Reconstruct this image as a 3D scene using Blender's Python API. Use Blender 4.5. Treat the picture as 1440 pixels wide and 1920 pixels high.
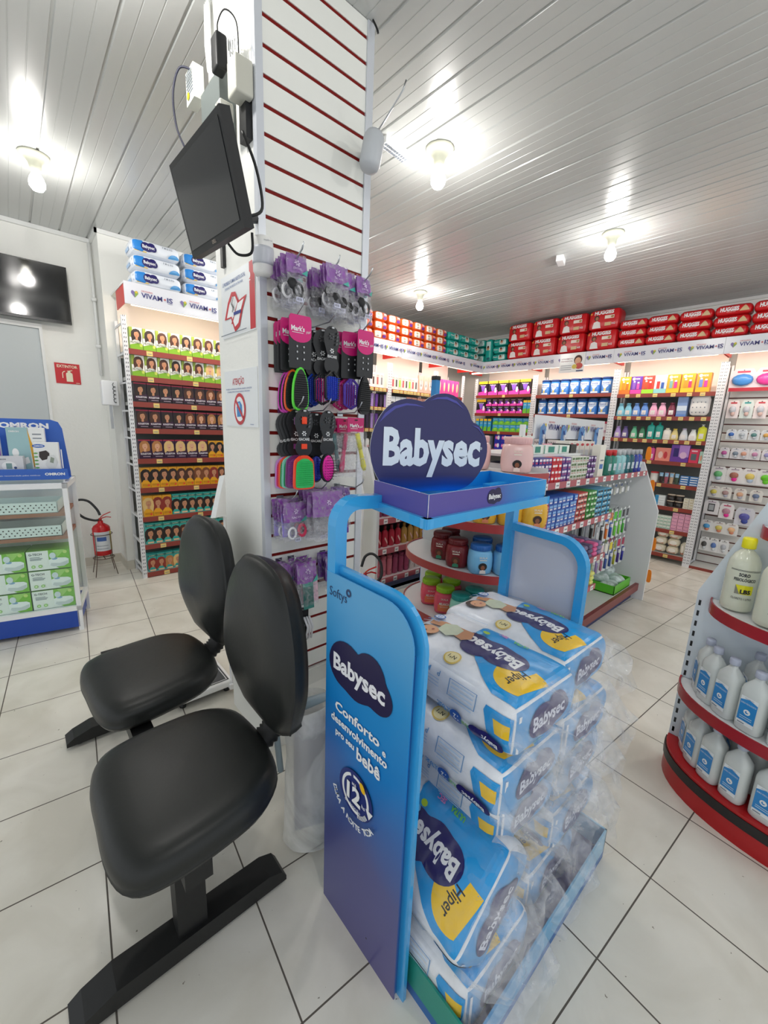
import bpy, math, random
from mathutils import Vector, Matrix, noise
random.seed(7)
PI=math.pi
for _o in list(bpy.data.objects): bpy.data.objects.remove(_o)
SC=bpy.context.scene; COL=SC.collection
# ------------------------------------------------------------------ camera
CAMH=1.55; FPX=765.3
def _cam():
    yaw,pitch,roll=[math.radians(a) for a in (47.8,-11.84,2.29)]
    cy,sy,cp,sp=math.cos(yaw),math.sin(yaw),math.cos(pitch),math.sin(pitch)
    F=Vector((cy*cp,sy*cp,sp)); R=Vector((sy,-cy,0)); U=R.cross(F)
    c,s=math.cos(roll),math.sin(roll)
    R2=c*R+s*U; U2=-s*R+c*U
    cd=bpy.data.cameras.new('camera'); co=bpy.data.objects.new('camera',cd); COL.objects.link(co)
    m=Matrix((( R2.x,U2.x,-F.x,0),(R2.y,U2.y,-F.y,0),(R2.z,U2.z,-F.z,CAMH),(0,0,0,1)))
    co.matrix_world=m
    cd.sensor_fit='VERTICAL'; cd.sensor_height=24; cd.lens=FPX/1920*24; cd.clip_start=0.05; cd.clip_end=60
    SC.camera=co
    return F,R2,U2
_F,_R,_U=_cam()
# ------------------------------------------------------------------ world, exposure, lights
SC.view_settings.view_transform='Standard'; SC.view_settings.look='None'
SC.view_settings.gamma=1; SC.view_settings.exposure=0.5
try: SC.view_settings.use_curve_mapping=False
except Exception: pass
w=bpy.data.worlds.new('world'); SC.world=w; w.use_nodes=True
w.node_tree.nodes['Background'].inputs[0].default_value=(.93,.97,1,1)
w.node_tree.nodes['Background'].inputs[1].default_value=0.66
CEIL=3.15
BULBS=[(2.04,1.89),(3.79,1.56),(3.84,3.74),(.29,3.76)]
def bulb_light(x,y,z,e):
    l=bpy.data.lights.new('bulb_light','POINT'); l.energy=e; l.shadow_soft_size=.05; l.color=(1,.97,.93)
    o=bpy.data.objects.new('bulb_light',l); COL.objects.link(o); o.location=(x,y,z); return o
for x,y in BULBS+[(2.0,3.8),(.25,1.8),(.3,-.3),(2.1,-.4),(3.9,-.5)]:
    bulb_light(x,y,2.93 if (x,y) in BULBS else 2.95,12)
# ------------------------------------------------------------------ materials
def lin(c): 
    c=c/255.; return c/12.92 if c<=.04045 else ((c+.055)/1.055)**2.4
def rgb(h):
    if isinstance(h,str): h=tuple(int(h[i:i+2],16) for i in (0,2,4))
    return tuple(lin(x) for x in h)+(1,)
_M={}
def M(h,rough=.45,metal=0,bump=0,bscale=60,trans=0,alpha=1,coat=0,emit=0,spec=.5):
    key=(h,rough,metal,bump,bscale,trans,alpha,coat,emit,spec)
    if key in _M: return _M[key]
    m=bpy.data.materials.new('m_'+str(h)); m.use_nodes=True; nt=m.node_tree; b=nt.nodes['Principled BSDF']
    b.inputs['Base Color'].default_value=rgb(h); b.inputs['Roughness'].default_value=rough
    b.inputs['Metallic'].default_value=metal; b.inputs['Alpha'].default_value=alpha
    b.inputs['Transmission Weight'].default_value=trans; b.inputs['Coat Weight'].default_value=coat
    b.inputs['Specular IOR Level'].default_value=spec
    if emit:
        b.inputs['Emission Color'].default_value=rgb(h); b.inputs['Emission Strength'].default_value=emit
    if bump:
        n=nt.nodes.new('ShaderNodeTexNoise'); n.inputs['Scale'].default_value=bscale; n.inputs['Detail'].default_value=4
        tc=nt.nodes.new('ShaderNodeTexCoord'); nt.links.new(tc.outputs['Object'],n.inputs['Vector'])
        bp=nt.nodes.new('ShaderNodeBump'); bp.inputs['Strength'].default_value=bump; bp.inputs['Distance'].default_value=.01
        nt.links.new(n.outputs['Fac'],bp.inputs['Height']); nt.links.new(bp.outputs['Normal'],b.inputs['Normal'])
    _M[key]=m; return m
def film(name,tint=(1,1,1),op=.22,rough=.12,bump=.6,bscale=18):
    m=bpy.data.materials.new(name); m.use_nodes=True; nt=m.node_tree; nt.nodes.clear()
    out=nt.nodes.new('ShaderNodeOutputMaterial'); mix=nt.nodes.new('ShaderNodeMixShader'); tr=nt.nodes.new('ShaderNodeBsdfTransparent')
    pr=nt.nodes.new('ShaderNodeBsdfPrincipled'); pr.inputs['Base Color'].default_value=(*tint,1); pr.inputs['Roughness'].default_value=rough
    pr.inputs['Specular IOR Level'].default_value=1.0
    tr.inputs[0].default_value=(*[.6+.4*t for t in tint],1)
    n=nt.nodes.new('ShaderNodeTexNoise'); n.inputs['Scale'].default_value=bscale; n.inputs['Detail'].default_value=5; n.inputs['Distortion'].default_value=1.2
    tc=nt.nodes.new('ShaderNodeTexCoord'); nt.links.new(tc.outputs['Object'],n.inputs['Vector'])
    bp=nt.nodes.new('ShaderNodeBump'); bp.inputs['Strength'].default_value=bump; bp.inputs['Distance'].default_value=.02
    nt.links.new(n.outputs['Fac'],bp.inputs['Height']); nt.links.new(bp.outputs['Normal'],pr.inputs['Normal'])
    mr=nt.nodes.new('ShaderNodeMapRange'); mr.inputs[1].default_value=.4; mr.inputs[2].default_value=.72
    mr.inputs[3].default_value=op*.55; mr.inputs[4].default_value=min(1,op*2.2)
    nt.links.new(n.outputs['Fac'],mr.inputs[0]); nt.links.new(mr.outputs[0],mix.inputs[0])
    nt.links.new(tr.outputs[0],mix.inputs[1]); nt.links.new(pr.outputs[0],mix.inputs[2]); nt.links.new(mix.outputs[0],out.inputs[0])
    return m
FILM=film('clear_film',(1,1,1),.05,.05,.8,22); FILM2=film('crumpled_film',(.97,.98,1),.16,.10,1.0,13); BAGF=film('bag_film',(.97,.97,1),.16,.08,.9,50); FROST=film('frosted_plastic',(.86,.95,.96),.62,.3,.1,8)
WRAP=film('white_wrap',(.93,.94,.93),.62,.3,.25,3)
GLASS=film('cabinet_glass',(.9,1,.97),.06,.03,0,1)
WHITE=M('F2F3F4',.4); OFFW=M('E9EAE8',.5); BLACK=M('151618',.5); SILV=M('B9BDC2',.28,1); SKIN='C98E6B'
WALLM=M('EFEFEA',.6,0,.12,40); MAROON=M('8E3A34',.35); PINKS=M('B85C66',.35); NAVY=M('1E2F66',.4)
# ------------------------------------------------------------------ mesh builder
class MB:
    def __init__(s): s.v=[];s.f=[];s.m=[];s.mats=[];s.sm=[]
    def mi(s,m):
        if m not in s.mats: s.mats.append(m)
        return s.mats.index(m)
    def add(s,vs,fs,m,smooth=False,T=None):
        b=len(s.v)
        s.v+= [tuple(T@Vector(p)) for p in vs] if T is not None else [tuple(p) for p in vs]
        i=s.mi(m)
        for f in fs: s.f.append([b+k for k in f]); s.m.append(i); s.sm.append(smooth)
    def box(s,x0,x1,y0,y1,z0,z1,m,T=None):
        vs=[(x,y,z) for z in (z0,z1) for y in (y0,y1) for x in (x0,x1)]
        s.add(vs,[(0,2,3,1),(4,5,7,6),(0,1,5,4),(2,6,7,3),(0,4,6,2),(1,3,7,5)],m,False,T)
    def rbox(s,cx,cy,cz,sx,sy,sz,r,m,n=3,T=None,sm=True):
        # rounded box
        vs=[];fs=[]
        hx,hy,hz=sx/2,sy/2,sz/2; r=min(r,hx*.999,hy*.999,hz*.999)
        grid={}
        def pt(d):
            q=Vector((max(-hx+r,min(hx-r,d[0]*hx)),max(-hy+r,min(hy-r,d[1]*hy)),max(-hz+r,min(hz-r,d[2]*hz))))
            p=Vector((d[0]*hx,d[1]*hy,d[2]*hz)); e=p-q
            if e.length>1e-9: e=e.normalized()*r
            return q+e+Vector((cx,cy,cz))
        def coords(h):
            k=max(0.0,(h-r)/h); c=[-1]
            for i in range(1,n): c.append(-1+(1-k)*i/n*1.0)
            c.append(-k); c.append(k)
            for i in range(1,n): c.append(k+(1-k)*i/n)
            c.append(1); return c
        cs=[coords(hx),coords(hy),coords(hz)]
        def vid(d):
            key=tuple(round(a,5) for a in d)
            if key not in grid: grid[key]=len(vs); vs.append(pt(d))
            return grid[key]
        for ax in range(3):
            a,b=(ax+1)%3,(ax+2)%3
            for sg in (-1,1):
                for i in range(len(cs[a])-1):
                    for j in range(len(cs[b])-1):
                        q=[]
                        for ii,jj in ((i,j),(i+1,j),(i+1,j+1),(i,j+1)):
                            d=[0,0,0]; d[ax]=sg; d[a]=cs[a][ii]; d[b]=cs[b][jj]; q.append(vid(d))
                        if sg<0: q.reverse()
                        if len(set(q))==4: fs.append(q)
        s.add(vs,fs,m,sm,T)
    def lathe(s,prof,m,cx=0,cy=0,n=20,sx=1,sy=1,T=None,sm=True,pw=2):
        # prof [(r,z)...]; pw>2 gives squarish section
        vs=[];fs=[]
        def cs(a):
            c,q=math.cos(a),math.sin(a); k=(abs(c)**pw+abs(q)**pw)**(-1/pw); return c*k,q*k
        for r,z in prof:
            for i in range(n):
                c,q=cs(2*PI*i/n); vs.append((cx+r*sx*c,cy+r*sy*q,z))
        for j in range(len(prof)-1):
            for i in range(n):
                k=(i+1)%n; fs.append((j*n+i,j*n+k,(j+1)*n+k,(j+1)*n+i))
        fs.append(tuple(reversed(range(n)))); fs.append(tuple((len(prof)-1)*n+i for i in range(n)))
        s.add(vs,fs,m,sm,T)
    def cyl(s,p0,p1,r,m,n=12,sm=True): s.tube([p0,p1],r,m,n,sm)
    def tube(s,path,r,m,n=8,sm=True,cap=True,closed=False):
        P=[Vector(p) for p in path]; N=len(P); vs=[];fs=[]
        rs=r if isinstance(r,(list,tuple)) else [r]*N
        up=None
        for i in range(N):
            if closed: t=(P[(i+1)%N]-P[i-1])
            else: t=(P[min(i+1,N-1)]-P[max(i-1,0)])
            t.normalize()
            if up is None: up=Vector((0,0,1)) if abs(t.z)<.9 else Vector((1,0,0))
            a=up-t*up.dot(t)
            if a.length<1e-6: a=Vector((1,0,0)).cross(t)
            a.normalize(); b=t.cross(a); up=a
            for k in range(n):
                an=2*PI*k/n; vs.append(P[i]+(a*math.cos(an)+b*math.sin(an))*rs[i])
        L=N if closed else N-1
        for i in range(L):
            j=(i+1)%N
            for k in range(n):
                q=(k+1)%n; fs.append((i*n+k,i*n+q,j*n+q,j*n+k))
        if cap and not closed: fs.append(tuple(reversed(range(n)))); fs.append(tuple((N-1)*n+k for k in range(n)))
        s.add(vs,fs,m,sm)
    def sqtube(s,path,w,m,h=None,upv=(0,0,1)):
        # rectangular section swept tube; w across, h along upv-ish
        h=h or w; P=[Vector(p) for p in path]; N=len(P); vs=[];fs=[]; U=Vector(upv)
        for i in range(N):
            t0=(P[i]-P[max(i-1,0)]); t1=(P[min(i+1,N-1)]-P[i])
            if t0.length<1e-9: t0=t1
            if t1.length<1e-9: t1=t0
            t=(t0.normalized()+t1.normalized()).normalized()
            sc=1/max(.5,t.dot(t1.normalized()))
            a=U.cross(t); a.normalize(); b=t.cross(a)
            for x,y in ((-1,-1),(1,-1),(1,1),(-1,1)): vs.append(P[i]+a*x*w/2+b*y*h/2*sc)
        for i in range(N-1):
            for k in range(4):
                q=(k+1)%4; fs.append((i*4+k,i*4+q,(i+1)*4+q,(i+1)*4+k))
        fs.append((3,2,1,0)); fs.append(tuple((N-1)*4+k for k in range(4)))
        s.add(vs,fs,m)
    def prism(s,poly,fr,d,m,side=None,hole=None):
        # poly in frame fr, extruded from 0 down to -d along normal
        n=len(poly); vs=[fr(x,y,0) for x,y in poly]+[fr(x,y,-d) for x,y in poly]
        s.add(vs,[tuple(range(n)),tuple(reversed(range(n,2*n)))],m)
        s.add(vs,[(n+i,n+(i+1)%n,(i+1)%n,i) for i in range(n)],side or m)
    def grid(s,fn,nu,nv,m,sm=True):
        vs=[fn(i/nu,j/nv) for j in range(nv+1) for i in range(nu+1)]
        s.add(vs,[(j*(nu+1)+i,j*(nu+1)+i+1,(j+1)*(nu+1)+i+1,(j+1)*(nu+1)+i) for j in range(nv) for i in range(nu)],m,sm)
    def mesh(s,name):
        me=bpy.data.meshes.new(name); me.from_pydata(s.v,[],s.f)
        for m in s.mats: me.materials.append(m)
        me.polygons.foreach_set('material_index',s.m); me.polygons.foreach_set('use_smooth',s.sm); me.update()
        return me
    def build(s,name,parent=None,loc=None,label=None,cat=None,group=None,kind=None):
        o=bpy.data.objects.new(name,s.mesh(name)); COL.objects.link(o)
        if parent is not None: o.parent=parent
        if loc: o.location=loc
        return tag(o,label,cat,group,kind)
def tag(o,label=None,cat=None,group=None,kind=None):
    for k,v in (('label',label),('category',cat),('group',group),('kind',kind)):
        if v: o[k]=v
    return o
def empty(name,loc=(0,0,0),rz=0,label=None,cat=None,group=None):
    o=bpy.data.objects.new(name,None); o.empty_display_size=.05; COL.objects.link(o); o.location=loc; o.rotation_euler=(0,0,rz)
    return tag(o,label,cat,group)
def frame(o,u,v):
    o,u,v=Vector(o),Vector(u).normalized(),Vector(v).normalized(); n=u.cross(v)
    return lambda x,y,z=0: o+u*x+v*y+n*z
_T={}
def glyphs(s,bold):
    k=(s,bold)
    if k not in _T:
        c=bpy.data.curves.new('t','FONT'); c.body=s; c.size=1; c.offset=bold; c.resolution_u=2; c.align_x='LEFT'
        o=bpy.data.objects.new('t',c); me=o.to_mesh()
        vs=[(v.co.x,v.co.y) for v in me.vertices]; fs=[tuple(p.vertices) for p in me.polygons]
        nz=[p.normal.z for p in me.polygons]
        fs=[f if z>0 else tuple(reversed(f)) for f,z in zip(fs,nz)]
        o.to_mesh_clear(); bpy.data.objects.remove(o); bpy.data.curves.remove(c)
        _T[k]=(vs,fs)
    return _T[k]
class Art:
    """flat print on a surface: every mark gets a hair of height over the one before"""
    def __init__(s,mb,fr,base=.0006,step=.0004,sub=1): s.mb=mb; s.fr=fr; s.o=base; s.st=step; s.sub=sub
    def _n(s): s.o+=s.st; return s.o
    def poly(s,pts,m):
        if s.sub>1: return s.blob(pts,m,3)
        z=s._n(); s.mb.add([s.fr(x,y,z) for x,y in pts],[tuple(range(len(pts)))],m)
    def rect(s,x0,x1,y0,y1,m):
        if s.sub>1:
            z=s._n(); n=s.sub
            for i in range(n):
                a,b=x0+(x1-x0)*i/n,x0+(x1-x0)*(i+1)/n; s.mb.add([s.fr(a,y0,z),s.fr(b,y0,z),s.fr(b,y1,z),s.fr(a,y1,z)],[(0,1,2,3)],m)
            return
        s.poly([(x0,y0),(x1,y0),(x1,y1),(x0,y1)],m)
    def ell(s,cx,cy,rx,ry,m,n=14,rings=1,rot=0,a0=0,a1=2*PI):
        z=s._n(); vs=[s.fr(cx,cy,z)];fs=[];c,q=math.cos(rot),math.sin(rot); full=abs(a1-a0-2*PI)<1e-6
        N=n if full else n+1
        for r in range(1,rings+1):
            for i in range(N):
                a=a0+(a1-a0)*i/n; x,y=rx*math.cos(a)*r/rings,ry*math.sin(a)*r/rings
                vs.append(s.fr(cx+x*c-y*q,cy+x*q+y*c,z))
        for i in range(n):
            k=(i+1)%N; fs.append((0,1+i,1+k))
            for r in range(1,rings): fs.append((1+(r-1)*N+i,1+r*N+i,1+r*N+k,1+(r-1)*N+k))
        s.mb.add(vs,fs,m)
    def blob(s,pts,m,rings=4,c=None):
        if rings>=2:
            q=[]
            for i in range(len(pts)):
                a,b_=pts[i],pts[(i+1)%len(pts)]; k=max(1,min(8,int(math.hypot(a[0]-b_[0],a[1]-b_[1])/.009)))
                q+=[(a[0]+(b_[0]-a[0])*j/k,a[1]+(b_[1]-a[1])*j/k) for j in range(k)]
            pts=q; rings=max(rings,min(12,rings*2))
        z=s._n(); n=len(pts); cx,cy=c or (sum(p[0] for p in pts)/n,sum(p[1] for p in pts)/n)
        vs=[s.fr(cx,cy,z)];fs=[]
        for r in range(1,rings+1):
            for x,y in pts: vs.append(s.fr(cx+(x-cx)*r/rings,cy+(y-cy)*r/rings,z))
        for i in range(n):
            k=(i+1)%n; fs.append((0,1+i,1+k))
            for r in range(1,rings): fs.append((1+(r-1)*n+i,1+r*n+i,1+r*n+k,1+(r-1)*n+k))
        s.mb.add(vs,fs,m)
    def ring(s,cx,cy,r0,r1,m,n=24,a0=0,a1=2*PI,ky=1):
        z=s._n(); vs=[];fs=[]
        for i in range(n+1):
            a=a0+(a1-a0)*i/n
            for r in (r0,r1): vs.append(s.fr(cx+r*math.cos(a),cy+r*ky*math.sin(a),z))
        s.mb.add(vs,[(2*i,2*i+1,2*i+3,2*i+2) for i in range(n)],m)
    def text(s,t,cx,cy,h,m,bold=0,w=None,rot=0,al='c',shear=0):
        z=s._n(); vs,fs=glyphs(t,bold)
        if not vs: return
        x0=min(p[0] for p in vs);x1=max(p[0] for p in vs); k=h/.69
        kx=k if w is None else w/(x1-x0)
        ax={'c':(x0+x1)/2,'l':x0,'r':x1}[al]; c,q=math.cos(rot),math.sin(rot); out=[]
        for x,y in vs:
            X=(x-ax)*kx+shear*y*k; Y=(y-.345)*k; out.append(s.fr(cx+X*c-Y*q,cy+X*q+Y*c,z))
        s.mb.add(out,fs,m)
CLOUD=[(-.50,-.05),(-.47,.12),(-.40,.26),(-.28,.36),(-.14,.38),(-.02,.33),(.0,.31),(.08,.40),(.2,.44),(.32,.40),(.40,.28),(.43,.16),(.49,.08),(.53,-.03),(.53,-.15),(.48,-.27),(.39,-.34),(.3,-.35),(.2,-.33),(.12,-.38),(0,-.43),(-.12,-.41),(-.2,-.38),(-.28,-.37),(-.37,-.33),(-.46,-.22)]
def smoothpoly(p,it=1):
    for _ in range(it):
        q=[]
        for i in range(len(p)):
            a,b=p[i],p[(i+1)%len(p)]; q+=[(a[0]*.75+b[0]*.25,a[1]*.75+b[1]*.25),(a[0]*.25+b[0]*.75,a[1]*.25+b[1]*.75)]
        p=q
    return p
def cloudlogo(A,cx,cy,w,h,rot,dark,light,rings=3,tw=.86,th=.2,outline=None):
    c,q=math.cos(rot),math.sin(rot)
    def tr(p,k=1): return (cx+p[0]*w*k*c-p[1]*h*k*q, cy+p[0]*w*k*q+p[1]*h*k*c)
    A.blob([tr(p) for p in CLOUD],dark,rings,(cx,cy))
    A.text('Babysec',cx,cy,h*th*1.25,light,.03,w*tw,rot)
# ------------------------------------------------------------------ things made once and copied
class Proto:
    def __init__(s,name,cat,mb,kids=(),label=None):
        s.name=name; s.cat=cat; s.me=mb.mesh(name) if mb else None; s.kids=[(n,b.mesh(n),l) for n,b,l in [(k+(None,))[:3] for k in kids]]
def put(p,loc,rz=0,label=None,group=None,rx=0,ry=0,scale=None):
    o=bpy.data.objects.new(p.name,p.me); COL.objects.link(o)
    if p.me is None: o.empty_display_size=.03
    o.location=loc; o.rotation_euler=(rx,ry,rz)
    if scale: o.scale=scale if isinstance(scale,tuple) else (scale,)*3
    tag(o,label,p.cat,group)
    c0=None
    for n,me,l in p.kids:
        c=bpy.data.objects.new(n,me); COL.objects.link(c); c.parent=c0 if n in ('bristle_pad',) else o; c0=c if c0 is None else c0
        if l: c['label']=l
    return o
LEFT=lambda u,d,z:(u,4.34+d,z)
RIGHT=lambda u,d,z:(6.0+d,-u,z)
def cat(pts,n=6):
    P=[Vector(p) for p in pts]; o=[]
    for i in range(len(P)-1):
        a,b_,c,d=P[max(i-1,0)],P[i],P[i+1],P[min(i+2,len(P)-1)]
        for k in range(n):
            t=k/n; o.append(.5*((2*b_)+(c-a)*t+(2*a-5*b_+4*c-d)*t*t+(3*b_-a-3*c+d)*t**3))
    return o+[P[-1]]
def row(run,p,us,d,z,label,group,jit=.0,rz=0):
    for u in us:
        x,y,zz=run(u,d,z); r={LEFT:0,RIGHT:-PI/2}.get(run,0)+rz+random.uniform(-jit,jit)
        put(p,(x,y,zz),r,label,group)
def span(a,b,n): return [a+(b-a)*(i+.5)/n for i in range(n)]
# ================================================================== room
def floor_mat():
    m=bpy.data.materials.new('porcelain_tile'); m.use_nodes=True; nt=m.node_tree; b=nt.nodes['Principled BSDF']; L=nt.links.new
    tc=nt.nodes.new('ShaderNodeTexCoord'); mp=nt.nodes.new('ShaderNodeMapping'); L(tc.outputs['Object'],mp.inputs[0])
    t=.391; th=math.radians(5)
    # rotate the floor plan by +5 degrees so grout follows the tile grid, offsets in tiles
    mp.vector_type='POINT'; mp.inputs['Rotation'].default_value=(0,0,th); mp.inputs['Scale'].default_value=(1/t,1/t,1)
    mp.inputs['Location'].default_value=(-1.123/t,-.325/t,0)
    sx=nt.nodes.new('ShaderNodeSeparateXYZ'); L(mp.outputs[0],sx.inputs[0])
    def mth(op,a,b_=None):
        n=nt.nodes.new('ShaderNodeMath'); n.operation=op
        for i,x in enumerate((a,b_)):
            if x is None: continue
            if isinstance(x,(int,float)): n.inputs[i].default_value=x
            else: L(x,n.inputs[i])
        return n.outputs[0]
    ds=[]; fl=[]
    for ax in 'XY':
        fr=mth('FRACT',mth('ADD',sx.outputs[ax],100)); d=mth('MINIMUM',fr,mth('SUBTRACT',1,fr)); ds.append(d); fl.append(mth('FLOOR',mth('ADD',sx.outputs[ax],100)))
    d=mth('MINIMUM',*ds); g=mth('LESS_THAN',d,.0062)
    cb=nt.nodes.new('ShaderNodeCombineXYZ'); L(fl[0],cb.inputs[0]); L(fl[1],cb.inputs[1])
    wn=nt.nodes.new('ShaderNodeTexWhiteNoise'); L(cb.outputs[0],wn.inputs['Vector'])
    ns=nt.nodes.new('ShaderNodeTexNoise'); ns.inputs['Scale'].default_value=3.2; ns.inputs['Detail'].default_value=7; ns.inputs['Distortion'].default_value=.8; L(tc.outputs['Object'],ns.inputs['Vector'])
    cr=nt.nodes.new('ShaderNodeValToRGB'); cr.color_ramp.elements[0].position=.36; cr.color_ramp.elements[1].position=.66
    cr.color_ramp.elements[0].color=rgb('DAD6CA'); cr.color_ramp.elements[1].color=rgb('EAE7DD'); L(ns.outputs['Fac'],cr.inputs[0])
    n2=nt.nodes.new('ShaderNodeTexNoise'); n2.inputs['Scale'].default_value=55; n2.inputs['Detail'].default_value=3; L(tc.outputs['Object'],n2.inputs['Vector'])
    sp=mth('GREATER_THAN',n2.outputs['Fac'],.74)
    mx=nt.nodes.new('ShaderNodeMix'); mx.data_type='RGBA'; L(sp,mx.inputs[0]); L(cr.outputs[0],mx.inputs[6]); mx.inputs[7].default_value=rgb('8F897C')
    m2=nt.nodes.new('ShaderNodeMix'); m2.data_type='RGBA'; L(g,m2.inputs[0]); L(mx.outputs[2],m2.inputs[6]); m2.inputs[7].default_value=rgb('5E5850')
    hs=nt.nodes.new('ShaderNodeHueSaturation'); L(m2.outputs[2],hs.inputs['Color']); L(mth('ADD',.965,mth('MULTIPLY',wn.outputs[0],.05)),hs.inputs['Value'])
    L(hs.outputs[0],b.inputs['Base Color']); L(mth('ADD',.22,mth('MULTIPLY',g,.5)),b.inputs['Roughness'])
    b.inputs['Specular IOR Level'].default_value=.35
    bp=nt.nodes.new('ShaderNodeBump'); bp.inputs['Strength'].default_value=.5; bp.inputs['Distance'].default_value=.002; L(mth('SUBTRACT',1,g),bp.inputs['Height']); L(bp.outputs[0],b.inputs['Normal'])
    return m
b=MB(); b.box(-2.5,6.45,-2.5,5.3,-.05,0,floor_mat()); b.build('floor',kind='structure')
# ceiling: PVC planks running along Y, real grooves
PVC=M('BFC1BF',.24,0,.05,3,spec=.6)
b=MB(); pw=.2; x=-2.5
prof=[]
while x<6.45:
    prof+= [(x,CEIL+.008),(x+.010,CEIL+.008),(x+.014,CEIL),(x+.066,CEIL),(x+.067,CEIL+.0015),(x+.0705,CEIL+.0015),(x+.0715,CEIL),(x+.131,CEIL),(x+.132,CEIL+.0015),(x+.1355,CEIL+.0015),(x+.1365,CEIL),(x+pw-.002,CEIL)]
    x+=pw
vs=[(px,y,z) for px,z in prof for y in (-2.5,5.3)]
b.add(vs,[(2*i,2*i+1,2*i+3,2*i+2) for i in range(len(prof)-1)],PVC)
b.box(-2.5,6.45,-2.5,5.3,CEIL+.02,CEIL+.06,OFFW); b.build('ceiling',kind='structure')
def wall(name,*a):
    b=MB(); b.box(*a,WALLM); b.build(name,kind='structure')
wall('wall_back',.74,6.5,5.06,5.16,0,CEIL+.01)
b=MB(); b.box(-2.5,.74,5.06,5.16,0,CEIL+.01,WALLM); b.build('wall_left',kind='structure')
wall('wall_right',6.42,6.52,-2.5,5.16,0,CEIL+.01)
b=MB(); b.box(.74,1.7,4.72,5.058,0,CEIL+.009,WALLM); b.build('trim_1',kind='structure')          # pilaster
TILEB=M('CFCABD',.35)
def bb(name,*a):
    b=MB(); b.box(*a,TILEB); b.build(name,kind='structure')
bb('baseboard_left',.29,.738,5.045,5.059,0,.09); bb('baseboard_back',.728,.739,4.72,5.045,0,.09); bb('baseboard_front',.728,.80,4.705,4.719,0,.09)
# crown strips where ceiling meets walls
b=MB(); b.box(-2.5,.72,5.035,5.059,CEIL-.035,CEIL-.001,OFFW); b.box(.72,.739,4.70,5.06,CEIL-.035,CEIL-.001,OFFW); b.box(.72,1.7,4.70,4.719,CEIL-.035,CEIL-.001,OFFW)
b.box(1.701,6.38,5.035,5.059,CEIL-.035,CEIL-.001,OFFW); b.box(6.395,6.419,-2.5,5.034,CEIL-.035,CEIL-.001,OFFW); b.build('trim_2',kind='structure')
# door under the television
DG=M('C4CACB',.5); b=MB(); b.box(-.75,.275,5.05,5.059,0,2.29,DG); b.box(.277,.30,5.03,5.059,0,2.33,OFFW); b.box(-.77,.277,5.03,5.059,2.292,2.33,OFFW); b.box(-.8,-.752,5.03,5.059,0,2.33,OFFW); b.build('door_1',kind='structure')
# conduit pipes on the wall corner
b=MB(); b.tube([(.715,5.02,CEIL-.04),(.715,5.02,1.93)],.014,OFFW); b.tube([(.69,5.0,2.62),(.73,5.0,2.62)],.018,OFFW);b.tube([(.69,5.0,2.2),(.73,5.0,2.2)],.018,OFFW)
b.build('conduit_pipe',label='white conduit pipe running down the wall corner to the white alarm box',cat='pipe')
r=empty('alarm_box',(.705,4.62,1.62),0,'white plastic alarm box with looped cables on the corner by the hair dye shelf','electrical box')
b=MB(); b.rbox(0,-.02,.13,.13,.10,.22,.012,WHITE); b.build('housing',r)
b=MB(); b.tube([(.03+.012*math.sin(i*1.3),-.078,.04+.17*i/24+.012*math.cos(i*1.3)) for i in range(25)],.0025,BLACK,6); b.build('cable_loop',r)
b=MB(); b.box(-.01,.012,-.015,.0,-.19,.02,SILV); b.build('bracket',r)
# ================================================================== column with slat wall
XC0,XC1,YC0,YC1=.76,1.28,1.59,2.02
b=MB(); b.box(XC0,XC1-.02,YC0+.024,YC1,0,CEIL-.001,WALLM); b.build('wall_front',kind='structure')
r=empty('slatwall_panel',(0,0,0),0,'tall white slatwall with dark red grooves covering the front of the column','slatwall')
SLW=M('F1F2EC',.3); GRV=M('6E1A16',.4)
b=MB()
GRV=M('7A1410',.5,spec=.2)
zs=[.36]+[.451+.0879*k for k in range(31)]
for i,z in enumerate(zs):
    z0=z+.007; z1=(zs[i+1]-.007) if i+1<len(zs) else CEIL-.002
    if z0<z1: b.box(.786,1.245,YC0,YC0+.005,z0,z1,SLW)
b.box(.786,1.245,YC0+.0035,YC0+.022,.36,CEIL-.002,GRV); b.build('slat_board',r)
AL=M('DDE1E8',.3,.3)
b=MB(); b.box(.757,.7855,YC0-.006,YC0+.023,.30,CEIL-.002,AL); b.build('edge_trim',r)
b=MB(); b.box(1.2455,1.281,YC0-.006,YC0+.023,.30,CEIL-.002,AL); b.build('edge_trim',r)
b=MB(); b.box(.757,1.281,YC0-.012,YC0+.022,0,.355,M('E6E6E0',.35)); b.box(.757,1.281,YC0-.014,YC0-.012,.27,.35,M('D5D6D0',.4)); b.build('plinth',r)
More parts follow.
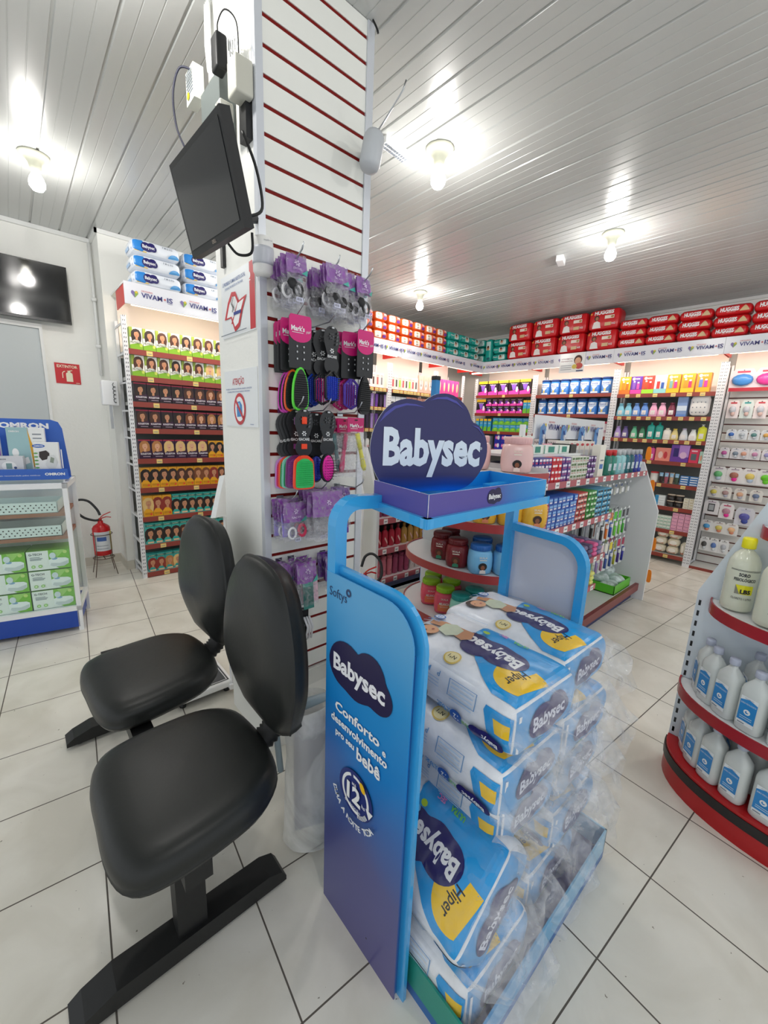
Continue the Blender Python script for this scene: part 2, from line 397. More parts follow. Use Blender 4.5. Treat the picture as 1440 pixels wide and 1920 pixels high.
# posters on the column's left face
def poster(name,y0,y1,z0,z1,label,fn):
    fr=frame((XC0-.0005,y1,z0),(0,-1,0),(0,0,1)); b=MB(); W=y1-y0; H=z1-z0
    b.prism([(0,0),(W,0),(W,H),(0,H)],lambda x,y,z=0: fr(x,y,z+.003),.003,M('E9ECEE',.35)); A=Art(b,fr,.0034)
    fn(A,W,H); b.build(name,label=label,cat='sign')
RED=M('C8323C',.4); BL=M('3B5E9E',.4); GR=M('7D8590',.5)
def smoke(A,W,H):
    A.rect(W*.86,W,H*.02,H,RED); A.text('É PROIBIDO FUMAR NESTE LOCAL',W*.41,H*.87,.014,BL,.01,W*.68); A.text('SMOKING PROHIBITED IN THIS AREA',W*.41,H*.79,.009,BL,0,W*.55)
    q=[(.10,.30),(.22,.56),(.34,.70),(.46,.68),(.55,.52),(.78,.56),(.66,.36),(.56,.12),(.42,.06),(.30,.30)]
    q=[(x*W,y*H) for x,y in q]; A.poly(q,RED); cx,cy=W*.43,H*.38; A.poly([(cx+(x-cx)*.78,cy+(y-cy)*.76) for x,y in q],M('F4F5F6',.4))
    A.poly([(W*.56,H*.56),(W*.59,H*.60),(W*.35,H*.2),(W*.31,H*.2)],RED)
    A.rect(W*.36,W*.40,H*.30,H*.35,WHITE); A.rect(W*.40,W*.62,H*.32,H*.37,M('2B3E8C',.4))
    for k in range(2):
        for i in range(9):
            t=i/8; x=W*(.36+.06*k)+.008*math.sin(t*7+k); A.rect(x,x+.005,H*(.38+.025*i),H*(.41+.025*i),BLACK)
    A.rect(W*.03,W*.82,H*.03,H*.045,GR)
    A.ell(W*.93,H*.78,.010,.012,WHITE); A.rect(W*.90,W*.96,H*.70,H*.715,WHITE)
poster('no_smoking_sign',1.625,1.965,1.905,2.155,'laminated no smoking notice with red state-shaped outline and red side strip on the column',smoke)
def aten(A,W,H):
    A.text('ATENÇÃO',W*.45,H*.80,.026,RED,.01,W*.36); A.text('PROIBIDA A ENTRADA DE PESSOAS USANDO CAPACETE',W*.45,H*.67,.006,BL,0,W*.8); A.text('ESTABELECIMENTO MONITORADO E GRAVADO',W*.45,H*.62,.006,BL,0,W*.7)
    cx,cy=W*.48,H*.31; A.ell(cx,cy,.062,.068,RED,24); A.ell(cx,cy,.048,.053,M('F4F5F6',.4),24)
    A.blob([(cx+x*.03,cy+y*.034) for x,y in ((-.9,-1),(-1,.2),(-.6,.9),(.2,1),(.9,.5),(1,-.9))],M('3A86C8',.4),1); A.ell(cx-.004,cy+.012,.012,.016,M('9CC6E8',.3))
    A.poly([(cx-.045,cy+.035),(cx-.035,cy+.045),(cx+.045,cy-.035),(cx+.035,cy-.045)],RED)
    A.text('vivamais',W*.85,H*.05,.007,BL,0)
poster('attention_sign',1.625,1.965,1.525,1.765,'white attention notice with a crossed-out blue picture in a red circle on the column',aten)
# PIR sensor on the column corner
r=empty('motion_sensor',(.768,1.575,2.085),math.radians(-12),'white half-round motion sensor on the corner of the column above the notices','sensor')
b=MB(); b.lathe([(.030,0),(.037,.012),(.038,.11),(.034,.128),(.02,.134)],M('F4F4F2',.3),n=24,sy=.9); b.build('housing',r)
b=MB(); b.lathe([(.0385,.035),(.0392,.045),(.0392,.085),(.0385,.095)],M('C9CDD6',.35),n=24,sy=.9); b.build('lens',r)
b=MB(); Art(b,frame((.01,-.0352,.113),(1,-.1,0),(0,0,1))).text('intelbras',0,0,.006,GR); b.build('lettering',r)
# monitor on its bracket
A_=Vector((.45,1.128,2.29));B_=Vector((.45,1.586,2.325));C_=Vector((.515,1.578,2.065));D_=Vector((.515,1.128,2.045))
cen=(A_+B_+C_+D_)/4; u=((A_-B_)+(D_-C_)).normalized(); v=((A_-D_)+(B_-C_)).normalized(); v=(v-u*v.dot(u)).normalized(); n=u.cross(v)
mon=empty('hanging_monitor',(.62,1.45,2.18),0,'black flat monitor tilted down on a bracket high on the left of the column','monitor')
def loc(p): return Vector(p)-Vector((.62,1.45,2.18))
fr=lambda x,y,z=0: loc(cen+u*x+v*y+n*z)
W2,H2=.205,.125
b=MB(); b.prism(smoothpoly([(-W2,-H2),(W2,-H2),(W2,H2),(-W2,H2)],0),fr,.028,BLACK); 
b.prism([(-W2*.7,-H2*.7),(W2*.7,-H2*.7),(W2*.7,H2*.7),(-W2*.7,H2*.7)],lambda x,y,z=0: fr(x,y,z-.028),.03,BLACK); b.build('casing',mon)
b=MB(); fr2=lambda x,y,z=0: fr(x,y,z+.0015); b.prism([(-W2+.016,-H2+.02),(W2-.016,-H2+.02),(W2-.016,H2-.016),(-W2+.016,H2-.016)],fr2,.001,M('1B1C22',.12,spec=.7)); b.build('screen',mon)
b=MB(); Art(b,fr,.002).text('DELL',0,-H2+.010,.009,M('C9B9A8',.4)); b.build('lettering',mon)
b=MB(); p0=cen-n*.055; b.tube([loc(p0),loc(p0-n*.05),loc((.70,1.56,2.25)),loc((.757,1.60,2.28))],.014,BLACK); b.build('bracket_arm',mon)
b=MB(); b.box(.735-.62,.759-.62,.17,.225,.36,.49,BLACK); b.build('wall_bracket',mon)
b=MB(); b.box(.745-.62,.759-.62,.455,.48,.01,.10,BLACK); b.build('cable_clip',mon)
b=MB(); b.tube(cat([loc(cen-v*.12-n*.04),loc(cen-v*.15-n*.06+u*.01),loc(cen-v*.15-n*.09+u*.04),loc(cen-v*.10-n*.1+u*.05)]),.004,BLACK)
b.tube(cat([loc(cen+u*.17-n*.04-v*.09),loc(cen+u*.175-n*.08-v*.07),loc(cen+u*.165-n*.09+v*.02),loc(cen+u*.13-n*.09+v*.11)]),.004,BLACK); b.build('cable',mon)
# electrics above the monitor
r=empty('wiring_box',(.757,1.66,2.62),0,'cream junction box with a cord socket on the column above the monitor','electrical box')
b=MB(); b.rbox(-.034,-.03,.085,.065,.075,.11,.008,M('C9C8BC',.5)); b.build('housing',r)
b=MB(); b.rbox(-.06,.055,.015,.05,.05,.06,.006,M('DEDDD3',.5)); A=Art(b,frame((-.086,.055,.015),(0,-1,0),(0,0,1)));
for dy in (-.01,.01):
    for dz in (-.014,0,.014): A.rect(dy-.003,dy+.003,dz-.003,dz+.003,BLACK)
b.build('socket',r)
b=MB()
for k in range(4): b.tube([(-.05,-.05+.02*k,.17),(-.05,-.04+.02*k,.20+.01*k),(-.04,.0+.015*k,.21),(-.02,.05,.24-.01*k)],.003,WHITE,6)
b.build('cable',r)
r=empty('power_adapter',(.68,1.70,2.72),0,'black power adapter brick hanging by its cord above the monitor','power adapter')
b=MB(); b.rbox(0,0,.075,.04,.055,.105,.008,BLACK); b.build('housing',r)
b=MB(); b.tube(cat([(0,0,.125),(-.01,-.02,.15),(0,-.06,.17),(.03,-.08,.14),(.04,-.07,.05)]),.0025,BLACK,6); b.build('cord',r)
b=MB(); b.box(.70,.757,1.76,1.95,2.48,2.80,M('6F7674',.5)); b.build('equipment_case',label='grey flat equipment case mounted on the column behind the monitor',cat='equipment case')
r=empty('ventilated_unit',(.70,2.01,2.80),0,'small white ventilated power supply with a yellow sticker left of the grey case','power supply')
b=MB(); b.box(-.02,.02,-.045,.045,0,.115,M('E3E6DD',.5)); A=Art(b,frame((-.02,.045,0),(0,-1,0),(0,0,1)))
for k in range(7): A.rect(.010,.08,.030+.011*k,.035+.011*k,GR)
A.ell(.03,.025,.014,.012,M('F2E21C',.4)); b.build('housing',r)
b=MB(); b.tube(cat([(-.01,-.02,.10),(-.05,.02,.11),(-.07,.05,.03),(-.06,.06,-.08),(-.04,.0,-.2),(-.09,-.12,-.33)]),.004,M('22243A',.5)); b.build('cable',r)
b=MB()
for k in range(4): b.tube([(.745,1.985-.012*k,CEIL-.01),(.74,1.98-.014*k,3.0),(.735,1.95-.02*k,2.9),(.74,1.85-.03*k,2.82)],.006,OFFW,6)
b.build('cable_bundle',label='bundle of white cables coming down the left edge of the column from the ceiling',cat='cable')
# siren on the right edge of the slat wall
r=empty('alarm_siren',(1.19,1.47,2.62),0,'grey capsule-shaped alarm speaker hanging on the right edge of the slatwall','siren')
b=MB(); b.lathe([(.01,-.075),(.034,-.066),(.042,-.05),(.042,.05),(.034,.066),(.01,.075)],M('BFC3C8',.45),n=24,T=Matrix.Rotation(.2,4,'Y')); b.build('housing',r)
b=MB(); b.box(.04,.07,.03,.118,.01,.06,GR); b.build('bracket',r)
b=MB(); b.tube([(.05,.11,.07),(.04,-.02,.11),(.045,-.12,.17),(.05,-.13,.20)],.003,SILV,6); b.build('hook',r)
b=MB(); b.tube(cat([(1.262,1.575,CEIL-.002),(1.268,1.56,3.12),(1.275,1.555,3.10)]),.004,BLACK); b.build('loose_cable',label='short black cable end sticking out at the top right of the slatwall',cat='cable')
# ceiling lamps
lampP=None
b=MB(); b.lathe([(.082,-.004),(.080,-.012),(.06,-.022),(.05,-.03),(.036,-.05),(.032,-.07),(.028,-.095)],M('D9DAC8',.5),n=24); sock=b
bb_=MB(); bb_.lathe([(.016,-.09),(.022,-.105),(.036,-.13),(.044,-.155),(.042,-.18),(.028,-.2),(.006,-.206)],M('FFFCF2',.5,emit=14),n=20)
lampP=Proto('ceiling_lamp','lamp',sock,[('bulb',bb_)])
for (x,y),l in zip(BULBS,('lit bulb in a round white holder on the ceiling just right of the column','lit bulb on the ceiling over the toothpaste gondola, small white box to its left','smallest lit bulb, far back on the ceiling over the orange nappy packs','lit bulb on the ceiling at the far left above the television wall')):
    put(lampP,(x,y,CEIL),0,l,None)
eb=MB(); eb.box(-.10,.10,-.03,.03,-.035,0,WHITE); A=Art(eb,frame((0,0,-.035),(1,0,0),(0,-1,0)),.0006)
for k in range(10): A.rect(-.09+.018*k,-.078+.018*k,-.022,-.004,GR); A.rect(-.09+.018*k,-.078+.018*k,.004,.022,GR)
put(Proto('emergency_light','emergency light',eb),(1.84,2.06,CEIL),.05,'white emergency light with a slotted face on the ceiling beside the column')
eb=MB(); eb.box(-.07,.07,-.03,.03,-.05,0,WHITE); put(Proto('emergency_light','emergency light',eb),(3.98,2.08,CEIL),.3,'tiny plain white box on the ceiling left of the toothpaste gondola bulb')
# television
r=empty('wall_television',(.09,5.0,2.36),0,'large black television on the white wall above the grey door','television')
b=MB(); b.box(-.6,.425,-.06,-.02,-.01,.47,M('0C0D0F',.25)); b.box(-.3,.2,-.02,.055,.1,.35,BLACK); b.build('casing',r)
b=MB(); b.box(-.59,.415,-.0615,-.0600,.012,.46,M('050608',.08,spec=.8)); b.build('screen',r)
b=MB(); A=Art(b,frame((0,-.0602,.003),(1,0,0),(0,0,1))); A.text('SAMSUNG',-.1,0,.008,SILV); b.build('lettering',r)
# extinguisher sign
fr=frame((.358,5.058,1.83),(1,0,0),(0,0,1)); b=MB(); b.prism([(0,0),(.19,0),(.19,.185),(0,.185)],lambda x,y,z=0: fr(x,y,z+.004),.004,M('C9202A',.4)); A=Art(b,fr,.0045); CR=M('EFE9CE',.4)
A.text('EXTINTOR',.095,.157,.024,CR,.02,.155); A.rect(.08,.13,.02,.09,CR); A.ell(.105,.09,.025,.016,CR); A.rect(.095,.115,.10,.118,CR); A.poly([(.09,.118),(.13,.126),(.13,.120),(.09,.112)],CR)
A.ring(.075,.09,.018,.024,CR,12,PI/2,PI*1.1); A.rect(.051,.057,.05,.09,CR); A.rect(.15,.18,.008,.012,CR)
b.build('extinguisher_sign',label='red square EXTINTOR sign on the white wall above the fire extinguisher',cat='sign')
# ================================================================== fire extinguishers
def extinguisher(x,y,label,stand=True,hose='loop',h=.30,rz=0,z0=.20,r_=.075):
    r=empty('fire_extinguisher',(x,y,0),rz,label,'fire extinguisher'); R_=M('C4161C',.25)
    b=MB(); b.lathe([(r_*.9,z0),(r_,z0+.012),(r_,z0+h-.03),(r_*.85,z0+h-.01),(r_*.3,z0+h+.02),(r_*.3,z0+h+.04)],R_,n=28); b.build('cylinder',r)
    b=MB()
    if stand:
        n=24
        for i,(a0,a1,c,zz0,zz1) in enumerate(((-150,-40,'D9DDE2',.05,.24),(-40,20,'E3D53A',.05,.24))):
            a0+=math.degrees(-rz);a1+=math.degrees(-rz); rr=r_+.0008
            b.grid(lambda u,v:(rr*math.cos(math.radians(a0+(a1-a0)*u)),rr*math.sin(math.radians(a0+(a1-a0)*u)),z0+zz0+(zz1-zz0)*v),8,1,M(c,.4))
        rr=r_+.0016
        b.grid(lambda u,v:(rr*math.cos(math.radians(-130+60*u)),rr*math.sin(math.radians(-130+60*u)),z0+.15+.04*v),8,1,M('3F63A8',.4))
        b.grid(lambda u,v:(rr*math.cos(math.radians(-135+75*u)),rr*math.sin(math.radians(-135+75*u)),z0+.07+.005*v),8,1,GR)
        b.grid(lambda u,v:(rr*math.cos(math.radians(-135+75*u)),rr*math.sin(math.radians(-135+75*u)),z0+.10+.005*v),8,1,GR)
        b.build('paper_label',r)
    zt=z0+h
    b=MB(); b.cyl((0,0,zt+.03),(0,0,zt+.06),.014,M('8A2A22',.3,.5)); b.box(-.012,.012,-.012,.012,zt+.045,zt+.065,R_)
    b.sqtube([(0,0,zt+.06),(.05,0,zt+.075),(.09,0,zt+.065)],.02,R_,.006); b.sqtube([(0,0,zt+.07),(.03,0,zt+.095),(.09,0,zt+.12)],.02,R_,.006); b.build('valve_handle',r)
    b=MB()
    if hose=='loop': pts=[(-.01,0,zt+.05),(-.05,0,zt+.05),(-.13,.0,zt+.09),(-.185,.02,zt+.17),(-.16,.03,zt+.25),(-.08,.02,zt+.24),(-.02,0,zt+.16),(.0,-.02,zt+.10)]
    else: pts=[(-.01,0,zt+.02),(.02,-.03,zt+.005),(.08,-.04,zt-.0),(.13,-.03,zt+.06),(.12,0,zt+.16),(.06,.02,zt+.22),(-.0,.02,zt+.20),(-.03,0,zt+.12)]
    P=[Vector(p) for p in pts]; sm=[]
    for i in range(len(P)-1):
        a,b_,c,d=P[max(i-1,0)],P[i],P[i+1],P[min(i+2,len(P)-1)]
        for k in range(6):
            t=k/6; sm.append(.5*((2*b_)+(c-a)*t+(2*a-5*b_+4*c-d)*t*t+(3*b_-a-3*c+d)*t**3))
    sm.append(P[-1]); b.tube(sm,.011,M('26282A',.5),8); b.build('hose',r)
    return r
extinguisher(.545,4.72,'red fire extinguisher with black hose loop in a wire stand under the EXTINTOR sign')
r=empty('extinguisher_stand',(.545,4.72,0),0,'thin rusty wire stand holding the fire extinguisher in the corner','stand')
RU=M('6E5A4E',.5,.6); b=MB()
for zz in (.17,.41): b.tube([(.088*math.cos(2*PI*i/20),.088*math.sin(2*PI*i/20),zz) for i in range(20)],.004,RU,6,closed=True)
b.tube([(-.08,0,.172),(.08,0,.172)],.004,RU,6); b.tube([(0,-.08,.172),(0,.08,.172)],.004,RU,6); b.build('ring_frame',r)
for a in (45,135,225,315):
    c,s_=math.cos(math.radians(a)),math.sin(math.radians(a)); b=MB(); b.tube([(.088*c,.088*s_,.41),(.09*c,.09*s_,.17),(.13*c,.13*s_,0.0)],.0035,RU,6); b.build('leg',r)
extinguisher(1.98,2.38,'red fire extinguisher with dark hose loop seen behind the blue display frame',False,'open',.33,math.radians(-35),.0,.08)
# ================================================================== OMRON / nebuliser showcase
cab=empty('glass_showcase',(.237,3.497,0),math.radians(-12),'white framed glass showcase with a blue base holding green boxes and perforated trays','showcase')
CW=.95;WF=M('EDEFF1',.35)
b=MB(); b.box(-CW,-.02,.0,.42,.03,.155,M('1C47A8',.4)); b.build('base',cab)
b=MB()
for (x0,x1,y0,y1,z0,z1) in ((-.028,.0,0,.028,0,1.085),(-.028,.0,.392,.42,0,1.085),(-CW,-CW+.028,0,.028,0,1.085),(-CW,-CW+.028,.392,.42,0,1.085),
    (-CW,0,0,.028,1.05,1.085),(-CW,0,.392,.42,1.05,1.085),(-.028,0,0,.42,1.05,1.085),(-CW,0,0,.028,.155,.19),(-.028,0,.0,.42,.155,.19)): b.box(x0,x1,y0,y1,z0,z1,WF)
b.box(-CW,-.028,.40,.405,.19,1.05,WF); b.build('frame',cab)
b=MB(); b.box(-CW+.028,-.028,.010,.014,.19,1.05,GLASS); b.build('glass_front',cab)
b=MB(); b.box(-CW+.028,-.028,.028,.392,1.076,1.083,GLASS); b.build('glass_top',cab)
for z in (.69,.855):
    b=MB(); b.box(-CW+.03,-.03,.03,.39,z,z+.025,M('9C6448',.4)); b.build('shelf',cab)
def cabloc(x,y,z): c,s_=math.cos(math.radians(-12)),math.sin(math.radians(-12)); return (.237+x*c-y*s_,3.497+x*s_+y*c,z)
tb=MB(); TW=M('DDE6E4',.4); tb.box(-.40,.40,0,.004,0,.075,TW); tb.box(-.40,.40,0,.25,0,.004,TW); tb.box(-.40,.40,.246,.25,0,.075,TW); tb.box(.396,.40,0,.25,0,.075,TW)
A=Art(tb,frame((0,0,0),(1,0,0),(0,0,1)))
for i in range(28):
    for j in range(3): A.ell(-.385+.028*i+.014*(j%2),.02+.018*j,.0045,.0045,BLACK,8); A.o=.0008
trayP=Proto('perforated_tray','tray',tb)
put(trayP,cabloc(-.47,.03,.881),math.radians(-12),'white perforated tray on the upper brown shelf of the glass showcase')
put(trayP,cabloc(-.46,.03,.716),math.radians(-12),'white perforated tray on the lower brown shelf of the glass showcase')
gb=MB(); gw,gh,gd=.235,.135,.2; G1c=M('7CC22E',.4); gb.box(-gw/2,gw/2,0,gd,0,gh,G1c); A=Art(gb,frame((-gw/2,0,0),(1,0,0),(0,0,1)))
A.rect(0,gw,0,gh,M('F1F3EF',.35)); A.poly([(gw*.5,gh),(gw,gh),(gw,0),(gw*.72,0),(gw*.5,gh*.3)],G1c); A.poly([(gw*.60,gh),(gw*.9,gh),(gw*.68,gh*.55)],M('A6D66A',.4))
A.text('G-TECH',gw*.2,gh*.84,.014,M('39424A',.4),.02,gw*.3); A.rect(gw*.07,gw*.3,gh*.66,gh*.69,GR); A.rect(gw*.07,gw*.36,gh*.59,gh*.62,GR); A.rect(gw*.07,gw*.33,gh*.53,gh*.56,GR)
for i in range(2): A.ell(gw*(.13+.16*i),gh*.2,.011,.011,G1c); A.ell(gw*(.13+.16*i),gh*.2,.007,.007,M('D6EDB8',.4)); 
A.blob([(gw*x,gh*y) for x,y in ((.5,.18),(.5,.5),(.62,.6),(.9,.56),(.97,.48),(.96,.24),(.85,.12),(.6,.1))],M('F5F7F8',.3),1); A.blob([(gw*x,gh*y) for x,y in ((.52,.2),(.55,.33),(.75,.28),(.95,.4),(.95,.24),(.85,.13),(.6,.12))],M('CFD5D8',.4),1)
A.ell(gw*.64,gh*.55,.016,.008,M('7FA8CF',.3)); A.ell(gw*.60,gh*.72,.018,.022,M('DCE6EC',.2)); A.ell(gw*.9,gh*.88,.012,.012,M('C9E27A',.4))
neb=Proto('nebulizer_box','box',gb)
for c in range(3):
    for k in range(3):
        put(neb,cabloc(-.155-.243*c,.035,.19+.145*k),math.radians(-12),['green and white nebulizer box in the right column','green and white nebulizer box in the middle column','green and white nebulizer box in the left column'][c]+[', bottom of the showcase',', middle of the stack in the showcase',', top of the stack in the showcase'][k],'nebulizer boxes in the glass showcase')
# counter display
OB=M('2F62C0',.4)
od=empty('counter_display',cabloc(-.22,.10,1.085),math.radians(-12),'blue cardboard OMRON counter display on top of the glass showcase','display')
b=MB(); out=[(-.30,0),(.215,0),(.215,.03),(.19,.34),(.17,.385),(.13,.40),(-.26,.40),(-.30,.385)]
b.prism(out,frame((0,.16,.02),(1,0,0),(0,.1,1)),.004,OB); A=Art(b,frame((0,.16,.02),(1,0,0),(0,.1,1))); A.text('OMRON',-.02,.355,.034,WHITE,.05,.27); b.build('backboard',od)
b=MB(); b.prism([(-.30,0),(.225,0),(.22,.07),(-.30,.07)],frame((0,-.01,.02),(1,0,0),(0,0,1)),.004,OB); b.prism([(-.30,0),(.22,0),(.22,.17),(-.30,.17)],frame((0,-.01,.02),(1,0,0),(0,1,0)),.003,OB)
A=Art(b,frame((0,-.01,.02),(1,0,0),(0,0,1))); A.text('OMRON',.15,.035,.016,WHITE,.05,.11); A.text('A marca mais recomendada pelos médicos',-.07,.028,.008,WHITE,0,.28); b.build('front_lip',od)
b=MB()
for x in (-.25,.19): b.box(x,x+.008,.0,.008,-.0,.02,WHITE); b.box(x,x+.006,.03,.036,.09,.22,WHITE)
b.build('wire_feet',od)
def obox(x,y,z,w,h,d,label,fn,base='F0F2F2'):
    m=MB(); m.box(-w/2,w/2,0,d,0,h,M(base,.4)); A=Art(m,frame((-w/2,0,0),(1,0,0),(0,0,1))); fn(A,w,h)
    put(Proto('medical_device_box','box',m),cabloc(-.22+x,.10+y,1.085+.022+z),math.radians(-12),label)
def f1(A,w,h):
    A.rect(0,w*.58,0,h,M('9FC4C9',.4)); A.poly([(w*.55,h),(w*.62,h*.75),(w*.8,h*.3),(w*.62,h*.2)],M('E0A92A',.4)); A.text('OMRON',w*.2,h*.92,.010,WHITE,.04); A.ell(w*.18,h*.5,.018,.03,WHITE); A.blob([(w*.35,h*.25),(w*.34,h*.38),(w*.5,h*.42),(w*.54,h*.3)],WHITE,1)
    for k in range(3): A.rect(w*.68,w*.92,h*(.7+.08*k),h*(.72+.08*k),GR)
def f2(A,w,h):
    A.rect(0,w,0,h*.13,M('1D5FC0',.4)); A.ell(w*.22,h*.9,.035,.012,M('1D5FC0',.4)); A.text('OMRON',w*.22,h*.9,.009,WHITE,.04); A.blob([(w*x,h*y) for x,y in ((.2,.6),(.22,.74),(.5,.78),(.62,.7),(.6,.55),(.3,.5))],M('38302F',.5),1)
    A.blob([(w*x,h*y) for x,y in ((.42,.38),(.55,.62),(.8,.66),(.93,.45),(.8,.28),(.55,.25))],M('DDE0E0',.3),1); A.poly([(w*.6,h*.45),(w*.66,h*.6),(w*.8,h*.56),(w*.74,h*.42)],M('8E9A8C',.4)); A.rect(w*.25,w*.75,h*.16,h*.20,M('6BB04A',.4))
    for k in range(5): A.ell(w*.08,h*(.3+.1*k),.012,.005,M('5DA85A',.4),8)
def f3(A,w,h):
    A.ell(w*.45,h*.58,w*.28,h*.2,WHITE,20); A.rect(w*.34,w*.56,h*.45,h*.70,M('7B9C9C',.3)); A.ell(w*.68,h*.5,.008,.008,M('3A4F80',.3)); A.text('OMRON',w*.2,h*.88,.008,GR,.03)
    for k in range(3): A.ell(w*(.25+.25*k),h*.16,.012,.009,M('3E6CB5',.4)); A.rect(w*(.17+.25*k),w*(.33+.25*k),h*.03,h*.07,M('3E6CB5',.4))
def f4(A,w,h): A.rect(0,w,h*.35,h*.95,M('8B5A9E',.4)); A.rect(w*.2,w*.8,h*.7,h*.74,WHITE); A.rect(w*.3,w*.5,h*.05,h*.5,WHITE)
obox(.0,.10,0,.20,.34,.04,'pale teal device box with a yellow swoosh at the back of the counter display',f1)
obox(.11,.035,.0,.135,.245,.05,'white and blue blood pressure monitor box at the right front of the counter display',f2)
obox(-.085,.03,.0,.135,.15,.06,'grey-white wrist monitor box at the left front of the counter display',f3,'D9DADF')
obox(-.17,.10,0,.06,.30,.03,'narrow purple and white thermometer pack at the left of the counter display',f4)
# ================================================================== scales
sc=empty('personal_scale',(.655,2.17,0),0,'white personal weighing scale with black platform beside the column behind the black seats','scale')
b=MB(); b.rbox(0,.17,.055,.30,.42,.04,.012,M('EFF0EF',.35)); A=Art(b,frame((-.15,-.04,.0755),(1,0,0),(0,1,0))); A.rect(.02,.28,.02,.36,M('43484C',.5)); A.rect(.03,.27,.028,.032,WHITE);A.rect(.03,.034,.028,.35,WHITE);A.rect(.266,.27,.028,.35,WHITE); b.build('platform',sc)
b=MB(); b.box(-.13,.13,-.01,.36,.02,.036,BLACK); b.build('under_frame',sc)
for x in (-.12,.12):
    for y in (.0,.34):
        b=MB(); b.lathe([(.016,0),(.018,.01),(.012,.024)],BLACK,x,y,n=12); b.build('foot',sc)
b=MB(); b.box(.135,.165,-.05,-.02,.036,1.05,WHITE); b.box(.12,.17,-.06,.0,.03,.06,WHITE); b.build('pole',sc)
b=MB(); b.prism([(0,0),(.13,0),(.12,.19),(.06,.22)],frame((.085,-.05,1.05),(1,.2,0),(.1,.25,1)),.05,M('E8EAEA',.35)); b.build('display_head',sc)
# ================================================================== two-seat beam chair
bench=empty('beam_seating',(.29,1.5,0),0,'two-seater black vinyl bench on a beam with T-shaped black feet','seating')
VIN=M('202221',.38,0,.035,60,spec=.4); MTL=M('101112',.5,0,.05,30)
def L(p): return (p[0]-.29,p[1]-1.5,p[2])
def pad_mesh(outline,th,T,mats=VIN,bk=.045):
    b=MB(); n=len(outline)
    prof=[(0,.052),(.35,.051),(.6,.048),(.78,.042),(.89,.032),(.955,.018),(.985,.004),(.992,-.001),(1.006,-.003),(1.008,-.006),(.994,-.009),(.985,-.03),(.955,-bk),(.6,-bk-.003),(0,-bk-.003)] if bk>.05 else [(0,.045),(.35,.044),(.6,.042),(.78,.038),(.88,.032),(.95,.020),(.985,.004),(1.0,-.015),(.997,-.032),(1.004,-.034),(1.0,-.038),(.98,-.05),(.9,-.053),(0,-.053)]
    vs=[];fs=[]
    for k,h in prof:
        for x,y in outline: vs.append((x*k,y*k,h-(.7*max(0,.05-y*k)**2 if bk>.05 else 0)))
    for j in range(len(prof)-1):
        for i in range(n): q=(i+1)%n; fs.append((j*n+i,j*n+q,(j+1)*n+q,(j+1)*n+i))
    b.add(vs,fs,mats,True,T); return b
def cr(pts,n=4):
    out=[];N=len(pts)
    for i in range(N):
        a,b_,c,d=[Vector(pts[(i+k)%N]) for k in (-1,0,1,2)]
        for k in range(n):
            t=k/n; out.append(tuple(.5*((2*b_)+(c-a)*t+(2*a-5*b_+4*c-d)*t*t+(3*b_-a-3*c+d)*t**3)))
    return out
SEAT=cr([(-.235,.02),(-.232,.13),(-.20,.215),(-.12,.245),(.02,.245),(.13,.225),(.21,.16),(.235,.06),(.235,-.06),(.21,-.16),(.13,-.225),(.02,-.245),(-.12,-.245),(-.20,-.215),(-.232,-.13)])
BACK=cr([(-.235,.05),(-.222,.14),(-.197,.22),(-.165,.285),(-.11,.335),(-.04,.352),(.04,.352),(.11,.335),(.165,.285),(.197,.22),(.222,.14),(.235,.05),(.228,-.03),(.19,-.115),(.135,-.20),(.10,-.235),(-.10,-.235),(-.135,-.20),(-.19,-.115),(-.228,-.03)])
def seat_set(cx,cy,rz,zs=.49,dx=0):
    RZ=Matrix.Translation(L((cx,cy,zs)))@Matrix.Rotation(rz,4,'Z')
    pad_mesh([(x,y*1.06-.005) for x,y in SEAT],.055,RZ@Matrix.Rotation(math.radians(-3),4,'Y')).build('seat',bench)
    # backrest: plane with u=-y (width), v=up, normal toward -x, leaning back a little
    Bt=RZ@Matrix.Translation((.235+dx,0,.285))@Matrix.Rotation(math.radians(-2),4,'Y').inverted()@Matrix(((0,0,-1,0),(-1,0,0,0),(0,1,0,0),(0,0,0,1)))
    pad_mesh(BACK,.062,Bt,bk=.055).build('backrest',bench)
    b=MB(); n=13; pts=[];rr=[]
    p0,p1,p2=Vector((.17,0,-.03)),Vector((.315,0,-.03)),Vector((.325,0,.13))
    N=26
    for i in range(N+1):
        t=i/N; q=p0*(1-t)**2+p1*2*t*(1-t)+p2*t*t; pts.append(RZ@q); rr.append(.036+.007*(i%2))
    b.tube(pts,rr,M('0C0C0D',.5),14); b.build('bellows_joint',bench)
seat_set(.285,1.165,math.radians(0))
seat_set(.335,1.82,math.radians(4))
b=MB(); b.box(-.29+.205,-.29+.275,.93-1.5,2.25-1.5,.35,.415,MTL); b.build('beam',bench)
for yy,x0,x1 in ((1.055,-.055,.535),(2.215,.03,.63)):
    b=MB(); b.box(.20-.29,.28-.29,yy-.03-1.5,yy+.03-1.5,.03,.37,MTL); b.build('post',bench)
    pf=[(x0,.018),(x0,.035),(x0+.03,.055),(x0+.10,.078),(x1-.06,.078),(x1-.015,.06),(x1,.035),(x1,.018)]
    b=MB(); b.prism([(x-.29,z) for x,z in pf],frame((0,yy-.042-1.5,0),(1,0,0),(0,0,1)),.084,MTL)
    fb_=b.build('foot_bar',bench)
    for xx in (x0+.05,x1-.05):
        b=MB(); b.lathe([(.02,0),(.022,.006),(.012,.02)],BLACK,xx-.29,yy-1.5,n=14); b.build('glide',fb_)
for cx,cy in ((.285,1.165),(.315,1.80)):
    b=MB(); b.box(cx-.12-.29,cx+.12-.29,cy-.09-1.5,cy+.09-1.5,.40,.442,MTL); b.build('seat_mount',bench)
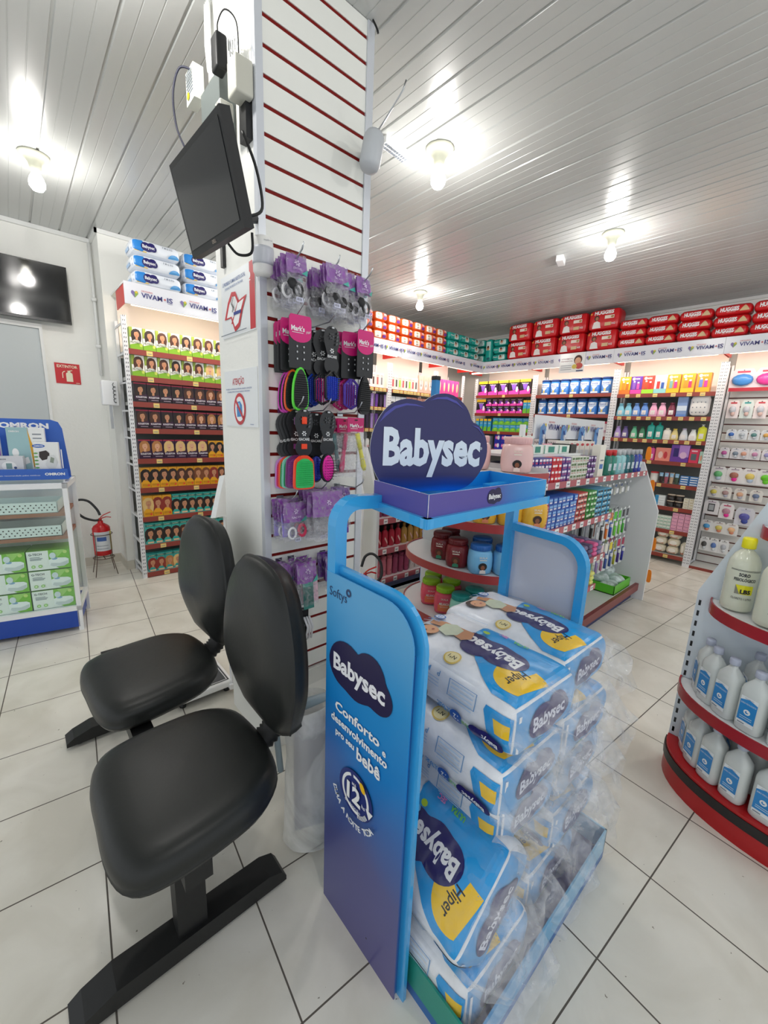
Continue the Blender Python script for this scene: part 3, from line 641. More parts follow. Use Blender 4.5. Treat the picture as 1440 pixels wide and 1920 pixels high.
# wrapped item behind the display
wr=empty('wrapped_frame',(.66,1.12,0),0,'folded frame wrapped in cloudy white plastic leaning behind the display side panel','wrapped item')
b=MB(); b.tube([(-.075,.06,.52),(-.02,.02,.56),(.10,-.05,.60),(.12,-.06,.3)],.022,M('8FA0A8',.4),10); b.tube([(-.075,.06,.52),(-.06,.05,.3)],.012,M('8FA0A8',.4),8); b.build('grab_bar',wr)
def wf(u,v):
    a=u*2*PI; z=.02+.56*v; k=1.0+.35*max(0,.6-v)*2+.10*noise.noise(Vector((math.cos(a)*2,math.sin(a)*2,v*3)))
    return (.02+.085*k*math.cos(a)+.03*(1-v),.0+.07*k*math.sin(a),z)
b=MB(); b.grid(wf,28,18,WRAP); b.build('plastic_cover',wr)
b=MB(); b.prism([(-.05,.04),(.09,.04),(.09,.5),(-.05,.5)],frame((.02,-.01,0),(1,-.4,0),(0,0,1)),.02,M('8A8791',.5)); b.build('grey_panel',wr)
# ================================================================== Babysec display
LB=M('35A3E3',.22,0,0,1,coat=.4); DK=M('241F48',.35); CLW=M('DCE8F4',.35)
def grad(name,stops,axis,lo,hi,rough=.3):
    # printed colour gradient of the artwork itself, along an object axis
    m=bpy.data.materials.new(name); m.use_nodes=True; nt=m.node_tree; b=nt.nodes['Principled BSDF']; Lk=nt.links.new
    tc=nt.nodes.new('ShaderNodeTexCoord'); sx=nt.nodes.new('ShaderNodeSeparateXYZ'); Lk(tc.outputs['Object'],sx.inputs[0])
    mr=nt.nodes.new('ShaderNodeMapRange'); mr.inputs[1].default_value=lo; mr.inputs[2].default_value=hi; Lk(sx.outputs['XYZ'.index(axis)],mr.inputs[0])
    n=nt.nodes.new('ShaderNodeTexNoise'); n.inputs['Scale'].default_value=1.6; Lk(tc.outputs['Object'],n.inputs['Vector'])
    ad=nt.nodes.new('ShaderNodeMath'); ad.operation='MULTIPLY_ADD'; ad.inputs[1].default_value=.5; Lk(n.outputs['Fac'],ad.inputs[0]); 
    a2=nt.nodes.new('ShaderNodeMath'); a2.operation='SUBTRACT'; a2.inputs[1].default_value=.25; Lk(ad.outputs[0],a2.inputs[0]); Lk(mr.outputs[0],ad.inputs[2])
    cr_=nt.nodes.new('ShaderNodeValToRGB'); el=cr_.color_ramp.elements
    while len(el)<len(stops): el.new(.5)
    for e,(p,c) in zip(el,stops): e.position=p; e.color=rgb(c)
    Lk(a2.outputs[0],cr_.inputs[0]); Lk(cr_.outputs[0],b.inputs['Base Color']); b.inputs['Roughness'].default_value=rough
    return m
PANG=grad('panel_print',[(0,'544F86'),(.22,'4E558F'),(.42,'2E66AE'),(.58,'0D7FCB'),(.8,'2E93D4'),(1,'5AA6D8')],'Z',0,1.15)
TRG=grad('tray_print',[(0,'5A50A0'),(.33,'5A50A0'),(.55,'2E7FC6'),(.75,'0A90D8'),(1,'35A6E0')],'X',-.25,.45)
TRL=M('554B9E',.35)
ds=empty('diaper_display',(1.04,.62,0),0,'tall blue Babysec nappy display stand with cloud sign, top tray and side panels','display stand')
ox,oy=1.04,.62
def D(x,y,z): return (x-ox,y-oy,z)
PX=.615; Y0,Y1=.560,.905; PH=1.15
def rounded(w,h,r,n=8,left=False):
    p=[(0,0),(w,0)]
    p+=[(w-r+r*math.cos(a*PI/2/n),h-r+r*math.sin(a*PI/2/n)) for a in range(n+1)]
    p+=[(0,h)]; return p
# side panel nearest the seats: printed outside (faces -x), u runs from far edge (y1) to near edge
fr=frame(D(PX,Y1,0),(0,-1,0),(0,0,1)); W=Y1-Y0
b=MB(); out=rounded(W,PH,.10)
fin=lambda x,y,z=0: fr(x,y,z)
b.prism(out,fin,.004,PANG); A=Art(b,fr,.0006)
A.text('Softys',.055,1.098,.026,M('243A66',.4),0,.080); A.ring(.102,1.116,.005,.011,M('243A66',.4),20)
cx,cy=.148,.900; cw,ch=.262,.200
A.blob([(cx+x*cw,cy+y*ch*.95) for x,y in smoothpoly(CLOUD)],DK,2,(cx,cy)); A.text('Babysec',cx+.002,cy-.004,.047,M('F0F1F6',.35),.035,.220); 
A.text('Conforto',.150,.758,.028,WHITE,.03,.195); A.text('e',.266,.742,.020,WHITE,.03); A.text('desenvolvimento',.157,.715,.024,WHITE,.03,.245); A.text('pro seu',.102,.676,.020,WHITE,.03,.088); A.text('bebê',.207,.668,.036,WHITE,.03,.098)
c0=(.158,.53); A.ell(*c0,.075,.072,M('1E2F78',.35),32); A.ring(*c0,.052,.061,WHITE,30,PI*.62,PI*1.6); A.ring(*c0,.052,.061,WHITE,30,-.1,PI*.55); A.poly([(c0[0]+.048,c0[1]-.005),(c0[0]+.078,c0[1]-.005),(c0[0]+.063,c0[1]-.032)],WHITE)
for k in range(7): a=-PI*.42+k*.13; A.poly([(c0[0]+r_*math.cos(a+d),c0[1]+r_*math.sin(a+d)) for r_,d in ((.055,-.03),(.068,-.03),(.068,.03),(.055,.03))],WHITE)
A.ell(c0[0]+.035,c0[1]+.05,.010,.016,M('F2C21C',.4),12,1,.6)
A.text('12',c0[0]-.002,c0[1]+.003,.050,WHITE,.04,.062); A.text('até',c0[0],c0[1]+.038,.011,WHITE,.01); A.text('hs',c0[0]+.043,c0[1]-.005,.012,WHITE,.01); A.text('de absorção',c0[0]-.004,c0[1]-.036,.010,WHITE,.01,.07)
t='DURA A NOITE TODA'
for i,chh in enumerate(t):
    if chh==' ': continue
    a=PI*1.13+(PI*.68)*i/(len(t)-1); A.text(chh,c0[0]+.094*math.cos(a),c0[1]+.094*math.sin(a),.017,WHITE,.03,None,a+PI/2); A.o-=A.st
A.ell(.235,.10,.003,.003,BLACK,8)
b.build('printed_side_panel',ds)
# blue tube border of that panel
def edge_path(x,y0,y1,h,r,lean=0):
    pts=[D(x,y0,0)]+[D(x,y0,h-r)]+[D(x,y0+r-r*math.cos(a*PI/2/8),h-r+r*math.sin(a*PI/2/8)) for a in range(1,9)]+[D(x,y1,h)]
    return pts
b=MB(); b.sqtube([Vector(p) for p in edge_path(PX+.022,Y0-.001,Y1,PH,.10)],.040,LB,.012,upv=(1,0,0)); b.build('panel_border',ds)
b=MB(); b.sqtube([Vector(p) for p in [D(PX+.0205,Y1-.017,0.0),D(PX+.0205,Y1-.017,1.28)]+[D(PX+.0205+.06-.06*math.cos(a*PI/12),Y1-.017-.0*a,1.28+.06*math.sin(a*PI/12)) for a in range(1,7)]+[D(.79,.89,1.335)]],.038,LB,.036,upv=(0,1,0)); b.build('post',ds)
b=MB(); b.box(PX+.004-ox,PX+.0395-ox,Y0+.006-oy,Y1-.002-oy,.0,PH-.11,M('1E62A8',.4)); b.build('panel_core',ds)
# far side panel: pale board in a blue frame
QX=1.47
b=MB(); b.sqtube([Vector(p) for p in [D(QX,.545,0)]+[D(QX,.545,1.07)]+[D(QX,.545+.10-.10*math.cos(a*PI/16),1.07+.10*math.sin(a*PI/16)) for a in range(1,9)]+[D(QX,.86,1.18)]],.03,LB,.035,upv=(1,0,0)); b.build('panel_border',ds)
b=MB(); b.sqtube([Vector(p) for p in [D(QX,.85,0),D(QX,.85,1.28)]+[D(QX-.06+.06*math.cos(a*PI/12),.85,1.28+.06*math.sin(a*PI/12)) for a in range(1,7)]+[D(1.30,.87,1.335)]],.038,LB,.036,upv=(0,1,0)); b.build('post',ds)
b=MB(); b.prism([(x,y) for x,y in rounded(.285,1.15,.085)],frame(D(QX+.004,.84,.01),(0,-1,0),(0,0,1)),.006,M('C9CCD8',.18)); b.build('side_board',ds,label='plain glossy grey-white side board')
# top tray
ta=Vector((.79,.92,0));tb_=Vector((.735,.652,0));tc_=Vector((1.365,.672,0));td=ta+(tc_-tb_)
TZ=1.33
def quad_tube(z,off=0):
    pts=[ta,tb_,tc_,td]; return [Vector((p.x-ox,p.y-oy,z)) for p in pts]
b=MB(); q=quad_tube(1.333-.012)
for i in range(4):
    a,c=q[i],q[(i+1)%4]; e=(c-a).normalized()*.012; b.sqtube([a-e,c+e],.024,LB,.026)
b.build('tray_frame',ds)
def walls(name,th,h0,h1):
    q=[Vector((p.x-ox,p.y-oy,0)) for p in (ta,tb_,tc_,td)]; cen=(q[0]+q[1]+q[2]+q[3])/4
    b=MB()
    b.add([(p.x,p.y,h0) for p in q]+[(p.x,p.y,h0+.003) for p in q],[(0,3,2,1),(4,5,6,7)],M('1489DA',.35))
    for i,(mo,mi_) in enumerate(((TRL,M('2E78C8',.4)),(TRG,M('1489DA',.4)),(TRG,M('2A9BE2',.4)),(TRG,M('1489DA',.35)))):
        a,c=q[i],q[(i+1)%4]; n_=Vector((a.y-c.y,c.x-a.x,0)).normalized(); n_=-n_ if n_.dot(cen-a)<0 else n_
        o_=n_*.003; vs=[(a.x,a.y,h0),(c.x,c.y,h0),(c.x,c.y,h1),(a.x,a.y,h1)]
        b.add(vs,[(0,1,2,3)],mo)
        a2,c2=a+o_,c+o_; b.add([(a2.x,a2.y,h0),(c2.x,c2.y,h0),(c2.x,c2.y,h1),(a2.x,a2.y,h1)],[(3,2,1,0)],mi_)
        b.add([(a.x,a.y,h1),(c.x,c.y,h1),(c2.x,c2.y,h1),(a2.x,a2.y,h1)],[(0,1,2,3)],WHITE)
    b.add([(q[1].x,q[1].y-.0003,h0),(q[1].x+.002,q[1].y-.0003,h0),(q[1].x+.002,q[1].y-.0003,h1),(q[1].x,q[1].y-.0003,h1)],[(0,1,2,3)],WHITE)
    fu=(q[2]-q[1]).normalized(); A=Art(b,frame((q[1].x,q[1].y,h0),fu,(0,0,1)),.001)
    cloudlogo(A,.30,(h1-h0)/2,.078,.056,0,DK,WHITE,1,.82,.2); b.build(name,ds)
walls('printed_tray',.003,1.334,1.392)
# cloud sign standing in the tray: measured outline laid onto a real upright board
S0=Vector((.80,.89,0)); th=math.radians(-25); su=Vector((math.cos(th),math.sin(th),0)); sn=Vector((math.sin(th),-math.cos(th),0))
sign_outline=[(-0.0452, 1.4801), (-0.0417, 1.5179), (-0.0304, 1.5556), (-0.0127, 1.5875), (0.0085, 1.6106), (0.0351, 1.6253), (0.0639, 1.6313), (0.092, 1.6284), (0.1139, 1.6236), (0.1249, 1.6347), (0.1461, 1.6465), (0.1712, 1.6525), (0.1989, 1.6511), (0.2242, 1.6403), (0.247, 1.623), (0.2632, 1.6019), (0.2749, 1.5739), (0.2957, 1.5668), (0.316, 1.5482), (0.3299, 1.5225), (0.3367, 1.4931), (0.3344, 1.4597), (0.3223, 1.4293), (0.3058, 1.4039), (0.287, 1.3836), (0.2657, 1.3701), (0.2295, 1.3602), (0.1659, 1.364), (0.1046, 1.3595), (0.0447, 1.36), (0.0058, 1.3715), (-0.0183, 1.3985), (-0.0375, 1.4389)]     # metres along the board, metres above the floor
so=smoothpoly(sign_outline)
SGR=grad('sign_print',[(0,'0A66D8'),(.10,'12429C'),(.28,'2A2C64'),(1,'2C2A60')],'Z',1.36,1.52)
fr=frame((S0.x-ox,S0.y-oy,0),su,(0,0,1)); b=MB()
b.prism(so,fr,.004,SGR,WHITE); A=Art(b,fr,.0006)
x0,z0=(-0.0054, 1.4439);x1,z1=(-0.0062, 1.5446);x2,z2=(0.3103, 1.4359)
HL=M('4A4AA0',.35)
A.poly([(-0.0196, 1.5605), (-0.0032, 1.5879), (0.0246, 1.6085), (0.0598, 1.6177), (0.0894, 1.6163), (0.1182, 1.6087), (0.0897, 1.6118), (0.0601, 1.6118), (0.0282, 1.6013), (0.0019, 1.5807)],HL); A.poly([(0.1321, 1.6291), (0.1551, 1.6394), (0.1857, 1.6427), (0.2179, 1.6323), (0.2447, 1.6088), (0.2185, 1.6246), (0.1863, 1.6351), (0.1554, 1.6349)],HL); A.poly([(0.274, 1.5643), (0.2983, 1.5588), (0.3217, 1.5288), (0.2969, 1.554)],HL)
zc=(z0+z1)/2
A.text('Babysec',(x0+x2)/2,zc,(z1-z0),CLW,.04,(x2-x0)); A.ring((0.3121, 1.4942)[0],(0.3121, 1.4942)[1],.003,.004,CLW,12); A.text('R',*(0.3121, 1.4942),.004,CLW)
b.build('cloud_sign',ds)
# floor platform
b=MB(); PB=grad('base_print',[(0,'4A9AD2'),(.5,'5CA6D4'),(1,'8CBEDC')],'X',-.4,.45); P0,P1=.665,1.48
b.box(PX+.045-ox,P1-ox,.335-oy,.91-oy,.0,.03,M('1E62A8',.4))
b.box(PX+.045-ox,P1-ox,.335-oy,.341-oy,.03,.125,PB); b.box(P1-.006-ox,P1-ox,.335-oy,.91-oy,.03,.125,PB); b.box(PX+.045-ox,PX+.051-ox,.335-oy,.91-oy,.03,.125,M('1F8F7E',.4)); b.box(PX+.045-ox,P1-ox,.904-oy,.91-oy,.03,.125,PB)
b.box(PX+.05-ox,P1-.006-ox,.341-oy,.904-oy,.030,.034,M('3B3478',.4)); b.build('base_tray',ds)
# ------------------------------------------------ soft nappy packs
PCK=M('EDF0F5',.28); PBL=M('1E9BE0',.28); PBL2=M('4E9ED8',.3); YEL=M('F3C61B',.3); PDK=M('231C63',.3); LTX=M('5C95C8',.35)
def softfn(Lx,Ly,Lz,seed,r=.045,amp=.0045,bul=.010):
    def f(q):
        q=Vector(q); h=Vector((Lx/2,Ly/2,Lz/2))
        c=Vector((max(-h.x+r,min(h.x-r,q.x)),max(-h.y+r,min(h.y-r,q.y)),max(-h.z+r,min(h.z-r,q.z))))
        e=q-c; n=e.normalized() if e.length>1e-6 else Vector((0,0,1))
        p=c+n*r
        a=max(0,1-(q.x/h.x)**2)*max(0,1-(q.y/h.y)**2); s_=max(0,1-(q.z/h.z)**2)
        p.z+= (1 if q.z>0 else -1)*bul*a*(abs(q.z)/h.z)**3
        p.x+= (1 if q.x>0 else -1)*bul*.7*s_*max(0,1-(q.y/h.y)**2)*(abs(q.x)/h.x)**3
        nn=noise.noise(Vector((q.x*9+seed,q.y*9,q.z*14)))*amp+noise.noise(Vector((q.x*26+seed,q.y*22,q.z*40)))*amp*.45
        return p+n*nn,n
    return f
def softmesh(b,Lx,Ly,Lz,f,mats,nx=26,ny=36,nz=14,off=0):
    h=(Lx/2,Ly/2,Lz/2)
    def face(ax,sg,na,nb,m):
        a,c=(ax+1)%3,(ax+2)%3
        def fn(u,v):
            q=[0,0,0]; q[ax]=sg*h[ax]; q[a]=(2*u-1)*h[a]*(1 if sg>0 else -1); q[c]=(2*v-1)*h[c]; p,n=f(q); return p+n*off
        b.grid(fn,na,nb,m)
    n=(nx,ny,nz)
    for ax in range(3):
        for sg in (-1,1): face(ax,sg,n[(ax+1)%3],n[(ax+2)%3],mats[(ax,sg)] if isinstance(mats,dict) else mats)
def onface(f,q0,u,v,Lz=0):
    q0,u,v=Vector(q0),Vector(u),Vector(v)
    def fr(x,y,z=0):
        p,n=f(q0+u*x+v*y); return p+n*z
    return fr
def nappy_pack(seed,W=.31,Ln=.49,H=.152):
    f=softfn(W,Ln,H,seed); b=MB()
    softmesh(b,W,Ln,H,f,{(0,-1):PCK,(0,1):PCK,(1,-1):PBL2,(1,1):PCK,(2,1):PCK,(2,-1):PCK})
    # top print: u=+y, v=-x
    A=Art(b,onface(f,(0,0,H/2),(0,1,0),(-1,0,0)),.0020,.0004); hu,hv=Ln/2,W/2
    A.blob([(-hu+.012,-hv+.01),(-hu+.012,-hv*.3),(-hu+.012,hv*.3),(-hu+.015,hv-.012),(-hu*.62,hv-.012),(-hu*.40,hv*.72),(-hu*.18,hv*.45),(-hu*.02,hv*.2),(hu*.12,-hv*.05),(hu*.22,-hv*.35),(hu*.25,-hv*.65),(hu*.18,-hv+.01),(-hu*.2,-hv+.01),(-hu*.6,-hv+.01)],PBL,7)
    A.blob([(-hu+.016,-hv*.05)]+smoothpoly([(-hu+.016,hv*.5),(-hu*.84,hv*.72),(-hu*.62,hv*.74),(-hu*.46,hv*.56),(-hu*.40,hv*.2),(-hu*.50,-hv*.06)],2)[2:-2]+[(-hu*.75,-hv*.1)],YEL,4)
    A.text('Hiper',-hu*.68,hv*.32,.030,M('1C1C22',.4),.01,.075,rot=PI/2*.9)
    c=(-hu*.20,-hv*.02); cc=smoothpoly(CLOUD); A.blob([(c[0]+x*.225,c[1]+y*.15) for x,y in cc],PDK,4,c); A.text('Babysec',c[0],c[1],.047,WHITE,.035,.185)
    A.ell(hu*.02,hv*.72,.026,.026,M('E6C765',.4),20); A.ell(hu*.02,hv*.72,.021,.021,M('F2E3A8',.4),20); A.text('N°1',hu*.02,hv*.72,.012,BLACK,.01)
    A.text('ULTRA',-hu*.30,-hv*.72,.013,M('7BD154',.4),.03,.05); A.text('SEC',-hu*.05,-hv*.72,.013,M('E48AC0',.4),.03,.03)
    SK1=M('C98F66',.5); HR=M('3B2318',.6)
    A.blob([(hu*(.30+.18*x),-hv*.05+hv*.22*y) for x,y in ((-1,.2),(-.6,1),(.6,.8),(1.6,.5),(2.6,.8),(2.8,0),(1.8,-.5),(.6,-.7),(-.6,-.9))],SK1,3)
    A.blob([(hu*(.42+.10*x),-hv*.0+hv*.26*y) for x,y in ((-1,-.6),(-1.2,.4),(-.2,1),(1.6,.8),(1.9,-.4),(.6,-.9))],M('C7CFB4',.5),3)
    A.ell(hu*.66,hv*.40,.036,.034,HR,16,3); A.ell(hu*.63,hv*.34,.030,.027,M('D9A27A',.5),16,3)
    for dx in (-.010,.010): A.ell(hu*.63+dx*.5,hv*.36+dx,.0032,.0032,HR,6)
    A.ell(hu*.60,hv*.30,.004,.006,M('B0564E',.5),8)
    A.ell(hu*.80,-hv*.25,.022,.018,M('3F7EC6',.4),16); A.ell(hu*.80,-hv*.25,.017,.013,M('E8EEF6',.4),16); A.text('12',hu*.80,-hv*.25,.014,M('3F7EC6',.4),.02); A.ring(hu*.86,hv*.02,.012,.017,M('9A9FAB',.4),16)
    A.text('ULTRABSORÇÃO',hu*.82,hv*.3-.05,.010,PBL,.01,.07); A.rect(hu*.3,hu*.9,-hv*.93,-hv*.90,PBL)
    A.ell(-hu*-.1,-hv*.45,.012,.010,M('A8C838',.4),8); A.ell(hu*.14,-hv*.30,.010,.010,M('6FB7E4',.4),8)
    # side (-x) print: u=+y, v=-z
    A=Art(b,onface(f,(-W/2,0,0),(0,1,0),(0,0,-1)),.0018,.0003); hz=H/2
    A.blob([(-hu+.01,-hz+.03),(-hu+.01,hz*.75),(-hu*.8,hz*.75),(-hu*.66,hz*.3),(-hu*.60,-hz*.4),(-hu*.62,-hz+.03)],PBL,4)
    A.blob([(-hu*.92,-hz*.3),(-hu*.92,hz*.2),(-hu*.76,hz*.2),(-hu*.72,-hz*.3)],YEL,2)
    for i,t in enumerate(('P','M','G','XG','XXG')): A.text(t,hu*(.05+.16*i),-hz*.62,.016,LTX,.01)
    for k in range(3): A.rect(hu*.02,hu*.75,-hz*.42+.010*k,-hz*.42+.010*k+.003,M('B9D2EA',.4))
    A.rect(-hu*.5,-hu*.12,-hz*.72,-hz*.70,LTX);A.rect(-hu*.5,-hu*.12,-hz*.12,-hz*.10,LTX);A.rect(-hu*.5,-hu*.49,-hz*.72,-hz*.1,LTX);A.rect(-hu*.13,-hu*.12,-hz*.72,-hz*.1,LTX)
    for k in range(5): A.rect(-hu*.47,-hu*.16,-hz*.62+.011*k,-hz*.62+.011*k+.003,M('B9D2EA',.4))
    for i in range(3): x=hu*(.80-.28*i); A.ell(x,hz*.35,.019,.019,M('353B55',.4),16); A.ell(x,hz*.35,.015,.015,M(('E6CF6A','C9CCD4','D6C58A')[i],.4),16)
    A.ell(-hu*.28,hz*.5,.022,.019,M('2C5DAE',.4),16); A.text('12',-hu*.28,hz*.5,.015,WHITE,.02); A.text('ULTRASEC',-hu*.10,hz*.42,.013,M('3D8CCB',.4),.03,.05); A.text('ULTRASEC',-hu*.43,hz*.5,.009,M('7BB35A',.4),.02,.04)
    A.blob([(-hu*.68+x*.10,hz*.55+y*.05) for x,y in CLOUD],PDK,1); A.text('Babysec',-hu*.68,hz*.55,.012,WHITE,.02,.07)
    # near end print (-y): u=+x, v=+z
    A=Art(b,onface(f,(0,-Ln/2,0),(1,0,0),(0,0,1)),.0018,.0004)
    A.blob([(-.01+x*.19,.012+y*.115) for x,y in smoothpoly(CLOUD)],PDK,3,(-.01,.012)); A.text('Babysec',-.01,.012,.036,M('D9DCEA',.35),.03,.155); A.text('ULTRA',-.045,-.052,.014,M('7BC154',.4),.03,.05); A.text('SEC',.005,-.052,.014,M('D98AB8',.4),.03,.03)
    A.rect(-W/2+.012,-W/2+.022,-hz+.02,hz-.02,PCK)
    # loose clear overwrap with crumpled tails
    wb=MB(); fw=softfn(W+.006,Ln+.010,H+.004,seed+40,.05,.007,.018)
    nf=14; 
    def tail(u,v,sx=1,base=-Ln/2-.004,L_=.11):
        # skirt of film flaring off the near end
        a=u*2*PI; c_,s_=math.cos(a),math.sin(a); k=(abs(c_)**5+abs(s_)**5)**(-.2); c_*=k; s_*=k
        gx=(W/2+.006)*c_*(1-.20*v+.22*noise.noise(Vector((c_*1.8,s_*1.8,v*1.6+seed)))); gz=(H/2+.006)*s_*(1-.30*v+.45*noise.noise(Vector((c_*1.8+9,s_*1.8,v*1.6+seed))))
        return (gx*1.0,base+.02-L_*v*(1+.22*noise.noise(Vector((c_*1.4,s_*1.4,seed)))),gz-.03*v)
    softmesh(wb,W+.006,Ln+.010,H+.004,fw,FILM,18,24,10)
    wb.grid(tail,44,10,FILM2)
    return b,wb
packs={}
for k,sd in enumerate((3,17,31)):
    b,wb=nappy_pack(sd); packs[k]=Proto('diaper_pack','nappy pack',b,[('plastic_wrap',wb)])
def pk(k,x,y,z,rz,label,rx=0,ry=0): put(packs[k],(x,y,z),math.radians(rz),label,None,math.radians(rx),math.radians(ry))
PY=.645
pk(0,.985,PY-.01,.825,-3,'film-wrapped Babysec nappy pack on top of the pile, nearer of the two topmost')
pk(1,1.292,PY+.02,.82,-1,'film-wrapped Babysec nappy pack on top of the pile, beside the grey side board')
pk(1,.955,PY-.005,.655,-2,'Babysec nappy pack directly under the topmost left pack, its white side print showing')
pk(2,1.28,PY-.01,.65,-2,'Babysec nappy pack in the second layer of the pile on the right',)
pk(2,1.01,PY+.02,.485,-2,'Babysec nappy pack in the third layer, half hidden behind the loose front pack')
pk(0,1.30,PY+.0,.48,-1,'Babysec nappy pack in the third layer on the right, its end behind crumpled film')
pk(1,.82,.625,.335,-4,'tilted Babysec nappy pack low at the front beside the blue printed side panel',0,-46)
pk(0,1.28,.63,.31,-1,'Babysec nappy pack low in the middle of the pile, behind the tray rim')
pk(2,.83,.61,.122,0,'lowest Babysec nappy pack at the front left, resting on the base tray',0,0)
pk(1,1.20,.645,.122,-1,'lowest Babysec nappy pack on the right, resting on the base tray behind crumpled film')
# ================================================================== wall shelving
UPM=M('E6E7EA',.4); SLOT=M('55585E',.6); BACKP=M('6E706E',.6); MAR=M('8C3A30',.35); TAGY=M('E3C878',.5); TAGW=M('F0F0EE',.5); REDH=M('D42A26',.35); FASC=M('E9EAF1',.25)
LEDM=M('FFE2C4',.5,emit=2.2)
def vivamais(A,x,z,k):
    """small shop lettering with a heart, k = letter height"""
    hx=x-3.2*k; A.poly([(hx,z-.7*k),(hx-.6*k,z+.05*k),(hx-.55*k,z+.4*k),(hx-.3*k,z+.55*k),(hx,z+.35*k)],M('7F6FA8',.4)); A.poly([(hx,z-.7*k),(hx,z+.35*k),(hx+.3*k,z+.55*k),(hx+.55*k,z+.4*k),(hx+.6*k,z+.05*k)],M('8FB04A',.4)); A.ell(hx+.3*k,z+.3*k,.22*k,.22*k,M('E3C33A',.4),8)
    A.text('VIVAM',x-.3*k,z,k*.85,M('3A3A80',.4),.02,3.6*k); A.rect(x+1.75*k,x+2.15*k,z-.06*k,z+.06*k,RED); A.rect(x+1.89*k,x+2.01*k,z-.2*k,z+.2*k,RED); A.text('IS',x+2.85*k,z,k*.85,M('3A3A80',.4),.02,1.0*k)
    A.text('DROGARIAS',x-1.1*k,z+.72*k,k*.26,RED,0,1.9*k)
    A.rect(x+2.4*k,x+3.3*k,z-.66*k,z-.6*k,M('3A3A80',.4))
def unit(run,name,u0,u1,zs,label,fas=True,tags=3,depth=.36,back=BACKP,top=2.40,logos=3,tagw=.05,strip=MAR,perf=True,slat=False,signs=True,side=None,tagm=TAGY,fu=None):
    mid=run((u0+u1)/2,0,0); r=empty(name,(mid[0],mid[1],0),0,label,'shelving unit')
    def Lc(u,d,z): p=run(u,d,z); return (p[0]-mid[0],p[1]-mid[1],p[2])
    def bx(b,a0,a1,d0,d1,z0,z1,m):
        p,q=Lc(a0,d0,z0),Lc(a1,d1,z1); b.box(min(p[0],q[0]),max(p[0],q[0]),min(p[1],q[1]),max(p[1],q[1]),z0,z1,m)
    o=Vector(Lc(0,0,0)); uv=Vector(Lc(1,0,0))-o
    def F(u,d,z): return frame(Lc(u,d,z),uv,(0,0,1))
    for a in (u0,u1-.036):
        b=MB(); bx(b,a,a+.036,0,.03,0,top,UPM); bx(b,a+.015,a+.021,.03,depth,.02,.05,UPM)
        A=Art(b,F(a,0,0),.0006)
        n=int(top/.035)
        for k in range(n):
            z=.04+k*.035
            for dx in (.008,.022): A.poly([(dx,z),(dx+.006,z+.006),(dx+.006,z+.020),(dx,z+.014)],SLOT); A.o=.0006
        # side ladder
        bx(b,a+.006,a+.03,depth-.03,depth,0,top,UPM)
        b.build('upright',r)
    b=MB(); bx(b,u0+.036,u1-.036,depth-.012,depth-.002,.02,top,back)
    if slat:
        for k in range(int(top/.1)): bx(b,u0+.036,u1-.036,depth-.016,depth-.012,.04+.1*k,.125+.1*k,M('D8D6D2',.4))
        b.mats[b.mi(back)]=M('5C2A26',.4) if back is BACKP else back
    b.build('back_panel',r)
    if zs:
        for i,z in enumerate(zs):
            b=MB(); bx(b,u0+.036,u1-.036,.012,depth-.014,z-.03,z,M('CFCFCB',.4)); sh_=b.build('shelf',r)
            b=MB(); bx(b,u0+.036,u1-.036,.0,.010,z-.045,z+.002,strip); A=Art(b,F(u0,0,0),.0006)
            w=(u1-u0-.1); nt_=tags if isinstance(tags,int) else tags[i%len(tags)]
            for k in range(nt_):
                x=.05+w*(k+.5)/nt_+random.uniform(-.03,.03)*(1 if nt_<8 else .2); A.rect(x-tagw/2,x+tagw/2,z-.044,z-.004,tagm); A.rect(x-tagw/2+.008,x+tagw/2-.008,z-.03,z-.024,GR); A.o=.0006
            b.build('price_rail',sh_)
    if fas:
        f0,f1=fu or (u0,u1); b=MB(); bx(b,f0,f1-.001,-.21,-.195,2.455,2.625,FASC); bx(b,f0,f1,-.195,depth,2.612,2.625,OFFW)
        A=Art(b,F(f0,-.21,0),.0006)
        for k in range(logos): vivamais(A,(f1-f0)*(k+.57)/logos,2.54,.044)
        fs_=b.build('sign_fascia',r)
        b=MB(); bx(b,u0+.005,u0+.011,-.195,.16,2.462,2.61,REDH); bx(b,u1-.013,u1-.007,-.195,.16,2.462,2.61,REDH); b.build('red_bracket',r)
        b=MB(); bx(b,u0+.05,u1-.05,-.19,-.16,2.455,2.475,LEDM); b.build('led_strip',fs_)
        b=MB(); bx(b,u0+.036,u1-.036,depth-.02,depth-.013,2.08 if not slat else 2.2,2.60,M('F6E9DF',.5)); b.build('light_back',r)
    if side: 
        for k in range(10): b=MB(); bx(b,u0-.002,u0+.010,.04,depth-.04,.12+.245*k,.135+.245*k,UPM); b.build('side_rung',r)
    return r
ZL=[.05,.332,.607,.889,1.164,1.442,1.68,1.905,2.132]
unit(LEFT,'shelving_unit',.80,1.93,ZL,'white shelving unit of hair dye boxes left of the column, VIVAMAIS fascia on top',tags=3,logos=3,side=1)
unit(LEFT,'shelving_unit',1.931,2.94,ZL,'white shelving unit hidden behind the column, beside the hair dye shelves')
zz=[.06,.45,.85,1.2,1.519,1.808,2.06]
unit(LEFT,'shelving_unit',2.941,3.95,zz,'back shelving unit just right of the column with make-up packs and purple tubes',tags=12,tagw=.06)
unit(LEFT,'shelving_unit',3.951,4.90,zz,'back shelving unit behind the cloud sign with pale blister packs on top',tags=12,tagw=.06)
unit(LEFT,'shelving_unit',4.901,5.60,zz,'narrow back shelving unit in the far corner with bright pink packs',tags=2,logos=2,fu=(4.901,5.788))
ZR=[.42,.706,.989,1.263,1.541,1.83,2.115]
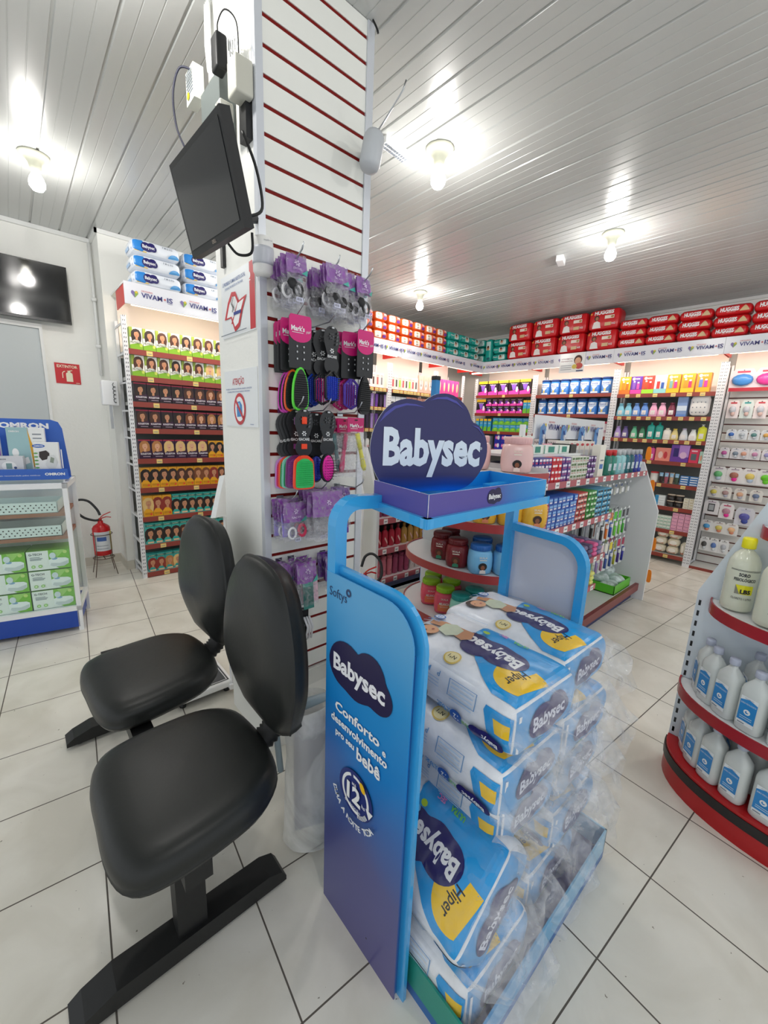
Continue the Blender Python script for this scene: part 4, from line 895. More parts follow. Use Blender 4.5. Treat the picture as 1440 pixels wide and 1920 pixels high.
unit(RIGHT,'shelving_unit',-4.42,-3.322,[.15,.45,.75,1.0,1.25,1.541,1.836,2.128],'shelving unit of sanitary pads at the far corner, left end of the right wall',tags=1,logos=3,fu=(-4.145,-3.322))
unit(RIGHT,'shelving_unit',-3.321,-2.172,[.15,.45,.75,1.0,1.25,1.53,1.825,2.104],'shelving unit with rows of blue milk powder cans',tags=1,logos=3)
unit(RIGHT,'shelving_unit',-2.171,-1.06,[.106,.42,.706,.989,1.263,1.524,1.803,2.083],'shelving unit with baby shampoos and boxed kits on the right wall',tags=(3,3,3,4,3,9,9,6),logos=3)
unit(RIGHT,'shelving_unit',-1.059,.06,[.03],'slatwall bay hung with baby dummies and toys at the right edge',tags=0,logos=3,slat=True,back=M('5C2A26',.4))
# lights under the fascias
def strip_light(x,y,rz,ln,e):
    l=bpy.data.lights.new('shelf_light','AREA'); l.shape='RECTANGLE'; l.size=ln; l.size_y=.03; l.energy=e; l.color=(1,.86,.74)
    o=bpy.data.objects.new('shelf_light',l); COL.objects.link(o); o.location=(x,y,2.45); o.rotation_euler=(math.radians(-35) if rz==0 else 0,math.radians(35) if rz else 0,0)
    if rz: o.rotation_euler=(0,math.radians(-35),0); l.size,l.size_y=.03,ln
    else: o.rotation_euler=(math.radians(35),0,0)
for x,ln in ((1.36,1.0),(3.44,.9),(4.42,.85),(5.25,.6)): strip_light(x,4.17,0,ln,3.2)
for y in (3.87,2.74,1.61,.5): strip_light(5.83,y,1,1.0,3.2)
# ------------------------------------------------------------------ product makers (front faces -Y, origin base centre front)
def carton(w,d,h,base,fn=None,rough=.35):
    b=MB(); b.box(-w/2,w/2,0,d,0,h,M(base,rough))
    if fn: fn(Art(b,frame((-w/2,0,0),(1,0,0),(0,0,1)),.0008,.0006),w,h)
    return b
def face(A,cx,cy,s,hair,skin='C99472',long=1.0,side=0):
    H=M(hair,.5); A.blob([(cx+s*x,cy+s*y) for x,y in ((-.62,-.95*long),(-.72,-.2),(-.66,.45),(-.35,.85),(.05,.95),(.45,.8),(.7,.35),(.74,-.3),(.6,-1.0*long),(.2,-.7),(-.3,-.7))],H,1)
    A.ell(cx+.05*s,cy+.08*s,.36*s,.5*s,M(skin,.5),10); A.rect(cx-.12*s,cx+.2*s,cy-.75*s,cy-.3*s,M(skin,.5)); A.poly([(cx-.4*s,cy+.35*s),(cx-.1*s,cy+.7*s),(cx+.35*s,cy+.6*s),(cx+.1*s,cy+.5*s)],H)
    A.ell(cx+.05*s,cy-.14*s,.13*s,.05*s,M('B4505A',.5),6); A.rect(cx-.14*s,cx-.04*s,cy+.12*s,cy+.16*s,H); A.rect(cx+.12*s,cx+.22*s,cy+.12*s,cy+.16*s,H)
def dye(w,h,base,hair,skin,style):
    def fn(A,W,H):
        if style=='green':
            A.rect(0,W,0,H,M('F0F1E8',.35)); A.rect(0,W*.25,H*.55,H,M('8FA33A',.4)); A.poly([(0,0),(W,0),(W,H*.24),(W*.6,H*.30),(0,H*.2)],M('7FB324',.4)); A.ell(W*.85,H*.22,W*.12,H*.09,M('C4D25A',.4),8)
            face(A,W*.52,H*.66,H*.30,hair,skin); A.text('NUTRISSE',W*.45,H*.33,H*.09,M('2E4A24',.4),.02,W*.8)
        elif style=='plum':
            A.rect(0,W,H*.93,H,M('A01E40',.4)); face(A,W*.48,H*.62,H*.34,hair,skin,1.1); A.poly([(0,H*.3),(W,H*.42),(W,H*.22),(0,H*.14)],M('3A1838',.4)); A.text('KOLESTON',W*.55,H*.26,H*.085,M('F2EEF2',.4),.02,W*.85); A.rect(W*.3,W*.9,H*.10,H*.13,M('B7A4B4',.4))
        elif style=='yellow':
            A.rect(0,W,0,H*.42,M('E8A81C',.4)); A.rect(0,W,H*.42,H,M('E2A024',.4)); face(A,W*.5,H*.62,H*.33,hair,skin,1.2); A.rect(W*.1,W*.9,H*.10,H*.2,M('C98A12',.4)); A.ell(W*.75,H*.12,W*.12,H*.05,M('E6462A',.4),8)
        else:
            A.rect(0,W,H*.84,H*.95,M('2E6E66',.4)); A.text('CLASSIC',W*.5,H*.90,H*.05,M('D8E8C8',.4),.01,W*.7); face(A,W*.5,H*.48,H*.32,hair,skin,1.25); A.rect(W*.15,W*.85,H*.04,H*.12,M('E8C9A0',.4))
    return carton(w,.07,h,base,fn)
DYE={}
def dp(style,hair,skin,w,h,base):
    k=(style,hair,skin,w,h)
    if k not in DYE: DYE[k]=Proto('hair_dye_box','box',dye(w,h,base,hair,skin,style))
    return DYE[k]
ORD=['top','second','third','fourth','fifth','sixth','seventh','eighth','bottom']
HN={'2A1C18':'black-haired','4A2A1E':'dark brown-haired','7A4526':'brown-haired','B27A44':'light brown-haired','DDBB7A':'blonde','8A2C22':'red-haired','1C1412':'very dark-haired','9A9AA0':'grey-haired'}
def dyerow(i,items,style,w,h,base,word,sk=None):
    """items: list of hair colours from left; each shade on each shelf gets its own wording"""
    z=ZL[8-i]; x=.856+w/2
    for k,hc in enumerate(items):
        if hc is None: x+=w+.004; continue
        skin=sk or ('D9A684' if hc in ('B27A44','DDBB7A','7A4526') else 'C48C68')
        put(dp(style,hc,skin,w,h,base),(x,4.362+.0,z+.001),random.uniform(-.012,.012),'%s dye box with %s woman on the %s dye shelf'%(word,HN[hc],ORD[i]),'%s dye boxes with a %s woman, %s shelf'%(word,HN[hc],ORD[i])); x+=w+.004
DB,DB2,BR,LBR,BLD,RD,VD,GY='2A1C18','4A2A1E','7A4526','B27A44','DDBB7A','8A2C22','1C1412','9A9AA0'
dyerow(0,[DB,DB,DB2,DB2,DB,DB2,DB2,DB,BR,BR],'green',.100,.185,'8CB82A','green and white')
dyerow(1,[DB2,DB2,DB2,DB,DB2,DB2,BLD,BLD,LBR,LBR],'green',.100,.18,'8CB82A','green and white')
dyerow(2,[DB,DB,VD,VD,DB2,DB2,BR,BR,RD,RD],'plum',.100,.17,'241420','dark plum')
dyerow(3,[DB2,DB2,DB,DB,BR,BR,LBR,LBR,RD,RD],'plum',.100,.17,'241420','dark plum')
dyerow(4,[LBR,LBR,BLD,BLD,BLD,BLD,None,None,None,None],'plum',.100,.178,'33163A','purple')
def dyerow2(i,items,style,w,h,base,word,x0):
    z=ZL[8-i]; x=x0+w/2
    for hc in items:
        put(dp(style,hc,'C48C68',w,h,base),(x,4.362,z+.001),random.uniform(-.012,.012),'%s dye box with %s woman on the %s dye shelf'%(word,HN[hc],ORD[i]),'%s dye boxes with a %s woman, %s shelf'%(word,HN[hc],ORD[i])); x+=w+.003
dyerow2(4,[DB,VD,VD,DB2,DB],'yellow',.072,.17,'E3A51E','yellow',1.485)
dyerow2(5,[VD,VD,DB,DB,DB2,DB2,BR,BR,RD,DB2,LBR,LBR,BR],'yellow',.076,.19,'E3A51E','yellow',.856)
dyerow2(6,[BLD,RD,RD],'yellow',.080,.20,'E3A51E','yellow',.856)
dyerow2(6,[VD,VD,DB,DB,VD,VD,DB,DB,DB2,DB2],'teal',.072,.20,'35B5AC','teal',1.108)
dyerow2(7,[DB,DB,VD,DB,DB2,DB2,DB,VD,DB2,DB,DB,VD,DB],'teal',.074,.205,'35B5AC','teal',.856)
dyerow2(8,[RD,RD,LBR,BLD,GY,BLD,LBR,BR,RD,LBR,BR,BLD,BR],'teal',.074,.18,'2FA9A4','sea-green',.856)
# small goods seen through the side of the unit
# ------------------------------------------------------------------ packs on the fascias
def wpack(w,d,h,base,fn,endm=None,seed=1):
    f=softfn(w,d,h,seed,min(h*.42,.045),.002,.001); b=MB(); softmesh(b,w,d,h,f,M(base,.3),10,6,5)
    A=Art(b,onface(f,(0,-d/2,0),(1,0,0),(0,0,1)),.0015,.0008); fn(A,w,h)
    if endm: endm(Art(b,onface(f,(-w/2,0,0),(0,-1,0),(0,0,1)),.0015,.0008),d,h)
    return b
def bs(A,w,h):
    A.blob([(-w*.49,-h*.3),(-w*.49,h*.35),(-w*.28,h*.42),(-w*.22,0),(-w*.28,-h*.4)],M('2C86D6',.3),3); A.rect(-w*.45,-w*.2,-h*.42,-h*.34,YEL)
    A.blob([(-w*.16+x*w*.30,h*.02+y*h*.75) for x,y in CLOUD],PDK,3); A.text('Babysec',-w*.16,h*.02,h*.2,WHITE,.02,w*.24); A.blob([(w*.36+w*.13*math.cos(a),-h*.42+h*.34*math.sin(a)) for a in [PI*k/8 for k in range(9)]],M('5BA3DE',.3),1)
    A.text('P M G XG',w*.22,h*.22,h*.13,GR,.01,w*.2)
def bse(A,w,h): A.rect(-w*.4,w*.4,-h*.3,h*.42,M('2C86D6',.3)); A.rect(-w*.4,w*.4,h*.05,h*.16,WHITE); A.rect(-w*.3,w*.2,-h*.25,-h*.05,M('A7C8EC',.3))
bsp=Proto('nappy_pack','nappy pack',wpack(.375,.26,.115,'E6EBF3',bs,bse,5))
for c,x in enumerate((1.065,1.46)):
    for k in range(3):
        put(bsp,(x-.018*(2-k)*0,4.27,2.684+.119*k-(.025*c)*0),random.uniform(-.02,.02),'blue nappy pack %s above the hair dye shelves'%(['at the bottom of the %s stack','in the middle of the %s stack','topmost of the %s stack'][k]%('left' if c==0 else 'right')))
def orf(A,w,h):
    A.blob([(-w*.44,-h*.4),(-w*.46,h*.3),(-w*.3,h*.42),(w*.0,h*.42),(w*.02,-h*.42)],M('F1E8DC',.35),3); A.ell(-w*.24,h*.1,w*.1,h*.14,M('C8B48A',.4),8); A.ell(-w*.22,-h*.2,w*.08,h*.1,M('B9A79C',.4),8)
    A.rect(w*.06,w*.34,h*.0,h*.38,M('E7654E',.4)); A.rect(w*.12,w*.36,-h*.35,-h*.02,M('6A2E8C',.4)); A.text('XG',w*.23,h*.2,h*.2,WHITE,.02)
orp=Proto('orange_pack','nappy pack',wpack(.225,.2,.105,'E2682A',orf,None,9))
cols=['%s column from the left'%s for s in ('first','second','third','fourth','fifth','sixth','seventh')]
lv=['bottom','middle','top']
for c in range(7):
    for k in range(3): put(orp,(3.36+.234*c,4.25,2.682+.108*k),random.uniform(-.03,.03),'orange nappy pack, %s of the %s, back fascia'%(lv[k],cols[c]))
def tef(A,w,h):
    A.blob([(w*.02,-h*.35),(w*.0,h*.3),(w*.2,h*.4),(w*.46,h*.35),(w*.46,-h*.38),(w*.2,-h*.42)],M('CFE9E4',.3),3); A.ell(w*.16,-.0*h,w*.09,h*.24,M('C98F66',.5),10); A.ell(w*.15,h*.17,w*.08,h*.12,M('4A2A1E',.5),10); A.rect(w*.28,w*.44,h*.05,h*.3,M('2C6C6C',.4)); A.text('Pampers',-w*.2,h*.05,h*.16,WHITE,.02,w*.3); A.rect(-w*.42,-w*.34,-h*.4,-h*.2,M('12485A',.4))
tep=Proto('teal_pack','nappy pack',wpack(.25,.2,.105,'1FA79A',tef,None,13)); 
for c in range(3):
    for k in range(3): put(tep,(5.02+.256*c,4.24,2.68+.108*k),random.uniform(-.04,.04),'teal nappy pack, %s of the %s stack left of the far corner'%(lv[k],['first','second','third'][c]))
def rput(p,y,z,label,x=5.92,rz=0,group=None): put(p,(x,y,z),-PI/2+rz,label,group)
tep2=Proto('teal_pack','nappy pack',wpack(.40,.2,.115,'1FA79A',tef,None,14))
for k in range(3): rput(tep2,4.35-.0,2.685+.117*k,'long teal nappy pack, %s of the stack right of the far corner'%lv[k],5.9)
tvb=MB(); f_=softfn(.12,.2,.34,15,.04,.004,.006); softmesh(tvb,.12,.2,.34,f_,M('1FA79A',.3),6,6,10); A=Art(tvb,onface(f_,(0,-.1,0),(1,0,0),(0,0,1)),.0015,.0008); A.blob([(-.04,.0),(-.04,.13),(.04,.13),(.04,.0)],M('CFE9E4',.3),2); A.ell(0,.03,.025,.03,M('C98F66',.5),10); A.ell(0,.05,.02,.02,M('4A2A1E',.5),8); A.rect(-.01,.04,-.15,-.11,M('12485A',.4))
rput(Proto('teal_pack','nappy pack',tvb),4.08,2.80,'teal nappy pack standing upright between two lying stacks of teal packs',5.9)
for k in range(3): rput(tep,3.88,2.68+.111*k,'teal nappy pack, %s of the stack next to the red packs'%lv[k],5.9)
def hgf(A,w,h):
    A.text('HUGGIES',w*.0,h*.33,h*.17,WHITE,.05,w*.62); A.ell(-w*.22,h*.08,w*.08,h*.13,M('3B2318',.5),12); A.ell(-w*.21,h*.06,w*.05,h*.09,M('A8704E',.5),12); A.blob([(-w*.34,-h*.42),(-w*.3,-h*.12),(-w*.2,-h*.06),(-w*.1,-h*.14),(-w*.06,-h*.42)],M('F1EDEA',.4),3)
    A.rect(w*.04,w*.34,-.0,h*.16,M('F0E3D6',.4)); A.ell(w*.28,h*.08,w*.05,h*.06,M('B98C54',.4),10); A.rect(w*.06,w*.26,-h*.34,-h*.18,M('D8B98C',.4)); A.text('XG',w*.33,-h*.26,h*.09,WHITE,.02); A.ell(-w*.4,h*.3,w*.04,h*.05,M('E58C3A',.4),8)
def hge(A,w,h): A.rect(-w*.3,w*.1,-h*.4,h*.4,M('E8E0DC',.4)); A.rect(-w*.2,w*.0,-h*.3,h*.3,RED)
hgb=wpack(.375,.24,.245,'D01A22',hgf,None,21)
hgp=Proto('red_pack','nappy pack',hgb)
for c,y in enumerate((3.54,3.145,2.75,2.355)):
    for k in range(2): rput(hgp,y,2.75+.248*k,'big red Huggies nappy pack, %s of the %s'%(('lower','upper')[k],('first pair, beside the teal packs','second pair of big red packs','third pair, over the taped notice','fourth pair of big red packs')[c]),5.9,random.uniform(-.03,.03))
def hwf(A,w,h):
    A.text('HUGGIES',-w*.10,h*.06,h*.36,WHITE,.05,w*.50); A.text('Supreme Care',-w*.05,-h*.2,h*.12,M('F0C8C0',.4),.0,w*.24); A.blob([(w*(.3+.13*x),h*.02+h*.3*y) for x,y in ((-1,-.8),(-.5,.2),(0,1),(.5,.3),(1,-.8))],M('D8B98C',.4),2)
hwp=Proto('red_wipes_pack','wipes pack',wpack(.31,.2,.105,'D01A22',hwf,None,27))
for c,y in enumerate((2.0,1.69,1.37,1.05,.73)):
    for k in range(3): rput(hwp,y,2.682+.107*k,'long red Huggies wipes pack, %s of the %s stack of red wipes'%(lv[k],('first','second','third','fourth','last')[c]),5.88,random.uniform(-.04,.04))
# taped notice hanging from the right-hand fascia
b=MB(); fr=frame((5.782,2.86,2.37),(0,-1,0),(0,0,1)); b.prism([(0,0),(.34,0),(.34,.25),(0,.25)],lambda x,y,z=0: fr(x,y,z+.002),.002,M('F3F4F2',.2)); A=Art(b,fr,.0028)
A.text('ATENDIMENTO',.10,.18,.016,M('7C3A44',.4),.01,.16); A.text('PREFERENCIAL',.10,.15,.014,M('7C3A44',.4),.01,.16)
for k in range(3): A.rect(.02,.17,.04+.025*k,.046+.025*k,GR)
A.ell(.25,.16,.055,.06,M('4A2A20',.5),14); A.ell(.25,.145,.042,.045,M('E3B08C',.5),14); A.ell(.27,.08,.05,.04,M('C8453A',.4),12); A.ell(.21,.075,.035,.03,M('D8C24A',.4),10); A.rect(.24,.33,.01,.025,NAVY)
b.build('taped_notice',label='white taped notice with a drawn girl hanging from the fascia under the red packs',cat='notice')
# ------------------------------------------------------------------ bottle, jar, can makers
def bottle(w,d,h,col,cap,capw=.4,caph=.12,neck=.8,lab=None,pw=2.6,kid=True,rough=.3,shape='round',labf=None,capc=None):
    b=MB(); hb=h*(1-caph); r=.5
    if shape=='tear': pr=[(.42,0),(.5,.02*h),(.5,.3*hb),(.46,.5*hb),(.36,.75*hb),(.24,.95*hb),(.2,hb)]
    elif shape=='tube': pr=[(.34,0),(.36,.02*h),(.42,.4*hb),(.5,.9*hb),(.5,hb)]
    elif shape=='pump': pr=[(.46,0),(.5,.02*h),(.5,.8*hb),(.42,.9*hb),(.16,.95*hb),(.14,hb)]
    else: pr=[(.46,0),(.5,.015*h),(.5,neck*hb),(.44,neck*hb+.5*(1-neck)*hb),(capw*.5,hb*.985),(capw*.48,hb)]
    T=Matrix.Translation((0,d/2,0)); b.lathe([(a,z) for a,z in pr],M(col,rough),n=16,sx=w,sy=d,T=T,pw=pw)
    c=MB(); cc=M(cap,.35)
    if shape=='tube': c.lathe([(.30,-.0),(.34,.002),(.34,.0),(.30,0)],cc,n=16,sx=w,sy=d,T=T,pw=pw)
    if shape=='pump': c.lathe([(.16,hb),(.16,hb+.3*caph*h),(.06,hb+.35*caph*h),(.06,hb+.75*caph*h),(.2,hb+.8*caph*h),(.2,h)],cc,n=12,sx=w,sy=w,T=T); c.box(-.1*w,.1*w,-.35*w+d/2,d/2,h-.16*caph*h,h,cc)
    elif shape!='tube': c.lathe([(capw*.5,hb),(capw*.5,h*.99),(capw*.42,h)],cc,n=16,sx=w,sy=w,T=T)
    if labf: labf(Art(b,lambda x,y,z=0: (x,d/2-d/2*max(0,1-abs(2*x/w)**pw)**(1/pw)-z-.001,y),.0008,.0005,6),w,hb)
    if not kid: 
        k=len(b.v); b.v+=c.v; b.f+=[[i+k for i in f] for f in c.f]; b.m+=[b.mi(c.mats[i]) for i in c.m]; b.sm+=c.sm; return b
    return b,c
def lab1(bg,fg,txt=None,y0=.25,y1=.7,k=.8,face_=None):
    def fn(A,w,h):
        A.rect(-w*k/2,w*k/2,h*y0,h*y1,M(bg,.4))
        if face_: face(A,0,h*(y0+y1)/2-.05*h,w*.32,face_)
        if txt: A.text(txt,0,h*(y1-.1),h*.07,M(fg,.4),.02,w*k*.75)
        for q in range(2): A.rect(-w*k*.25,w*k*.25,h*(y0+.06+.07*q),h*(y0+.08+.07*q),M(fg,.4))
    return fn
def simple(name,cat,mb): return Proto(name,cat,mb)
def can(w,h,col,lid,fn=None):
    b=MB(); T=Matrix.Translation((0,w/2,0)); b.lathe([(.49,0),(.5,.004),(.5,h*.86)],M(col,.3),n=32,sx=w,sy=w,T=T); b.lathe([(.51,h*.86),(.51,h*.97),(.49,h)],M(lid,.35),n=20,sx=w,sy=w,T=T)
    if fn: fn(Art(b,lambda x,y,z=0:(x,w/2-math.sqrt(max(0,w*w/4-x*x))-z-.001,y),.001,.0005,10),w,h*.86)
    return b
# ---- right wall, bay of pads (y 3.32..4.42, facing -X); u = -y
Y=lambda *ys:[-y for y in ys]
def padf(A,w,h): A.rect(0,w,h*.82,h,M('EFC52A',.4)); A.poly([(0,0),(w,0),(w,h*.34),(0,h*.22)],M('E246B4',.4)); A.poly([(w*.25,h*.68),(w*.75,h*.68),(w*.6,h*.3),(w*.4,h*.3)],M('8A5AD0',.4)); A.ell(w*.8,h*.35,w*.12,h*.2,M('EDE3F2',.4),8); A.text('Intimus',w*.5,h*.73,h*.09,WHITE,.01,w*.6)
def pad2(A,w,h): A.poly([(0,0),(w,0),(w,h*.42),(0,h*.25)],M('E246B4',.4)); A.ell(w*.5,h*.5,w*.28,h*.2,M('6A3AA8',.4),8); A.ell(w*.72,h*.4,w*.16,h*.16,M('F0C8E8',.4),8); A.text('Intimus',w*.5,h*.82,h*.1,WHITE,.01,w*.6)
p_pad=simple('pad_pack','pad pack',carton(.18,.12,.225,'1A1420',padf)); p_pad2=simple('pad_pack','pad pack',carton(.108,.1,.115,'1A1420',pad2))
row(RIGHT,p_pad,Y(4.275,4.08,3.885,3.69,3.495),.03,2.13,'yellow-topped black and pink pad pack on the top shelf of pads','top row of pad packs',.04)
row(RIGHT,p_pad,Y(4.285),.03,1.838,'single yellow-topped black and pink pad pack at the left of the second pads shelf',None)
for k,n_ in ((0,'lower'),(1,'upper')): row(RIGHT,p_pad2,Y(4.135,4.02,3.905,3.79,3.675,3.56),.03,1.838+.117*k,'small black and pink pad pack in the %s row of the second pads shelf'%n_,'small pad packs, %s row'%n_,.04)
def grf(A,w,h): A.poly([(0,0),(w,0),(w,h*.5),(w*.5,h*.62),(0,h*.35)],M('6FBF3A',.4)); A.ell(w*.5,h*.35,w*.3,h*.16,M('8FD84A',.4),8); A.text('Carefree',w*.5,h*.8,h*.1,WHITE,.01,w*.7)
def grf2(A,w,h): A.rect(0,w,h*.82,h,M('EFC52A',.4)); A.poly([(0,0),(w,0),(w,h*.4),(0,h*.3)],M('6FBF3A',.4)); A.text('Carefree',w*.5,h*.65,h*.08,WHITE,.01,w*.7)
p_cg=simple('liner_box','box',carton(.105,.07,.107,'3AA0CE',grf)); p_cg2=simple('liner_box','box',carton(.062,.07,.20,'3AA0CE',grf2))
row(RIGHT,p_cg2,Y(3.465,3.395),.03,1.838,'tall yellow-topped blue liner box at the right of the second pads shelf','tall liner boxes, second shelf')
row(RIGHT,p_cg2,Y(4.33,4.25,4.17,4.09),.03,1.543,'tall yellow-topped blue liner box at the left of the third pads shelf','tall liner boxes, third shelf')
for k,n_ in ((0,'lower'),(1,'upper')): row(RIGHT,p_cg,Y(3.97,3.86,3.75,3.64,3.53,3.42),.03,1.543+.109*k,'small blue and green liner box in the %s row of the third pads shelf'%n_,'small liner boxes, %s row'%n_)
def blf(A,w,h): A.ell(w*.35,h*.5,w*.25,h*.25,M('D85AA8',.4),8); A.ell(w*.65,h*.5,w*.2,h*.3,M('E8EAF6',.4),8); A.text('Sym',w*.4,h*.55,h*.15,WHITE,.02)
p_bl=simple('tampon_box','box',carton(.115,.08,.125,'2C36B0',blf))
for k,n_ in ((0,'lower'),(1,'upper')): row(RIGHT,p_bl,Y(3.90,3.78,3.66,3.54,3.42),.03,1.252+.127*k,'royal blue box in the %s row of the fourth pads shelf'%n_,'royal blue boxes, %s row'%n_)
p_gy=simple('grey_pack','pack',carton(.16,.1,.21,'B9BBC4',lambda A,w,h:A.rect(w*.55,w*.9,h*.7,h*.85,WHITE)))
row(RIGHT,p_gy,Y(4.13),.03,1.252,'pale grey pack with a small white label left of the royal blue boxes',None)
p_wt=simple('white_pack','pack',carton(.10,.08,.16,'ECECEC',lambda A,w,h:A.text('mili',w*.5,h*.5,h*.15,M('C83A4A',.4),.02)))
row(RIGHT,p_wt,Y(4.28),.03,1.252,'small white pack with a red word beside the pale grey pack',None)
# ---- milk cans
def canf(A,w,h):
    A.rect(-w*.42,w*.42,h*.62,h*.88,M('DDE9F6',.35)); A.text('Aptamil',0,h*.75,h*.12,M('2A56A8',.4),.02,w*.6); A.poly([(-w*.3,h*.58),(w*.3,h*.58),(0,h*.25)],M('E8F0FA',.35)); A.rect(-w*.35,w*.35,h*.05,h*.16,M('DDE3EA',.4)); A.ell(0,h*.26,w*.12,h*.10,M('D8C47A',.4),8)
p_can=simple('milk_powder_can','can',can(.135,.215,'3F7FCB','1E3E7C',canf))
row(RIGHT,p_can,[-y for y in span(3.25,2.24,7)],.03,2.106,'blue milk powder can on the top shelf of its unit','blue cans, top shelf')
row(RIGHT,p_can,[-y for y in span(3.27,2.24,7)],.03,1.827,'blue milk powder can on the second shelf of its unit','blue cans, second shelf')
row(RIGHT,p_can,Y(3.23),.03,1.532,'lone blue milk powder can beside the white hanging board on the third shelf',None)
p_canw=simple('milk_powder_can','can',can(.135,.2,'E6DDE0','C83A5A',lambda A,w,h:A.rect(-w*.4,w*.4,h*.3,h*.5,M('C8A0B0',.4))))
row(RIGHT,p_canw,Y(2.78,2.6,2.42,2.27),.03,1.532,'pale can with a red lid peeping over the white hanging board','pale cans behind the hanging board')
p_nan=simple('infant_formula_box','box',carton(.19,.12,.20,'E9E4E4',lambda A,w,h:(A.text('NAN',w*.5,h*.75,h*.2,M('7A6A7A',.4),.02,w*.6),A.ell(w*.5,h*.35,w*.15,h*.18,M('4A2A3A',.4),8),A.rect(0,w*.14,0,h,M('3A2030',.4)))))
row(RIGHT,p_nan,Y(3.18,2.96,2.74),.03,1.252,'white NAN formula box under the hanging board on the fourth shelf','white formula boxes, fourth shelf')
p_grn=simple('green_carton','box',carton(.2,.1,.13,'2F9A4A',lambda A,w,h:A.text('MUCILON',w*.5,h*.5,h*.25,WHITE,.03,w*.8)))
row(RIGHT,p_grn,Y(2.53,2.315),.03,1.252,'green carton with white lettering on the fourth milk shelf','green cartons, fourth milk shelf')
# ---- baby bay (y 1.06..2.17)
def kit(a,b_,c,d): 
    def fn(A,w,h): A.ell(w*.25,h*.86,w*.14,h*.09,M('F2E9E6',.4),8); A.text('KIDS',w*.6,h*.86,h*.09,WHITE,.02,w*.35); A.rect(0,w,0,h*.24,M(b_,.4)); A.rect(w*.2,w*.46,h*.26,h*.66,M(c,.3)); A.rect(w*.56,w*.8,h*.26,h*.60,M(d,.3)); A.rect(w*.25,w*.41,h*.66,h*.74,WHITE); A.rect(w*.6,w*.76,h*.60,h*.68,WHITE)
    return simple('gift_kit','box',carton(.132,.08,.215,a,fn))
for i,(y,c,l) in enumerate(((2.062,('E8B422','EF7A2A','E2901C','C8741A'),'orange and yellow'),(1.935,('6A3AA8','E246A4','8A5AC0','C850A8'),'purple and pink'),(1.80,('E0483A','9AD83A','B8502A','C8342A'),'red and lime'),(1.665,('CFE4E0','8AC8CC','D83A3A','3A5AA8'),'pale teal with red and blue'),(1.53,('F0A030','F0B82A','7AA8A0','D83A8A'),'first orange-and-pink'),(1.385,('EFA52A','F2BE2E','C8902A','D83A6A'),'second orange-and-pink'),(1.235,('F09A2A','EDB22A','6A8AC8','C83A9A'),'rightmost orange'))):
    rput(kit(*c),y,2.085,'%s boxed kit on the top shelf of the baby unit'%l,6.03)
def bb2(col,cap,l,w=.095,h=.165,shape='tear',cw=.55): return simple('shampoo_bottle','bottle',bottle(w,.05,h,col,cap,cw,.10,shape=shape,kid=False,labf=lab1('E8E4E0',col,None,.15,.5,.5)))
for i,(y,c,l) in enumerate(((2.08,'8ACBE0','first pale blue'),(1.99,'7FC4DC','second pale blue'),(1.895,'6E9ADC','first mid blue'),(1.80,'5E8CD4','second mid blue'),(1.70,'E8A8C8','first pale pink'),(1.605,'EBB0CC','second pale pink'),(1.505,'7A2A44','dark wine-coloured'))):
    rput(bb2(c,c,l),y,1.805,'%s drop-shaped baby shampoo bottle on the second shelf of the baby unit'%l,6.03)
rput(simple('baby_towel_pack','pack',carton(.10,.10,.23,'7E9AC8',lambda A,w,h:(A.rect(0,w,h*.3,h*.55,M('CFDDEB',.4)),A.rect(0,w,0,h*.12,M('5E86C8',.4))))),1.40,1.805,'blue cylinder-like pack beside the shampoo bottles on the second baby shelf',6.03)
rput(simple('baby_pillow_pack','pack',wpack(.19,.1,.23,'E9E8E6',lambda A,w,h:[A.ell(-w*.3+w*.2*(i%4),-h*.35+h*.25*(i//4),.006,.008,GR,8) for i in range(12)],None,33)),1.235,1.935,'white pack with a small dark pattern at the right of the second baby shelf',6.08)
for i,(y,c,cp,sh,l,h) in enumerate(((2.075,'B79AD8','B79AD8','tear','lilac drop-shaped',.15),(1.985,'6A5A98','6A5A98','tear','dark purple drop-shaped',.15),(1.88,'66BE94','4AA87A','tear','pale green drop-shaped',.15),(1.785,'2E7A54','1F5E40','tear','dark green drop-shaped',.15),(1.69,'2BA79A','2BA79A','pump','first teal pump',.205),(1.60,'22A092','22A092','pump','second teal pump',.205),(1.51,'F0ECE2','EFE6CC','round','white oval',.14),(1.43,'E3D28A','E8CC4A','tear','yellowish clear',.135),(1.335,'D6DADF','C9B9D8','tear','colourless drop-shaped',.14),(1.245,'EDEFEE','E0E4E6','tear','white drop-shaped',.13),(1.16,'E4E83A','F0F2EE','pump','lime yellow pump',.19))):
    rput(bb2(c,cp,l,.085,h,sh,.5),y,1.526,'%s baby bottle on the third shelf of the baby unit'%l,6.03)
rput(bb2('D84A98','5A2A4A','',.07,.17,'round'),1.635,1.265,'bright pink bottle on the fourth shelf of the baby unit',6.03)
rput(simple('gift_kit','box',carton(.16,.08,.16,'E88C7A',lambda A,w,h:(A.ell(w*.35,h*.45,w*.16,h*.28,M('F0C8BC',.4),10),A.ell(w*.68,h*.45,w*.13,h*.28,RED,10)))),1.51,1.265,'salmon pink gift box with two bottle shapes on the fourth baby shelf',6.03)
rput(simple('gift_kit','box',carton(.185,.08,.205,'6A3A9A',lambda A,w,h:(A.rect(w*.45,w,h*.3,h,M('B88AD0',.4)),A.rect(w*.15,w*.42,h*.3,h*.8,M('2E1E6A',.3)),A.ell(w*.7,h*.4,w*.2,h*.2,M('E0B8D8',.4),10)))),1.335,1.265,'purple gift box with a dark bottle picture on the fourth baby shelf',6.03)
